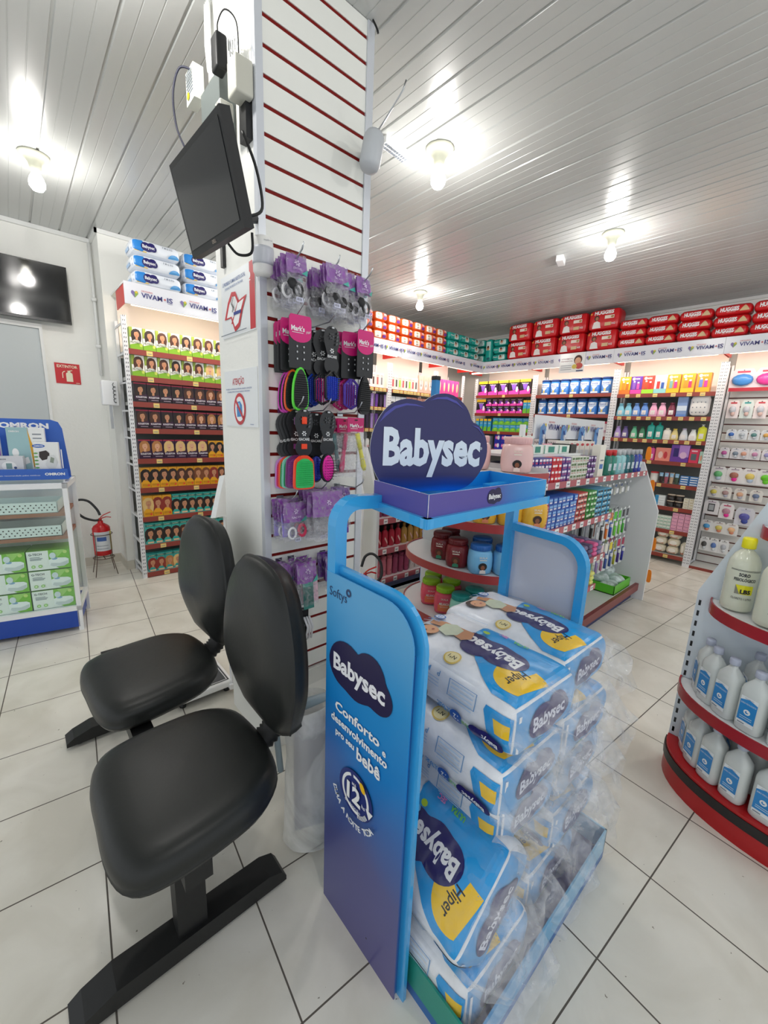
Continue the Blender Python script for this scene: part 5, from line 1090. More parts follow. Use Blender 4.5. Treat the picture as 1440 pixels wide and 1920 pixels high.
rput(simple('gift_kit','box',carton(.095,.08,.165,'D83A5A',lambda A,w,h:(A.rect(w*.2,w*.75,h*.2,h*.65,M('5A6A70',.3)),A.rect(w*.2,w*.8,h*.8,h*.9,M('F0C8D0',.4))))),1.19,1.265,'crimson gift box with a grey window on the fourth baby shelf',6.03)
rput(simple('gift_kit','box',carton(.035,.08,.14,'B8DCCB',lambda A,w,h:A.ell(w*.5,h*.45,w*.3,h*.25,M('E8A88A',.4),10))),1.12,1.265,'pale green gift box at the right end of the fourth baby shelf',6.03)
for y,c,l in ((1.485,'3A2A2A','dark'),(1.43,'A85A6A','pinkish'),(1.375,'C8A88A','beige'),(1.32,'4A5A4A','green-grey')):
    rput(simple('cream_tube','tube',bottle(.05,.035,.15,c,'E9ECEC',.5,.1,shape='tube',kid=False,labf=lab1('8AB8D8','FFFFFF',None,.6,.95,.8))),y,.992,'%s cream tube standing on the fifth baby shelf'%l,6.03)
rput(simple('powder_tin','tin',can(.09,.13,'DFDCD6','C8343A')),1.57,.992,'pale tin with a red lid at the left of the fifth baby shelf',6.03)
p_wb=simple('soap_box','box',carton(.088,.08,.026,'4A86C8',lambda A,w,h:A.rect(w*.1,w*.9,h*.3,h*.7,WHITE)))
for k in range(4): row(RIGHT,p_wb,Y(1.24,1.145),.03,.991+.028*k,'flat blue and white box in the stacks on the fifth baby shelf','flat blue boxes, fifth baby shelf')
p_jr=simple('cream_pot','pot',can(.085,.075,'2A2422','D9C8B4'))
for k in range(2): row(RIGHT,p_jr,Y(1.345,1.257),.03,.709+.077*k,'dark round cream pot with a beige lid on the sixth baby shelf','dark cream pots, sixth baby shelf')
p_ws=simple('soap_box','box',carton(.052,.07,.030,'E8E4D2',lambda A,w,h:A.rect(w*.2,w*.8,h*.4,h*.6,M('B8A878',.4))))
for k in range(4): row(RIGHT,p_ws,Y(1.18,1.125),.03,.708+.032*k,'cream-coloured soap box in the stacks on the sixth baby shelf','cream soap boxes, sixth baby shelf')
p_wc=simple('soap_box','box',carton(.11,.07,.030,'E6ECEC',lambda A,w,h:A.rect(0,w*.35,0,h,M('3A9AD0',.4))))
for k in range(4): row(RIGHT,p_wc,Y(1.455),.03,.708+.032*k,'white and blue soap box stacked at the left of the sixth baby shelf','white and blue soap boxes, sixth baby shelf')
p_sg=simple('soap_box','box',carton(.038,.06,.040,'DDE8DC',lambda A,w,h:A.rect(w*.1,w*.9,h*.1,h*.35,M('8FBFA8',.4)))); p_sp=simple('soap_box','box',carton(.060,.06,.042,'EFAFC8',lambda A,w,h:A.text('Dove',w*.5,h*.5,h*.35,M('8A4A7A',.4),.01)))
for k in range(4): row(RIGHT,p_sg,Y(1.435,1.395,1.355,1.315),.03,.422+.042*k,'pale green soap box in the stacks on the seventh baby shelf','pale green soap boxes, seventh baby shelf')
for k in range(5): row(RIGHT,p_sp,Y(1.26,1.195,1.13),.03,.422+.044*k,'pink soap box in the stacks on the seventh baby shelf','pink soap boxes, seventh baby shelf')
def wip(A,w,h): A.ell(0,0,w*.3,h*.3,M('F3EFE4',.4),10); A.rect(-w*.3,w*.3,-h*.4,-h*.25,M('C8745A',.4))
p_wp=simple('wipes_pack','wipes pack',wpack(.13,.12,.095,'DCD3BC',wip,None,41))
for k in range(3): row(RIGHT,p_wp,Y(1.37,1.235) if k<2 else Y(1.36,1.23),.09,.162+.098*k,'cream wipes pack piled on the lowest baby shelf, %s'%('bottom layer','middle layer','top layer')[k],'wipes packs, %s of the lowest shelf'%('bottom','middle','top')[k],.12)
p_wq=simple('wipes_pack','wipes pack',wpack(.06,.1,.17,'D9D6C4',wip,None,43)); row(RIGHT,p_wq,Y(1.13),.09,.20,'upright cream wipes pack at the right of the lowest baby shelf',None)
# ---- blister packs on the slatwall bay (y<1.05)
def blister(w,h,card,top,fn,name='blister_pack'):
    b=MB(); b.prism([(-w/2,0),(w/2,0),(w/2,h*.8),(w*.35,h),(-w*.35,h),(-w/2,h*.8)],frame((0,.004,0),(1,0,0),(0,0,1)),.004,M(card,.3)); A=Art(b,frame((0,.0036,0),(1,0,0),(0,0,1)),.001,.0006)
    A.rect(-w*.25,w*.25,h*.82,h*.9,M(top,.4)); A.ell(0,h*.93,.008,.005,BLACK,6); fn(A,b,w,h); return simple(name,'blister pack',b)
def blob3(b,x,z,rx,rz,ry,c): b.lathe([(.05,-1),(.55,-.85),(.9,-.5),(1,0),(.9,.5),(.55,.85),(.05,1)],M(c,.25),n=10,T=Matrix.Translation((x,-ry*.6,z))@Matrix.Diagonal((rx,ry,rz,1)))
def bowl(c):
    def fn(A,b,w,h): blob3(b,0,h*.5,w*.42,h*.26,.03,c); A.rect(-w*.48,w*.48,0,h*.16,M('B8283A',.4))
    return fn
def dummy(c,c2):
    def fn(A,b,w,h): blob3(b,0,h*.5,w*.28,h*.2,.018,c); blob3(b,w*.05,h*.25,w*.18,h*.14,.015,c2)
    return fn
specs=[]
hx=6.0+.30
def hang(pr,y,z,label,group=None,x=6.24,rz=0): put(pr,(x,.97-(1.0-y)*.74,z),-PI/2+rz+random.uniform(-.08,.08),label,group,0,0,(.86,1,.95))
hang(blister(.26,.26,'E6D9DE','C83A5A',bowl('4A90D8'),'toy_tub'),.932,2.10,'blue toy tub on a red card, top row of the slatwall bay')
hang(blister(.26,.26,'E6D9DE','C83A5A',bowl('E84AA0'),'toy_tub'),.645,2.10,'pink toy tub on a red card, top row of the slatwall bay')
for y,c,t,l in ((.975,'EDE3E4','C83A4A','first dummy card with a clear shield and red mark'),(.81,'DDE8E4','3AA0A0','pale green card with a child picture'),(.65,'EDE3E4','C83A4A','second dummy card with a clear shield and red mark')): hang(blister(.13,.21,c,t,dummy('C9CDD6','D8B8B0')),y,1.80,l+' in slatwall row two')
for y,c,l in ((.93,'3A6AB8','blue'),(.80,'B8C0C8','grey'),(.66,'5A8A8A','green-grey'),(.52,'D8A85A','orange and blue'),(.38,'8A7AA8','violet')): hang(blister(.11,.12,'E2E6EA','C8CDD6',dummy(c,'C8CCD4')),y,1.56,'small clear pack with a %s dummy in the third row of the bay'%l)
for y,c,l in ((.97,'B85A9A','magenta'),(.83,'7A8A9A','slate'),(.73,'D8A08A','peach'),(.60,'C88AB0','pale pink'),(.46,'9A9ACA','lavender'),(.34,'C8C0D0','whitish')): hang(blister(.11,.13,'E6E3E6','C8CDD6',dummy(c,'D0D4DC')),y,1.34,'small clear pack with a %s dummy in the fourth row of the slatwall bay'%l)
for y,c,c2,l in ((.99,'6AB87A','B8C8D8','green rattle'),(.79,'A86A5A','F02A9A','brown bear and hot pink rattle'),(.60,'E0C86A','B8C8E0','yellow bear rattle'),(.42,'6ACB2A','6ACB2A','lime green rattle')): hang(blister(.17,.19,'EDEAEA','B8A8B8',dummy(c,c2)),y,1.06,'larger card with a %s, fifth row of the bay'%l)
for y,c,l in ((1.0,'D8C85A','yellow'),(.85,'A88A8A','taupe'),(.67,'D8A888','peach and navy'),(.48,'6A7A9A','slate blue')): hang(blister(.13,.14,'E9E6E0','C8B8B8',dummy(c,'B8B8C8')),y,.87,'card with a %s teether in the sixth row of the slatwall bay'%l)
def phone(A,b,w,h): A.rect(-w*.22,w*.22,h*.2,h*.75,M('2A2A30',.3)); A.rect(-w*.17,w*.17,h*.28,h*.68,M('A8ACB0',.3))
hang(blister(.17,.18,'E9E6E8','B8A8B8',phone,'toy_phone_pack'),.99,.66,'round card with a black and grey toy phone on the slatwall bay')
hang(blister(.16,.19,'EDEAEA','C85A7A',dummy('B88A9A','F02A9A')),.79,.63,'card with a hot pink round rattle beside the toy phone')
hang(blister(.20,.22,'D8D8E0','C8C8D8',dummy('5A5AA8','3A4AA0')),.56,.58,'clear bag of blue and purple toy pieces on the slatwall bay')
for y,c,l in ((1.0,'4A9AD0','blue boat'),(.84,'D8C86A','yellow'),(.68,'E8B88A','peach')): hang(blister(.14,.15,'E6E6E4','C8B8B8',dummy(c,'D88A6A')),y,.44,'clear pack with a %s bath toy in the eighth row of the slatwall bay'%l)
for y,c,l in ((.985,'4A4A4A','two dark spoons'),(.86,'5A7AB8','a blue clip'),(.73,'B8BCC4','a pale brush')): hang(blister(.11,.18,'EDEDED','C8C8C8',dummy(c,'D8DCE0')),y,.20,'white card with %s in the lowest row of the slatwall bay'%l)
# ---- left back run: make-up packs (seen over and beside the sign)
def mk(c,c2): return simple('makeup_pack','cosmetics pack',carton(.07,.03,.19,c,lambda A,w,h:(A.rect(w*.3,w*.7,h*.2,h*.7,M(c2,.3)),A.text('ruby',w*.5,h*.82,h*.07,GR,.01,w*.6))))
for i,(a,b_) in enumerate((('EDE0D8','5A4A4A'),('E9D6CE','B86A6A'),('F0E6E0','8A8A90'))):
    p=mk(a,b_); row(LEFT,p,[3.02+.073*(i+3*k) for k in range(4)],.03,2.065,'%s narrow make-up pack on the top shelf right of the column'%('cream and brown','rosy','white and grey')[i],'%s make-up packs, top shelf'%('cream','rosy','white')[i])
for i,(a,b_) in enumerate((('E9DDD4','C8505A'),('F0E6DE','4A4A50'),('E6D0C4','9AD83A'))):
    p=mk(a,b_); row(LEFT,p,[4.035+.066*(i+3*k) for k in range(3 if i<2 else 2)],.03,2.065,'%s narrow make-up pack at the left of the top shelf behind the sign'%('cream and red','white and black','beige and lime')[i],'%s make-up packs behind the sign'%('red','black','lime')[i])
p=simple('lash_curler_pack','cosmetics pack',carton(.10,.03,.24,'E3B4A4',lambda A,w,h:(A.ell(w*.5,h*.45,w*.3,h*.3,M('F3EAE6',.3),10),A.ring(w*.5,h*.4,w*.1,w*.16,M('6A6A70',.3),10),A.rect(w*.45,w*.55,h*.4,h*.75,M('6A6A70',.3)))))
row(LEFT,p,[4.605,4.71,4.812],.03,2.065,'salmon card pack with an eyelash curler on the top shelf behind the sign','salmon curler packs')
p=simple('pink_box','box',carton(.10,.08,.24,'EE4A92',lambda A,w,h:A.ell(w*.6,h*.55,w*.2,h*.3,M('F2C8A0',.4),8))); row(LEFT,p,[5.02,5.125,5.23,5.335,5.44],.03,2.062,'hot pink box on the top shelf in the far corner','hot pink corner boxes')
p=simple('compact_pack','cosmetics pack',carton(.10,.03,.16,'D8DEE2',lambda A,w,h:A.rect(w*.2,w*.8,h*.2,h*.55,M('3A3E44',.3)))); row(LEFT,p,[4.04,4.15,4.26],.03,1.81,'pale grey and black cosmetics pack on the second shelf behind the sign','grey cosmetics packs')
p=simple('compact_pack','cosmetics pack',carton(.10,.03,.17,'DDA490',lambda A,w,h:A.rect(w*.2,w*.8,h*.1,h*.4,M('2A2A30',.3)))); row(LEFT,p,[4.37,4.48,4.60,4.71],.03,1.81,'rose-coloured cosmetics pack on the second shelf behind the sign','rose cosmetics packs')
for z,s_,w_ in ((1.81,'second',.15),(1.522,'third',.2)):
    for i,(c,l) in enumerate((('6A3A98','purple'),('3A2A44','near-black'),('A88AC8','lilac'))):
        p=simple('cream_tube','tube',bottle(.055,.035,.19 if s_=='second' else .22,c,'E9ECEC',.5,.1,shape='tube',kid=False)); row(LEFT,p,[3.03+.08*(i+3*k)+w_*.1 for k in range(4)],.04,z,'%s tube on the %s shelf right of the column'%(l,s_),'%s tubes, %s shelf'%(l,s_))
for z,s_ in ((1.202,'fourth'),(.852,'fifth')):
    p=simple('white_tube','tube',bottle(.06,.04,.21,'F0F0EE','1A1A1C',.6,.14,kid=False,labf=lab1('D8B0B8','6A4A50',None,.2,.5,.7))); row(LEFT,p,[3.03+.085*k for k in range(10)],.04,z,'white bottle with a black cap on the %s shelf right of the column'%s_,'white bottles, %s shelf'%s_)
# ================================================================== goods hung on the slatwall column
YS=YC0-.001
def peg(x,z,ln,label,tip=.05):
    b=MB(); b.tube([(0,-.002,0),(0,-ln*.75,.004),(0,-ln,.03),(0.0,-ln-.012,tip)],.0028,SILV,6); b.box(-.015,.015,-.003,.001,-.012,.006,SILV)
    b.build('peg_hook',None,(x,YS,z),label,'hook','pegs of the column slatwall')
LH='thin metal peg hook on the column slatwall'
# clear bags with purple header
PUR=M('8E4AA8',.35); PUR2=M('6E3A98',.35); TEAL=M('49B3A6',.4)
def haircard(seed,w,h,items,bulge=.011,body=FILM,purple=.38,pm=PUR):
    b=MB(); rn=random.Random(seed)
    def sh(u,v,s):
        x=(u-.5)*w*(1+.06*noise.noise(Vector((seed,v*3,0)))); z=-h*v
        y=s*bulge*math.sin(PI*u)*(.25+.75*min(1,v*2))+.010*noise.noise(Vector((u*5+seed,v*6,s)))+.005*noise.noise(Vector((u*14+seed,v*16,s)))
        return (x,y-.0,z)
    b.grid(lambda u,v:sh(u,v*purple,-1),10,6,pm); 
    b.grid(lambda u,v:(lambda p:(p[0],p[1]+.002,p[2]))(sh(u,.03+v*purple*.9,1)),6,4,pm)
    f=MB(); f.grid(lambda u,v:(lambda p:(p[0],p[1]-.0015,p[2]+.004))(sh(u,v,-1)),14,20,BAGF); f.grid(lambda u,v:sh(u,v,1),8,12,BAGF)
    A=Art(b,lambda x,y,z=0:(x,sh(x/w+.5,-y/h,-1)[1]-z-.0008,y),.0006,.0005)
    for k in range(6): a=k*PI/3; A.ell(.008*math.cos(a),-h*purple*.45+.008*math.sin(a),.005,.003,M('D8C4E4',.4),6,1,a)
    A.text('ISACARE',0,-h*purple*.75,.008,M('D8C4E4',.4),.01,w*.4); A.poly([(w*.5,-h*purple*.7),(w*.5,-h*purple),(w*.15,-h*purple)],TEAL)
    for (kind,x,z,c) in items:
        if kind=='ring': b.tube([(x+.018*math.cos(t),-.006,z+.024*math.sin(t)) for t in [2*PI*i/14 for i in range(14)]],.005,M(c,.6),6,closed=True)
        elif kind=='blob':
            b.lathe([(.05,-1),(.6,-.8),(1,0),(.6,.8),(.05,1)],M(c,.6),n=10,T=Matrix.Translation((x,-.004,z))@Matrix.Diagonal((.022,.010,.02,1)))
        elif kind=='slab': b.box(x-.025,x+.025,-.006,.0,z-.05,z+.05,M(c,.6))
        elif kind=='label': b.box(x-.014,x+.014,-.017,-.0165,z-.008,z+.008,M('C9CBE0',.4)); [b.box(x-.010+.005*k,x-.008+.005*k,-.0172,-.017,z-.004,z+.005,BLACK) for k in range(4)]
    return Proto('hair_accessory_bag','accessory bag',b,[('clear_bag',f)])
R1=[haircard(1,.085,.17,[('ring',.012,-.125,'16161A'),('ring',-.02,-.12,'E8E8EA'),('label',.01,-.155,0)]),haircard(5,.08,.17,[('ring',0,-.12,'16161A'),('blob',-.02,-.1,'1A1A1E'),('label',.0,-.155,0)]),haircard(9,.10,.18,[('blob',-.01,-.12,'141418'),('blob',.02,-.13,'141418'),('label',-.015,-.152,0)])]
def bagrow(x,z,n,prs,label,grp,dy=.03,y0=None,lift=0,tw=.12):
    for k in range(n):
        put(prs[k%len(prs)],(x+random.uniform(-.008,.008),YS-.028-dy*k,z-lift*k+random.uniform(-.003,.003)),random.uniform(-tw,tw),label,grp,random.uniform(-.12,-.03))
for x,l,n in ((.83,'left',5),(.985,'middle',6),(1.145,'right',5)):
    peg(x,2.12,.19,LH); bagrow(x,2.142,n,R1,'purple-headed clear bag of dark hair ties on the %s peg, top row'%l,'hair tie bags, %s peg of the top row'%l,.03)
bagrow(1.045,2.145,4,R1[1:],'crumpled purple-headed bag just right of the middle peg, top row','crumpled bags beside the middle peg',.035,tw=.35)
# hair brushes on cards
def brushcard(style,c1,c2,pin='101012'):
    """card with a hanging brush; origin at the peg hole"""
    cd=MB(); br=MB(); bp=MB()
    if style=='mark':
        out=[(-.045,-.18),(.045,-.18),(.047,-.17),(.047,.0),(.04,.012),(-.04,.012),(-.047,0),(-.047,-.17)]
        cd.prism(out,frame((0,.001,0),(1,0,0),(0,0,1)),.0015,M('202124',.3)); A=Art(cd,frame((0,.001,0),(1,0,0),(0,0,1)),.0006)
        A.poly([(-.047,-.055)]+[(.047*math.cos(t),-.055+.03*math.sin(t)) for t in [PI+PI*i/10 for i in range(11)]]+[(.047,0),(.04,.012),(-.04,.012),(-.047,0)],M('D8127A',.35))
        A.text("Mark's",-.010,-.036,.017,WHITE,.03,.056); A.text('Hair',.033,-.044,.010,WHITE,.0,.02,.3,shear=.3); A.rect(-.035,.012,-.052,-.050,WHITE)
        for dx in (-.014,.014):
            for dz in (-.10,-.12,-.145): A.ell(dx,dz,.003,.004,M('C9CCD0',.4),8)
        top=-.165
    elif style=='isa':
        out=[(.040*math.cos(t),-.045+.05*math.sin(t)) for t in [-.6+(PI+1.2)*i/14 for i in range(15)]]+[(-.022,-.105)]+[(.037*math.cos(t),-.145+.036*math.sin(t)) for t in [2.4+(PI*2-1.7)*i/14 for i in range(15)]]+[(.022,-.105)]
        cd.prism(out,frame((0,.001,0),(1,0,0),(0,0,1)),.0015,M('232427',.3)); A=Art(cd,frame((0,.001,0),(1,0,0),(0,0,1)),.0006)
        for k in range(6): a=k*PI/3; A.ell(.007*math.cos(a),-.09+.007*math.sin(a),.004,.0025,WHITE,6,1,a)
        A.text('ISACARE',0,-.112,.010,WHITE,.02,.046)
        for k in range(6): a=k*PI/3; A.ell(-.004+.009*math.cos(a),-.035+.009*math.sin(a),.005,.003,M('4A4C50',.4),6,1,a)
        for k in range(4): A.ell(.026-.002*k,-.02-.014*k,.007,.004,M('55575B',.4),6,1,.8)
        A.rect(-.006,.006,-.006,.0,M('D0D2D4',.4)); top=-.150
    if c1=='paddle': pass
    return cd,br,bp,top
def brush(kind,style,body,padc,pins=True):
    cd,br,bp,top=brushcard(style,body,padc)
    B=M(body,.3); Pd=M(padc,.35)
    if kind=='paddle':   # square paddle
        w,h=.046,.062; cz=top-.035-h
        o=cr([(-w,-h*.8),(-w*.8,-h),(0,-h*1.04),(w*.8,-h),(w,-h*.8),(w*.98,0),(w*.9,h*.75),(w*.6,h),(.012,h*1.15),(-.012,h*1.15),(-w*.6,h),(-w*.9,h*.75),(-w*.98,0)],3)
        br.prism([(x,cz+z) for x,z in o],frame((0,-.004,0),(1,0,0),(0,0,1)),.012,B); br.rbox(0,.008,top+.0,.022,.008,.20,.004,B); br.rbox(0,-.003,-.040,.022,.006,.028,.003,B); br.box(-.012,.012,-.003,.006,top+.0,top+.02,B); 
        bp.prism([(x*.86,cz+z*.86-.003) for x,z in o],frame((0,-.0065,0),(1,0,0),(0,0,1)),.003,Pd)
        for i in range(9):
            for j in range(12): x=-w*.72+w*1.44*i/8; z=cz-h*.74+h*1.5*j/11; bp.box(x-.0008,x+.0008,-.018,-.006,z-.0008,z+.0008,Pd)
    elif kind=='oval':
        w,h=.032,.06; cz=top-.02-h; o=[(w*math.cos(t),h*math.sin(t)) for t in [2*PI*i/24 for i in range(24)]]
        br.prism([(x,cz+z) for x,z in o],frame((0,-.004,0),(1,0,0),(0,0,1)),.014,B); br.rbox(0,.008,top+.02,.018,.008,.12,.004,B)
        bp.lathe([(1,0),(.96,.3),(.75,.8),(.3,1),(.05,1.02)],Pd,n=24,T=Matrix.Translation((0,-.004,cz))@Matrix.Rotation(PI/2,4,'X')@Matrix.Diagonal((w*.88,h*.9,.010,1)))
        for i in range(7):
            for j in range(11):
                x=(i-3)/3*.85; z=(j-5)/5*.9
                if x*x+z*z<.8: bp.cyl((x*w,-.010,cz+z*h),(x*w*1.5,-.028,cz+z*h*1.05),.0009,M('16161A',.4) if padc!='2438A0' else M('16161A',.4),4)
    elif kind=='vent':   # long rounded brush
        w,h=.036,.078; cz=top-.015-h
        o=cr([(-w*.95,-h*.3),(-w*.85,-h*.8),(-w*.4,-h),(w*.4,-h),(w*.85,-h*.8),(w*.95,-h*.3),(w*.8,h*.4),(w*.3,h),(-w*.3,h),(-w*.8,h*.4)],3)
        br.prism([(x,cz+z) for x,z in o],frame((0,-.004,0),(1,0,0),(0,0,1)),.013,B); br.rbox(0,.008,top+.03,.018,.008,.12,.004,B)
        bp.prism([(x*.88,cz+z*.90) for x,z in o],frame((0,-.006,0),(1,0,0),(0,0,1)),.002,Pd)
        for i in range(9):
            for j in range(15):
                x=-w*.7+w*1.4*i/8; z=-h*.8+h*1.5*j/14
                if abs(x)<w*(.85-.35*max(0,z/h)): bp.box(x-.0008,x+.0008,-.016,-.005,cz+z-.0008,cz+z+.0008,M('08080A',.35) if padc=='141418' else Pd)
    elif kind=='comb':   # detangling comb-brush with rows
        w,h=.033,.062; cz=top-.02-h
        for s_ in (-1,1): br.tube([(s_*.008,-.002,cz+h),(s_*w,-.002,cz+h*.6),(s_*w*.95,-.002,cz-h*.7),(0,-.002,cz-h)],.006,B,6)
        br.rbox(0,.008,top+.02,.02,.008,.12,.004,B)
        for i in range(6):
            x=-w*.8+w*1.6*i/5
            br.box(x-.002,x+.002,-.004,.004,cz-h*.85,cz+h*.7,Pd)
            for j in range(12): z=cz-h*.8+h*1.4*j/11; br.box(x-.0009,x+.0009,-.022,-.004,z-.0009,z+.0009,Pd)
    kids=[('brush_body',br),('display_card',cd)]
    if bp.f: kids.append(('bristle_pad',bp))
    return Proto('hair_brush','hair brush',None,kids)
def bput(p,x,k,z,label,rz=.0,group=None,y=None):
    put(p,(x,(YS-.03-.026*k) if y is None else y,z),rz,label,group)
VM1=brush('vent','mark','E83AC8','141418'); VM2=brush('vent','mark','FF6A1E','141418'); VM3=brush('vent','mark','5AE03A','141418')
peg(.845,1.945,.17,LH)
bput(VM1,.85,0,1.925,'magenta-rimmed black-bristled brush on a card, rearmost on the left peg of the upper brush row',-.5)
bput(VM1,.85,1,1.925,'second magenta-rimmed brush on the left peg, between the rear one and the orange one',-.35)
bput(VM2,.85,2,1.93,'orange-rimmed brush on a pink and black card behind the green-rimmed brush',-.25)
bput(VM3,.855,4,1.935,'green-rimmed black-bristled brush in front on a pink and black card of the upper brush row',-.05)
CI1=brush('comb','isa','1E3FA8','2F55D8'); CI2=brush('comb','isa','2A2A30','D81E8A'); CI3=brush('comb','isa','141418','2F55D8')
peg(.99,1.945,.17,LH)
bput(CI1,.965,0,1.915,'blue-toothed brush on a black floral card at the left of the middle peg',-.1)
bput(CI1,.965,1,1.92,'second blue-toothed brush just behind the pink one on the middle peg',-.2)
bput(CI2,.99,2,1.925,'pink-toothed brush on a black card in the middle of the upper brush row',-.4)
bput(CI3,1.0,4,1.93,'blue-toothed brush with a black rim in front on the middle peg of the upper row',.05)
CM1=brush('comb','mark','D82A8A','E24A9A'); CM2=brush('comb','mark','6A4AC8','7A5AD8'); CM3=brush('vent','mark','1A1A1E','141418')
peg(1.165,1.945,.17,LH)
bput(CM1,1.12,0,1.925,'deep pink brush rearmost on the right peg of the upper brush row',-.3)
bput(CM1,1.13,1,1.93,'second deep pink brush behind the violet one on the right peg',-.3)
bput(CM2,1.14,2,1.93,'violet brush on a pink and black card on the right peg',-.3)
bput(CM3,1.175,4,1.935,'all-black tapered brush in front on the right peg of the upper brush row',.05)
peg(.84,1.60,.17,LH)
for k,(bd,pd,l) in enumerate((('C88AD8','E21E6A','lilac paddle brush with a crimson pad, rearmost on the lower left peg'),('FF5A2A','2FA86A','orange-red paddle brush, second from the back on the lower left peg'),('8ADCC8','2FA86A','mint green paddle brush, third on the lower left peg'),('7A3A7A','8A4A9A','plum paddle brush behind the front orange one'))):
    bput(brush('paddle','isa',bd,pd),.845+.002*k,k,1.585+.004*k,l,-.45+.08*k)
bput(brush('paddle','isa','FF4A1E','2FC86A'),.855,5,1.60,'orange-red paddle brush with a bright green pad in front on the lower left peg',-.03)
peg(.965,1.60,.17,LH)
for k,(bd,pd,l) in enumerate((('14141A','2438A0','navy oval brush rearmost on the lower middle peg'),('14141A','3A3A48','black oval brush, second on the lower middle peg'),('14141A','2438C0','blue oval brush just behind the pink oval brush'))): bput(brush('oval','isa',bd,pd),.955+.003*k,k,1.59,l,-.3)
bput(brush('oval','isa','141418','F01EA8'),.967,5,1.60,'black oval brush with a hot pink pad in front on the lower middle peg',0)
# bagged radial brushes
def bagbrush(c,body,ang,lab):
    cd=MB(); cd.prism([(-.045,-.05),(.045,-.05),(.045,.012),(-.045,.012)],frame((0,-.002,0),(1,0,0),(0,0,1)),.002,M('CC1E6E',.35)); A=Art(cd,frame((0,-.002,0),(1,0,0),(0,0,1)),.0006); A.text("Mark's",-.008,-.022,.014,WHITE,.03,.05); A.text('Hair',.030,-.026,.009,WHITE,.0,.02,.3); A.rect(-.03,.01,-.036,-.034,WHITE); A.ell(0,.002,.01,.003,BLACK,8)
    br=MB(); R=Matrix.Rotation(ang,4,'Y'); q=lambda x,y,z:tuple(R@Vector((x,y,z))+Vector((0,0,-.055)))
    br.tube([q(0,-.012,-.0),q(0,-.012,-.07)],.011,M(c,.3),8); br.tube([q(0,-.012,-.07),q(0,-.012,-.10),q(0,-.012,-.15),q(0,-.012,-.17)],[.009,.009,.013,.008],M(c,.3),10)
    for j in range(10):
        z=-.005-.0068*j
        for s_ in (-1,1):
            for d in (-.02,-.012,-.004): br.cyl(q(s_*.006,-.012,z),q(s_*.026,d,z+.003),.0008,M(body,.4),4)
    f=MB(); f.grid(lambda u,v:(-.047+.094*u,-.024-.006*math.sin(PI*u)+.004*noise.noise(Vector((u*6,v*9,1))),-.045-.20*v),10,14,BAGF); f.grid(lambda u,v:(-.047+.094*u,.004,-.045-.20*v),4,4,BAGF)
    return Proto('hair_brush','hair brush',None,[('brush_body',br),('header_card',cd),('clear_bag',f)])
peg(1.14,1.60,.15,LH)
bput(bagbrush('3A8A88','20282A',-.15,''),1.065,1,1.565,'dark teal brush in a pink-headed clear bag, left of the yellow one',-.3)
bput(bagbrush('E8327A','2A2A2E',.15,''),1.105,2,1.565,'pink-handled styling brush in a clear bag behind the yellow one',.2)
bput(bagbrush('E8E22A','F0F0F0',-.28,''),1.13,4,1.57,'bright yellow brush in a pink-headed clear bag on the lower right peg',0)
# lower bags
R4=[haircard(21,.115,.165,[('ring',-.02,-.13,'F4F4F6'),('ring',.03,-.125,'E23A62'),('ring',.028,-.12,'E23A62'),('label',.0,-.158,0)],purple=.5),]
R4b=[haircard(27,.15,.215,[('label',.03,-.2,0)],.012,purple=.5),haircard(28,.14,.215,[('label',.0,-.2,0)],.012,purple=.5)]
R4c=[haircard(33,.08,.19,[('slab',0,-.12,'8A3A3A'),('slab',.0,-.165,'6E3A98')],purple=.4,pm=PUR2)]
peg(.83,1.235,.14,LH); peg(.975,1.27,.14,LH); peg(1.13,1.27,.19,LH)
bagrow(.835,1.235,2,[haircard(23,.10,.17,[('slab',-.02,-.11,'9A8AD8'),('slab',.02,-.115,'9A8AD8')],purple=.45)],'clear bag with lilac elastic bands at the far left under the brushes','lilac band bags',.03)
bagrow(.845,1.225,3,R4,'clear bag with white and red hair bands under the paddle brushes','white and red hair band bags',.03,)
bagrow(.975,1.265,5,R4b,'large silvery bag with a purple header on the middle peg under the oval brushes','large purple header bags',.028,tw=.15)
bagrow(1.12,1.265,2,R4c,'narrow bright purple bag with a dark red card at the right under the brushes','narrow bright purple bags',.04,tw=.1)
R5=[haircard(41,.10,.20,[('slab',.0,-.14,'E8B8C8'),('slab',.03,-.14,'E8B8C8')],purple=.45),haircard(42,.10,.20,[('slab',.0,-.14,'49A898'),('slab',.0,-.16,'3A8A80')],purple=.45)]
peg(.88,.955,.14,LH); peg(1.05,.95,.14,LH); peg(.82,.955,.14,LH); peg(.89,.72,.12,LH)
bagrow(.90,.955,4,R5,'purple-headed bag with a cloth in the row beside the blue frame','cloth bags in the low row',.028)
bagrow(1.06,.955,3,[haircard(45,.11,.17,[('label',0,-.14,0)],purple=.7,pm=PUR2)],'violet header bag at the right end of the low row','violet bags, low row',.03)
bagrow(.80,.955,2,[haircard(47,.085,.22,[('slab',.01,-.15,'4A90D8'),('slab',.0,-.17,'2FA8A0')],purple=.4)],'bag with a sky blue cloth in the low row behind the near backrest','blue cloth bags, low row',.04)
b=MB(); b.prism([(-.04,-.15),(.0,-.17),(.04,-.15),(.045,0),(-.045,0)],frame((0,-.01,0),(1,0,0),(0,0,1)),.03,M('1C1C20',.35)); b.prism([(-.03,-.08),(.0,-.11),(.03,-.08),(0,-.02)],frame((0,-.0105,0),(1,0,0),(0,0,1)),.001,M('8A8C90',.3))
b2=MB()
for k in range(3): b2.tube([(.02+.012*k,-.02,-.03),(.035+.012*k,-.03,-.08),(.03+.012*k,-.02,-.14)],.005,M('E6E6EA',.4),6)
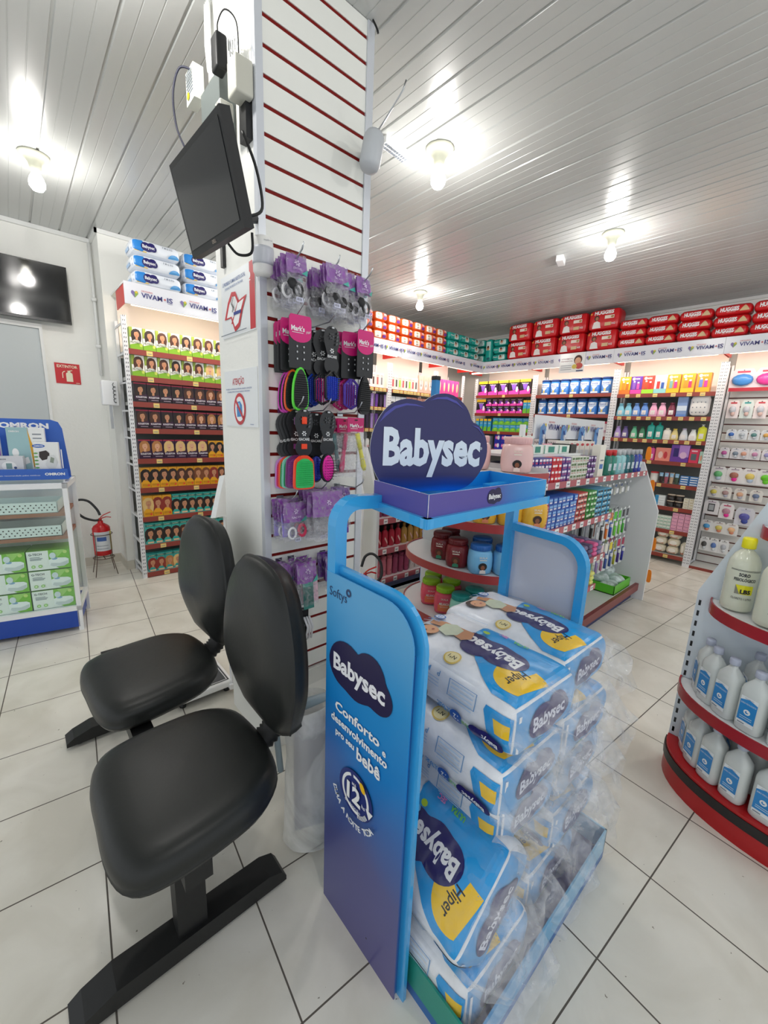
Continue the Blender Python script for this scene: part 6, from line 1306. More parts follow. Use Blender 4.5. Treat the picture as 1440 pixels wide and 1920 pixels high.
put(Proto('black_pouch','accessory',b,[('white_cord',b2)]),(.89,YS-.05,.71),-.2,'black pouch with white cords on the lowest peg of the column slatwall')
# ================================================================== generic gondola
GW_=M('E2E4E6',.4)
def gondola_end(name,x,y0,y1,h,parent,kneez=.88,lean=.18,t=.025):
    b=MB(); b.prism([(y0,0),(y1,0),(y1,kneez),(y1-lean,h),(y0+lean,h),(y0,kneez)],frame((x,0,0),(0,1,0),(0,0,1)),t,GW_); return b.build(name,parent)
# --- toothpaste gondola
g1=empty('gondola_shelf',(3.2,1.5,0),0,'white toothpaste gondola with dusty red price rails in the middle of the shop','gondola')
def O(b,x0,x1,y0,y1,z0,z1,m): b.box(x0-3.2,x1-3.2,y0-1.5,y1-1.5,z0,z1,m)
b=MB(); b.prism([(1.05-1.5,0),(1.95-1.5,0),(1.95-1.5,.88),(1.77-1.5,1.32),(1.23-1.5,1.32),(1.05-1.5,.88)],frame((4.385-3.2,0,0),(0,1,0),(0,0,1)),.025,GW_); b.build('end_panel',g1)
b=MB(); b.prism([(1.07-1.5,0),(1.95-1.5,0),(1.95-1.5,.88),(1.77-1.5,1.32),(1.27-1.5,1.32),(1.07-1.5,.88)],frame((2.185-3.2,0,0),(0,1,0),(0,0,1)),.025,GW_); b.build('end_panel',g1)
b=MB(); O(b,2.19,4.36,1.49,1.51,.1,1.36,M('C3CACD',.5)); O(b,3.35,3.37,1.48,1.49,.1,1.3,M('9AA0A4',.5)); b.build('back_panel',g1)
b=MB(); O(b,2.19,4.36,1.13,1.49,.14,.158,M('D3D6D2',.35)); O(b,2.19,4.36,1.51,1.92,.14,.158,M('D3D6D2',.35)); O(b,2.19,4.36,1.15,1.9,0,.12,NAVY); b.build('base_deck',g1)
b=MB(); O(b,2.19,4.36,1.10,1.13,.09,.160,M('7E2E30',.35)); b.build('base_rail',g1)
def gsh(x0,x1,z,y0,n):
    b=MB(); O(b,x0,x1,y0+.01,1.49,z-.02,z,GW_); sh_=b.build('shelf',g1)
    b=MB(); O(b,x0,x1,y0,y0+.01,z-.035,z+.008,PINKS); A=Art(b,frame((x0-3.2,y0-1.5,0),(1,0,0),(0,0,1)),.0006)
    for k in range(n): x=(x1-x0)*(k+.5)/n; A.rect(x-.035,x+.02,z-.033,z+.006,TAGW); A.rect(x-.022,x+.012,z-.018,z-.010,GR); A.o=.0006
    b.build('price_rail',sh_)
gsh(2.19,4.36,1.235,1.19,14); gsh(2.19,3.42,.955,1.12,10); gsh(2.19,3.42,.63,1.13,10); gsh(2.19,3.32,.39,1.13,9)
b=MB(); O(b,2.19,3.05,1.27,1.73,1.40,1.415,GW_); O(b,3.05,4.36,1.49,1.73,1.40,1.415,GW_); O(b,2.6,2.63,1.485,1.515,1.35,1.6,GW_); O(b,3.95,3.98,1.485,1.515,1.35,1.6,GW_); b.build('top_shelf',g1)
b=MB(); O(b,3.16,4.56,1.70,1.715,1.50,1.69,M('E3E6EA',.3)); A=Art(b,frame((3.16-3.2,1.70-1.5,0),(1,0,0),(0,0,1)),.0008)
for k in range(3): vivamais(A,.32+.42*k,1.60,.055)
O(b,3.17,3.18,1.715,1.725,1.41,1.69,GW_); O(b,4.35,4.36,1.715,1.725,1.41,1.69,GW_)
b.build('topper_sign',g1)
# toothpaste boxes: ends face out
def tpbox(w,h,base,fn): 
    b=MB(); b.box(-w/2,w/2,0,.17,0,h,M(base,.35)); fn(Art(b,frame((-w/2,0,0),(1,0,0),(0,0,1)),.0008,.0006),w,h); return simple('toothpaste_box','toothpaste box',b)
def e1(c1,c2): return lambda A,w,h:(A.rect(w*.12,w*.88,h*.5,h*.85,M(c1,.4)),A.rect(w*.2,w*.8,h*.15,h*.4,M(c2,.4)))
ts=[('indigo and red',tpbox(.041,.040,'3A2E8C',e1('F0E6F0','C83A6A')),2.22,7,4),('red',tpbox(.041,.040,'D8283A',e1('F4F0F0','B81E2A')),2.53,3,4),('violet and white',tpbox(.041,.040,'5A3A8C',e1('E8E2F0','A84A8A')),2.665,3,4),('green and white',tpbox(.043,.040,'E6E8DE',e1('5A7A4A','C8A8A0')),2.80,6,4),('plum',tpbox(.041,.040,'4A2E6A',e1('E2DAF0','8A4A9A')),3.075,3,4)]
for l,p,x0,n,m in ts:
    w={'indigo and red':.043,'red':.043,'violet and white':.043,'green and white':.045,'plum':.043}[l]
    for k in range(m):
        for i in range(n): put(p,(x0+w*i,1.21+random.uniform(-.004,.004),1.237+.0405*k),0,'%s toothpaste box end in the stacks on the top gondola shelf'%l,'%s toothpaste boxes, top gondola shelf'%l)
ts2=[('maroon',tpbox(.053,.040,'A8242E',e1('D8888A','E6D6D6')),2.245,3,5,.055),('royal blue',tpbox(.055,.040,'2A5CB8',e1('8AB8E8','E6E2EE')),2.41,7,5,.057),('blue and white',tpbox(.066,.040,'2F66C0',e1('DDE8F4','5A8AD0')),2.872,0,5,.067),('cherry red',tpbox(.053,.040,'C0453E',e1('F0D8CC','2A2A2A')),2.812,3,5,.055),('leaf green',tpbox(.050,.040,'3A9A3E',e1('D8E8D0','1E4A24')),2.98,3,5,.052),('sky blue',tpbox(.053,.040,'4AA0C8',e1('16242A','BFE0E8')),3.14,5,5,.055)]
for l,p,x0,n,m,w in ts2:
    for k in range(m):
        for i in range(n): put(p,(x0+w*i,1.14+random.uniform(-.004,.004),.957+.0405*k),0,'%s toothpaste box end in the stacks on the second gondola shelf'%l,'%s toothpaste boxes, second gondola shelf'%l)
p2=simple('denture_box','box',carton(.085,.10,.26,'EDEAE2',lambda A,w,h:(A.rect(w*.1,w*.9,h*.1,h*.75,M('CDD0D4',.4)),A.ell(w*.5,h*.9,w*.35,h*.04,RED,8))))
for i in range(5): put(p2,(3.14+.095*i,1.384,1.237),0,'tall grey-white carton with a small red oval standing on top of the toothpaste gondola','tall cartons on the gondola top')
put(simple('denture_box','box',carton(.10,.06,.24,'F0EDE0',lambda A,w,h:(A.rect(w*.2,w*.8,h*.25,h*.4,M('4A7AC0',.4)),A.rect(w*.2,w*.8,h*.5,h*.54,GR)))),(3.32,1.22,1.237),0,'tallest cream carton with a small blue picture at the right of the toothpaste stacks')
# mouthwash
for i in range(8):
    c,cp,l=[('2A7A6A','C82A2E','green mouthwash bottle with a red cap'),('2E8A78','C82A2E','green mouthwash bottle with a red cap'),('8AC8CC','B9BCC0','pale aqua mouthwash bottle with a grey cap'),('9ACED4','B9BCC0','pale aqua mouthwash bottle with a grey cap'),('1E6E78','A9ACB2','teal mouthwash bottle with a grey cap'),('1A5A68','A9ACB2','teal mouthwash bottle with a grey cap'),('2A3E98','A9ACB2','blue mouthwash bottle with a grey cap'),('3A4EB0','A9ACB2','blue mouthwash bottle with a grey cap')][i]
    bo,cp_=bottle(.085,.05,.20,c,cp,.5,.22,.85,labf=lab1('C9D8E0','3A5A7A',None,.25,.6,.7),rough=.15)
    p=Proto('mouthwash_bottle','bottle',bo,[('cap',cp_)])
    for r_ in range(2): put(p,(3.50+.105*i,1.215+.09*r_,1.237),0,l+(', front row, right of the top shelf' if r_==0 else ', back row, right of the top shelf'),l+(' front' if r_==0 else ' back'))
# top of gondola: antacid boxes, pink pots
p=simple('stomach_remedy_box','box',carton(.17,.06,.055,'E6EDE6',lambda A,w,h:(A.rect(w*.3,w*.75,h*.15,h*.85,M('2E8A78',.4)),A.rect(0,w*.04,0,h,M('3AA08A',.4)))))
for i,(x,z) in enumerate(((2.29,1.416),(2.47,1.416),(2.65,1.416),(2.84,1.416),(2.33,1.472))): put(p,(x,1.30,z),random.uniform(-.1,.1),'white box with a green stripe lying on top of the toothpaste gondola','green-striped boxes on the gondola top')
p=simple('pink_pot','pot',can(.06,.05,'E88AA4','EFA8BC'))
for i in range(7): put(p,(3.08+.065*i,1.52,1.417),0,'small pink pot in a line on top of the toothpaste gondola','pink pots on the gondola top')
p=simple('dark_box','box',carton(.09,.06,.06,'1E2422'))
for i in range(2): put(p,(2.99+.0*i,1.30+.08*i,1.417),0,'small black box on top of the toothpaste gondola beside the green-striped boxes','black boxes on the gondola top')
# hanging blue razor packs
rb=MB(); rb.prism([(-.055,-.22),(.055,-.22),(.05,-.03),(.0,.0),(-.05,-.03)],frame((0,0,0),(1,0,0),(0,0,1)),.012,M('5C8CC4',.25)); rb.box(-.01,.012,-.014,-.001,-.2,-.1,WHITE); rb.tube([(-.03,-.008,-.06),(.03,-.008,-.14)],.006,M('2A4E98',.3),6); rb.tube([(.03,-.008,-.05),(-.02,-.008,-.18)],.006,M('8ABCE8',.3),6)
rf=MB(); rf.grid(lambda u,v:(-.06+.12*u,-.018+.006*noise.noise(Vector((u*7,v*9,3))),-.24*v),10,14,FILM)
p=Proto('razor_pack','razor pack',rb,[('clear_bag',rf)])
for i in range(4): put(p,(3.22+.37*i,1.66,1.62),random.uniform(-.3,.3),'clear pack of blue and white razors hanging from the small VIVAMAIS board','razor packs under the board',0,0,.82)
# toothbrushes on pegs
def tooth(c,c2): 
    b=MB(); b.box(-.014,.014,0,.003,-.19,0,M('DDE2E4',.3)); b.box(-.012,.012,-.002,0,-.055,-.005,M(c,.3)); b.tube([(0,-.006,-.07),(0,-.006,-.17)],.006,M(c2,.3),6); b.box(-.006,.006,-.014,-.006,-.10,-.075,WHITE); return Proto('toothbrush_pack','toothbrush pack',b)
def pegs(x,z,ln,lbl): 
    b=MB(); b.tube([(0,0,0),(0,-ln,0),(0,-ln-.004,.01)],.0025,M('DDE0E3',.3),5); b.box(-.014,.014,-ln-.004,-ln-.002,-.006,.012,WHITE); b.build('peg_hook',None,(x,1.488,z),lbl,'hook','pegs of the toothpaste gondola')
cl=[('1E2A4A','E8E8EA','dark navy'),('C8CCD2','2A2A30','silver and black'),('2F6AC8','F07A2A','blue and orange'),('E8A02A','2A5AC0','orange and blue'),('4AC83A','7ADC4A','lime green'),('58C43A','8AE05A','bright green'),('2A2A30','4AB83A','black and green'),('3A3A44','9A9AA4','charcoal')]
for r_,z in enumerate((.90,.62)):
    for i in range(8):
        x=3.50+.10*i; pegs(x,z+.005,.24,'thin white peg holding toothbrush packs on the gondola')
        c,c2,l=cl[i] if r_==0 else [('D8D8D0','B8C8A8','pale green'),('C8B8D8','A890C8','lilac'),('E8D0D4','C87A9A','rose'),('E8E4D8','3A5AA8','white and blue'),('E8D43A','3A5AA8','yellow and blue'),('8A9A2A','B8B82A','olive'),('C82A5A','4A2A8A','crimson and violet'),('A81E4A','2A2AA0','dark red and royal blue')][i]
        p=tooth(c,c2)
        for k in range(3): put(p,(x+random.uniform(-.006,.006),1.42-.085*k,z),random.uniform(-.2,.2),'%s toothbrush pack on the %s peg row of the toothpaste gondola'%(l,('upper','lower')[r_]),'%s toothbrush packs'%l,0,0,(1.9,1.6,1.3 if r_==0 else 1.35))
for i in range(6):
    x=3.56+.14*i; pegs(x,1.135,.2,'thin white peg holding floss packs on the gondola'); b=MB(); b.box(-.035,.035,0,.002,-.10,0,M('E2E2D4',.3)); b.rbox(0,-.010,-.06,.05,.02,.05,.008,WHITE); b.box(-.03,.03,-.001,0,-.03,-.005,M(['D8C83A','D8C83A','E8E8E8','4A6A9A','4A5A8A','3A4A7A'][i],.3))
    put(Proto('floss_pack','floss pack',b),(x,1.31,1.13),random.uniform(-.2,.2),'white dental floss pack hanging below the top shelf, %s from the left'%['first','second','third','fourth','fifth','sixth'][i])
# clutter on the two lower shelves
def lump(c,w=.07,h=.035,d=.09): b=MB(); b.rbox(0,d/2,h/2,w,d,h,h*.45,M(c,.4)); return b
for sh,z,items in (('third',.632,(('7A6E92','mauve'),('5E5478','dusk purple'),('E0629A','pink'),('8A80A4','grey-lilac'))),('fourth',.392,(('E8C83A','yellow'),('C8DC5A','lime'),('E88A3A','orange'),('DCE07A','pale lime')))):
    for j,(c,l) in enumerate(items):
        p=simple('soap_pack','soap pack',lump(c))
        for k in range(3):
            for i in range(3): put(p,(2.80+.09*j+(.27 if sh=='third' else .20),1.14+.10*i,z+.036*k),random.uniform(-.1,.1),'%s soap pack piled on the %s gondola shelf'%(l,sh),'%s soap packs, %s gondola shelf'%(l,sh))
b=MB(); GT=M('5CC42A',.3); b.box(-.20,.20,-.13,.13,0,.008,GT)
for a in ((-.20,-.195,-.13,.13),(.195,.20,-.13,.13),(-.2,.2,-.13,-.125),(-.2,.2,.125,.13)): b.box(*a,0,.085,GT)
b.build('green_tray',None,(4.02,1.27,.159),'bright green plastic tray with clear packs on the gondola base deck','tray')
fb=MB(); f_=softfn(.15,.12,.06,77,.025,.01,.01); softmesh(fb,.15,.12,.06,f_,FROST,6,6,4); pf_=simple('clear_pack','pack',fb)
for i in range(4): put(pf_,(3.94+.15*(i%2),1.23+.09*(i//2),.205+.03*i),i,'crumpled clear pack heaped in the green tray','clear packs in the green tray')
# ================================================================== conditioner gondola further back
g2=empty('gondola_shelf',(3.1,2.95,0),0,'low gondola of hair products with pink rails and a navy base, behind the blue display','gondola')
def O2(b,x0,x1,y0,y1,z0,z1,m): b.box(x0-3.1,x1-3.1,y0-2.95,y1-2.95,z0,z1,m)
b=MB(); b.prism([(2.66-2.95,0),(3.3-2.95,0),(3.3-2.95,.9),(3.12-2.95,1.36),(2.85-2.95,1.36),(2.66-2.95,.9)],frame((2.36-3.1,0,0),(0,1,0),(0,0,1)),.03,GW_); 
b.build('end_panel',g2)
b=MB(); O2(b,2.36,4.3,3.04,3.06,.1,1.35,M('3A3D44',.5)); b.build('back_panel',g2)
b=MB(); O2(b,2.36,4.3,2.66,3.04,.03,.06,GW_); O2(b,2.36,4.3,2.645,3.04,0,.025,M('D5D8DA',.4)); b.build('base_deck',g2)
b=MB(); O2(b,2.36,4.3,2.66,2.67,-.0+.028,.10,M('1B2A52',.35)); b.build('base_front',g2)
for z in (.135,.43,.72,1.02):
    b=MB(); O2(b,2.36,4.3,2.70,3.04,z-.02,z,M('E6DADC',.4)); sh_=b.build('shelf',g2)
    b=MB(); O2(b,2.36,4.3,2.69,2.70,z-.05,z+.004,PINKS); A=Art(b,frame((2.36-3.1,2.69-2.95,0),(1,0,0),(0,0,1)),.0006)
    for k in range(12): x=.08+.155*k; A.rect(x,x+.05,z-.046,z,TAGW); A.rect(x+.01,x+.04,z-.03,z-.02,GR); A.o=.0006
    b.build('price_rail',sh_)
def btl(c,cp,w=.07,h=.20,shape='round',lf=None): bo,c_=bottle(w,.045,h,c,cp,.4,.2,.78,shape=shape,labf=lf); return Proto('shampoo_bottle','bottle',bo,[('cap',c_)])
def sash(c): return lambda A,w,h: A.poly([(-w*.3,h*.5),(-w*.2,h*.6),(w*.3,h*.25),(w*.2,h*.15)],M(c,.4))
for i in range(14):
    c,cp,l=(('C01E3A','8A1428','crimson'),('C79A4A','A87A2A','golden'),('2A3A2A','1E2A1E','dark green'),('3A1A24','2A1018','near-black red'))[0 if i<4 else 1 if i<8 else 2 if i<10 else 3]
    put(btl(c,cp,.07,.205,'round',sash('E8C0B8')),(2.44+.085*i,2.74,.432),0,'%s hair bottle on the second rail of the low hair gondola'%l,'%s hair bottles, second rail'%l)
for i in range(16):
    c,cp,l=(('D87A8A','C86A7A','salmon pink'),('A8456A','98355A','raspberry'),('ECE4E2','B01E7A','white and magenta'),('E9E6EA','5A2A8A','white and purple'))[0 if i<3 else 1 if i<6 else 2 if i<9 else 3]
    bo,c_=bottle(.062,.04,.20,c,cp,.9,.16,.9,labf=lab1(c,'5A3A44',None,.2,.6,.6)); put(Proto('conditioner_tube','tube',bo,[('cap',c_)]),(2.44+.078*i,2.74,.137),0,'%s conditioner tube on the lowest rail of the low hair gondola'%l,'%s conditioner tubes, lowest rail'%l)
p=btl('8A2A5A','5A1A3A',.08,.18)
for i in range(10): put(p,(2.45+.10*i,2.76,.722),0,'dark berry hair bottle on the third rail of the low hair gondola','berry bottles, third rail')
# green and yellow boxes in the narrow side rack at the near end
rk=empty('side_rack',(2.20,2.86,0),0,'narrow white rack of lime green boxes between the slatwall column and the low hair gondola','rack')
b=MB(); b.sqtube([(0.02,-.12,0),(0.02,-.12,.95),(-.01,-.02,1.34)],.03,WHITE); b.build('post',rk)
b=MB(); b.box(-.10,.0,-.11,.1,0,.02,WHITE); b.box(-.10,.0,.09,.1,0,1.3,M('D9DCD6',.4)); 
b.build('back_board',rk)
p=simple('lime_box','box',carton(.05,.05,.12,'B4E03A',lambda A,w,h:(A.rect(0,w,0,h*.35,M('F0D82A',.4)),A.rect(w*.2,w*.8,h*.5,h*.6,M('3A7A2A',.4)))))
for zi,z in enumerate((.40,.62,.84,1.06)):
    b=MB(); b.box(-.10,.0,-.11,.09,z-.012,z,MAROON); b.build('shelf',rk)
    for i in range(2): put(p,(2.126+.051*i,2.775,z+.002),0,'lime green and yellow box on the %s level of the narrow side rack'%('lowest','second','third','top')[zi],'lime boxes, %s level'%('lowest','second','third','top')[zi])
# blue square post with black cap behind the cloud sign
b=MB(); b.box(-.022,.022,-.022,.022,0,1.89,M('2F86C8',.3)); b.rbox(0,0,1.90,.05,.05,.03,.006,BLACK,T=None); b.build('display_post',None,(2.29,2.03,0),'blue square post with a black cap rising behind the cloud-shaped sign','post')
# ================================================================== half-round end shelves
def halfround(cx,cy,hw,bul,levels,name,label,pr,railm,basez,boardh,nsx=1,pw=2.3,strips=True,ks=None):
    r=empty(name,(cx,cy,0),0,label,'end shelf')
    def arc(k=1,z=0,n=28): 
        out=[]
        for i in range(n+1):
            a=PI/2+PI*i/n; c,s_=math.cos(a),math.sin(a); q=(abs(c)**pw+abs(s_)**pw)**(-1/pw); out.append((bul*k*c*q,hw*k*s_*q,z))
        return out
    def slab(b,z0,z1,m,k=1,side=None):
        A0=arc(k,z0);A1=arc(k,z1);n=len(A0); b.add(A0+A1,[tuple(range(n)),tuple(reversed(range(n,2*n)))],m); b.add(A0+A1,[(i,n+i,n+i+1,i+1) for i in range(n-1)],side or m,True)
    for li,z in enumerate(levels):
        K=ks[li] if ks else 1
        b=MB(); slab(b,z-.016,z,GW_,.985*K); sh_=b.build('shelf',r)
        b=MB(); A0=arc(K,z-.042);A1=arc(K,z+.006);A2=arc(.985*K,z-.042);A3=arc(.985*K,z+.006);n=len(A0)
        b.add(A0+A1,[(i,i+1,n+i+1,n+i) for i in range(n-1)],railm,True); b.add(A2+A3,[(i,n+i,n+i+1,i+1) for i in range(n-1)],railm,True); b.add(A1+A3,[(i,i+1,n+i+1,n+i) for i in range(n-1)],railm); b.add(A0+A2,[(i,n+i,n+i+1,i+1) for i in range(n-1)],railm); b.build('curved_rail',sh_)
    return r,slab,arc
r,slab,arc=halfround(2.155,1.50,.45,.38,[.42,.76,1.05,1.33],'end_shelf','half-round end shelf with curved red rails holding the cream jars, behind the display',0,M('A8383A',.3),.1,1.3)
b=MB(); slab(b,0,.10,M('A8383A',.35),.97); b.build('base',r)
b=MB(); b.box(-.001,.004,-.44,.44,.1,1.36,M('D3D8DA',.4)); b.build('back_board',r)
def skala(body,lid,shirt,hair,txt,w=.132,h=.165,orange=None):
    b=MB(); T=Matrix.Translation((0,0,0)); b.lathe([(.40,0),(.46,.006),(.5,.04),(.5,h*.5),(.47,h*.72),(.40,h*.80)],M(body,.22),n=28,sx=w,sy=w*.92,pw=3.2)
    l=MB(); l.lathe([(.41,h*.80),(.43,h*.81),(.43,h*.97),(.40,h)],M(lid,.3),n=28,sx=w,sy=w*.95)
    for k in range(28): 
        a=2*PI*k/28; l.box(.43*w*math.cos(a)-.0012,.43*w*math.cos(a)+.0012,.41*w*math.sin(a)-.0012,.41*w*math.sin(a)+.0012,h*.83,h*.95,M(lid,.4))
    def fr(x,y,z=0):
        u=min(1,abs(2*x/w)); yy=(1-u**3.2)**(1/3.2)*w*.46; return (x,-yy-z-.0015,y)
    A=Art(b,fr,.0006,.0005)
    if orange: 
        for i in range(6): A.rect(-.04+.0133*i,-.04+.0133*(i+1),.02,.065,M(orange,.4)); A.o-=A.st
        A.o+=A.st
    A.text('SKALA',0,h*.60,.011,M('EDE6D8',.4) if txt!='aqua' else M('2A6A6A',.4),.01,.045)
    if txt=='mel': A.text('MELANCIA',0,h*.42,.015,M('F4EFE4',.4),.02,.062); A.text('REVITALIZAÇÃO',0,h*.30,.007,M('F4EFE4',.4),.0,.05)
    else:
        A.ell(0,.048,.024,.022,M(hair,.5),14,2); A.ell(0,.042,.012,.014,M('8A5236',.5),10); A.blob([(-.018,.008),(-.016,.026),(0,.030),(.016,.026),(.018,.008)],M(shirt,.5),1); A.rect(-.02,.02,h*.5,h*.53,M('EDE6D8',.4)) 
    return Proto('cream_jar','jar',b,[('lid',l)])
J={'red':skala('7E2026','6E1A20','3A8A6A','5A2A1A',''),'blue':skala('7CC0EC','2468B8','E8E2DE','1A1210',''),'purple':skala('5A2E8C','4A2478','C8A0D8','1A1210',''),'mel':skala('E8546A','9ACB22','','','mel',orange='EE7A4A'),'aqua':skala('9ADCC8','1F9A94','E6E6E6','20140F','aqua'),'yellow':skala('E8B43A','C8922A','D8845A','3A2018',''),'pink':skala('EBC3C0','E8B9B9','F0D8D0','1A1210','',.17,.19)}
def jar(k,x,y,z,l,rz=-.75): put(J[k],(x+.02,y-.03,z+.002),rz+random.uniform(-.15,.15),l)
jar('red',1.905,1.60,.76,'dark red cream jar at the left of the middle half-round shelf',-1.0); jar('red',1.86,1.445,.76,'dark red cream jar right beside the light blue jar on the middle half-round shelf',-.95)
jar('blue',1.88,1.30,.76,'light blue cream jar with a woman on it, front of the middle half-round shelf',-.75); jar('blue',1.97,1.195,.76,'second light blue cream jar, partly behind the display post',-.7); jar('purple',2.05,1.09,.76,'deep purple cream jar at the right end of the middle half-round shelf',-.5)
jar('blue',2.01,1.38,.76,'light blue cream jar standing in the second row of the middle shelf',-.75); jar('red',2.02,1.63,.76,'dark red cream jar in the back row of the middle shelf',-.75)
jar('mel',1.90,1.545,.42,'coral pink MELANCIA cream jar with a lime lid, leftmost on the low half-round shelf',-1.0)
jar('aqua',1.885,1.41,.42,'mint cream jar with a teal lid in front on the low half-round shelf',-.85); jar('aqua',1.905,1.275,.42,'second mint cream jar with a teal lid on the low half-round shelf',-.75)
for i,(k,x,y,l) in enumerate((('mel',1.93,1.69,'coral jar at the far left of the low shelf, behind the front one'),('mel',2.03,1.60,'coral jar with a lime lid directly behind the mint jar'),('mel',2.03,1.76,'coral jar with a lime lid nearest the back board, far left'),('aqua',2.02,1.41,'mint jar with a teal lid in the second row of the low shelf'),('aqua',2.03,1.25,'mint jar in the second row, right part of the low shelf'),('aqua',2.04,1.10,'rightmost mint jar with a teal lid on the low shelf'))): jar(k,x,y,.42,l)
jar('yellow',1.88,1.30,1.05,'golden yellow cream jar under the tray, left one on the upper half-round shelf',-.9); jar('yellow',1.96,1.19,1.05,'golden yellow cream jar beside the display post on the upper half-round shelf'); jar('yellow',2.03,1.09,1.05,'golden yellow cream jar right of the display post on the upper half-round shelf',-.6)
for i,(x,y,l) in enumerate(((1.90,1.50,'big pale pink cream jar at the left, partly hidden by the cloud sign'),(1.98,1.28,'big pale pink cream jar with a woman on its label beside the cloud sign'),(1.97,1.68,'big pale pink cream jar at the back of the top half-round shelf'))): jar('pink',x+.06,y-.05,1.33,l,-.85)
# --- saline end shelf at the right
REDB=M('B5161C',.3)
r,slab,arc=halfround(2.235,-.17,.50,.32,[.45,.86,1.215],'end_shelf','half-round end shelf with a glossy red base at the right edge, full of clear bottles',0,M('A31F2B',.25),.1,1.3,pw=2.1,ks=[1,.90,.68])
b=MB(); slab(b,.0,.085,REDB,1.0); slab(b,.125,.14,REDB,1.0); b.build('red_base',r)
b=MB(); slab(b,.084,.126,M('191517',.4),1.012); b.build('black_bumper',r)
b=MB(); BW=M('DCE6EE',.35); b.prism([(-.50,0),(.50,0),(.50,.88),(.33,1.34),(-.33,1.34),(-.50,.88)],frame((.004,0,0),(0,-1,0),(0,0,1)),.02,BW) 
b.build('back_board',r)
b=MB(); fr_=frame((-.0185,.0,0),(0,-1,0),(0,0,1)); A=Art(b,fr_,.0006)
for k in range(22): A.rect(-.487,-.478,.17+.05*k if .17+.05*k<.85 else .17,.195+.05*k if .17+.05*k<.85 else .195,BLACK); A.o=.0006
b.build('slot_strip',r)
def saline():
    b=MB(); m=M('EDF3F1',.16,0,0,60,.22,spec=.6); h=.255
    b.lathe([(.44,0),(.49,.006),(.5,.03),(.5,.165),(.46,.182),(.20,.212),(.16,.216),(.16,.228)],m,n=24,sx=.086,sy=.066,pw=3.4)
    c=MB(); c.lathe([(.20,.226),(.21,.228),(.21,.246),(.19,.252)],M('C9D0E4',.3,0,0,60,.2),n=16,sx=.086,sy=.086)
    l=MB(); fr=lambda x,y,z=0:(x,-.0335-z,y); A=Art(l,fr,.0004,.0003); A.rect(-.028,.028,.03,.145,M('EEF3F6',.3)); A.poly([(-.028,.045),(.028,.045),(.028,.128),(.0,.138),(-.028,.128)],M('2A8AD0',.3)); A.text('SORO FISIOLÓGICO',0,.118,.006,WHITE,.0,.05); A.ring(0,.085,.006,.011,WHITE,16); A.ell(.003,.088,.005,.004,WHITE,8)
    for k in range(2): A.rect(-.02,.02,.055+.008*k,.058+.008*k,M('BFDDF2',.3))
    A.rect(-.024,.0,.034,.038,GR); A.text('cloridrato',-.0,.140,.004,GR,0,.03)
    return Proto('saline_bottle','bottle',b,[('cap',c),('paper_label',l)])
sal=saline()
def rowarc(z,k,a0,a1,n,lab,grp,sx=.27):
    for i in range(n):
        a=a0+(a1-a0)*i/max(1,n-1); c,s_=math.cos(a),math.sin(a); q=(abs(c)**2.1+abs(s_)**2.1)**(-1/2.1)
        x=2.235+(.32*k)*c*q; y=-.17+.50*k*s_*q; ang=math.atan2(s_/.50,c/.32); put(sal,(x,y,z),ang+PI/2+random.uniform(-.12,.12),lab,grp)
for z,l in ((.141,'lowest red deck'),(.451,'middle shelf')):
    rowarc(z,.84,PI*.58,PI*1.22,9,'blue-labelled clear bottle, front row of the %s at the right edge'%l,'saline bottles, front row of the %s'%l)
    rowarc(z,.52,PI*.60,PI*1.2,5,'blue-labelled clear bottle, back row of the %s at the right edge'%l,'saline bottles, back row of the %s'%l)
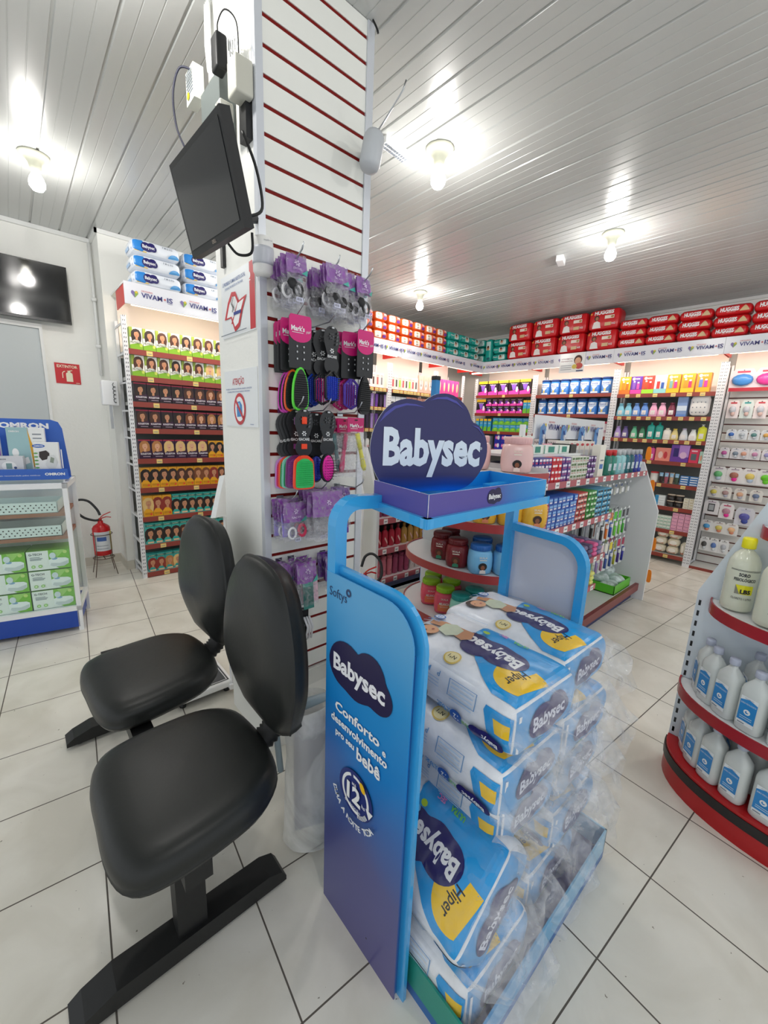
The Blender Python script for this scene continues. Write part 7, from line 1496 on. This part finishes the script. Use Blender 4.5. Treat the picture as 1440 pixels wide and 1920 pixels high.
def soro(cap='F0E81E',body='EEF2DE'):
    b=MB(); b.lathe([(.44,0),(.49,.006),(.5,.02),(.5,.155),(.47,.175),(.36,.198),(.2,.214),(.17,.216),(.17,.224)],M(body,.14,0,0,60,.2,spec=.6),n=28,sx=.092,sy=.092)
    c=MB(); c.lathe([(.21,.222),(.22,.224),(.22,.252),(.19,.258)],M(cap,.35),n=20,sx=.092,sy=.092)
    l=MB(); R0=.0463; K=M('1A1E2A',.4)
    fr=lambda x,y,z=0:((R0+z)*math.sin(x/R0),-(R0+z)*math.cos(x/R0),y); A=Art(l,fr,.0003,.0003)
    for zz_ in (.150,.147): 
        for i in range(8): A.rect(-.045+.0113*i,-.045+.0113*(i+1),zz_,zz_+.0012,K); A.o-=A.st
    A.text('SORO',-.004,.134,.011,K,.04,.030); A.text('FISIOLÓGICO',-.0,.117,.010,K,.03,.060)
    for i in range(4): A.rect(-.022+.012*i,-.022+.012*(i+1),.066,.098,M('EDE81E',.4)); A.o-=A.st
    A.o+=A.st*2; A.poly([(-.022,.098),(-.022,.066),(-.008,.066)],M('8A8A7A',.4)); A.text('LBS',.006,.076,.013,K,.05,.028); A.text('CLORETO 1 LITRO',0,.05,.007,K,.01,.055)
    return Proto('saline_bottle','bottle',b,[('cap',c),('printed_label',l)])
so1=soro()
for i,(x,y,l) in enumerate(((2.17,.19,'yellow-capped SORO FISIOLÓGICO bottle at the left end of the upper right shelf'),(2.075,.075,'second yellow-capped SORO FISIOLÓGICO bottle from the left on the upper right shelf'),(1.99,.0,'yellow-capped SORO FISIOLÓGICO bottle cut by the right picture edge'),(1.99,-.12,'yellow-capped saline bottle just outside on the upper right shelf'))): put(so1,(x,y,.867),-1.25+.12*i,l,None,0,0,1.17)
tb_=MB(); tb_.lathe([(.42,0),(.48,.008),(.5,.03),(.5,.16),(.42,.19),(.2,.215),(.18,.225)],M('BFE6E2',.15,0,0,60,.35),n=24,sx=.10,sy=.10)
tc=MB(); tc.lathe([(.2,.223),(.2,.25),(.17,.255)],WHITE,n=16,sx=.10,sy=.10); tl=MB(); R1_=.0503; A=Art(tl,lambda x,y,z=0:((R1_+z)*math.sin(x/R1_),-(R1_+z)*math.cos(x/R1_),y),.0004,.0003)
A.ring(-.02,.09,.008,.011,M('2A4A5A',.4),16); A.rect(-.035,-.005,.14,.143,GR); A.rect(-.035,-.005,.13,.133,GR); A.text('ÁLCOOL',.02,.11,.012,M('2A4A5A',.4),.02)
put(Proto('alcohol_bottle','bottle',tb_,[('cap',tc),('printed_label',tl)]),(2.13,.05,1.223),-1.2,'pale turquoise bottle on the highest visible shelf at the right edge')
# orange shelf talkers clipped to uprights behind the gondola
ob=MB(); ob.prism(cr([(-.03,-.10),(.03,-.11),(.035,0),(.02,.10),(-.025,.10),(-.035,0)],2),frame((0,0,0),(1,0,0),(0,0,1)),.01,M('F08A1E',.4))
ot=Proto('orange_tag','tag',ob)
for y,z,l in ((1.225, 1.4, 'highest orange hanging tag beside the toothpaste gondola end'), (1.152, 1.096, 'orange hanging tag second from the top beside the gondola end'), (1.057, 0.556, 'yellow-orange hanging tag low beside the gondola end'), (1.048, 0.237, 'lowest orange hanging tag just above the floor beside the gondola end')):
    put(ot,(4.43,y,z),-PI/2,l,None,0,0,(.6,1,.55))
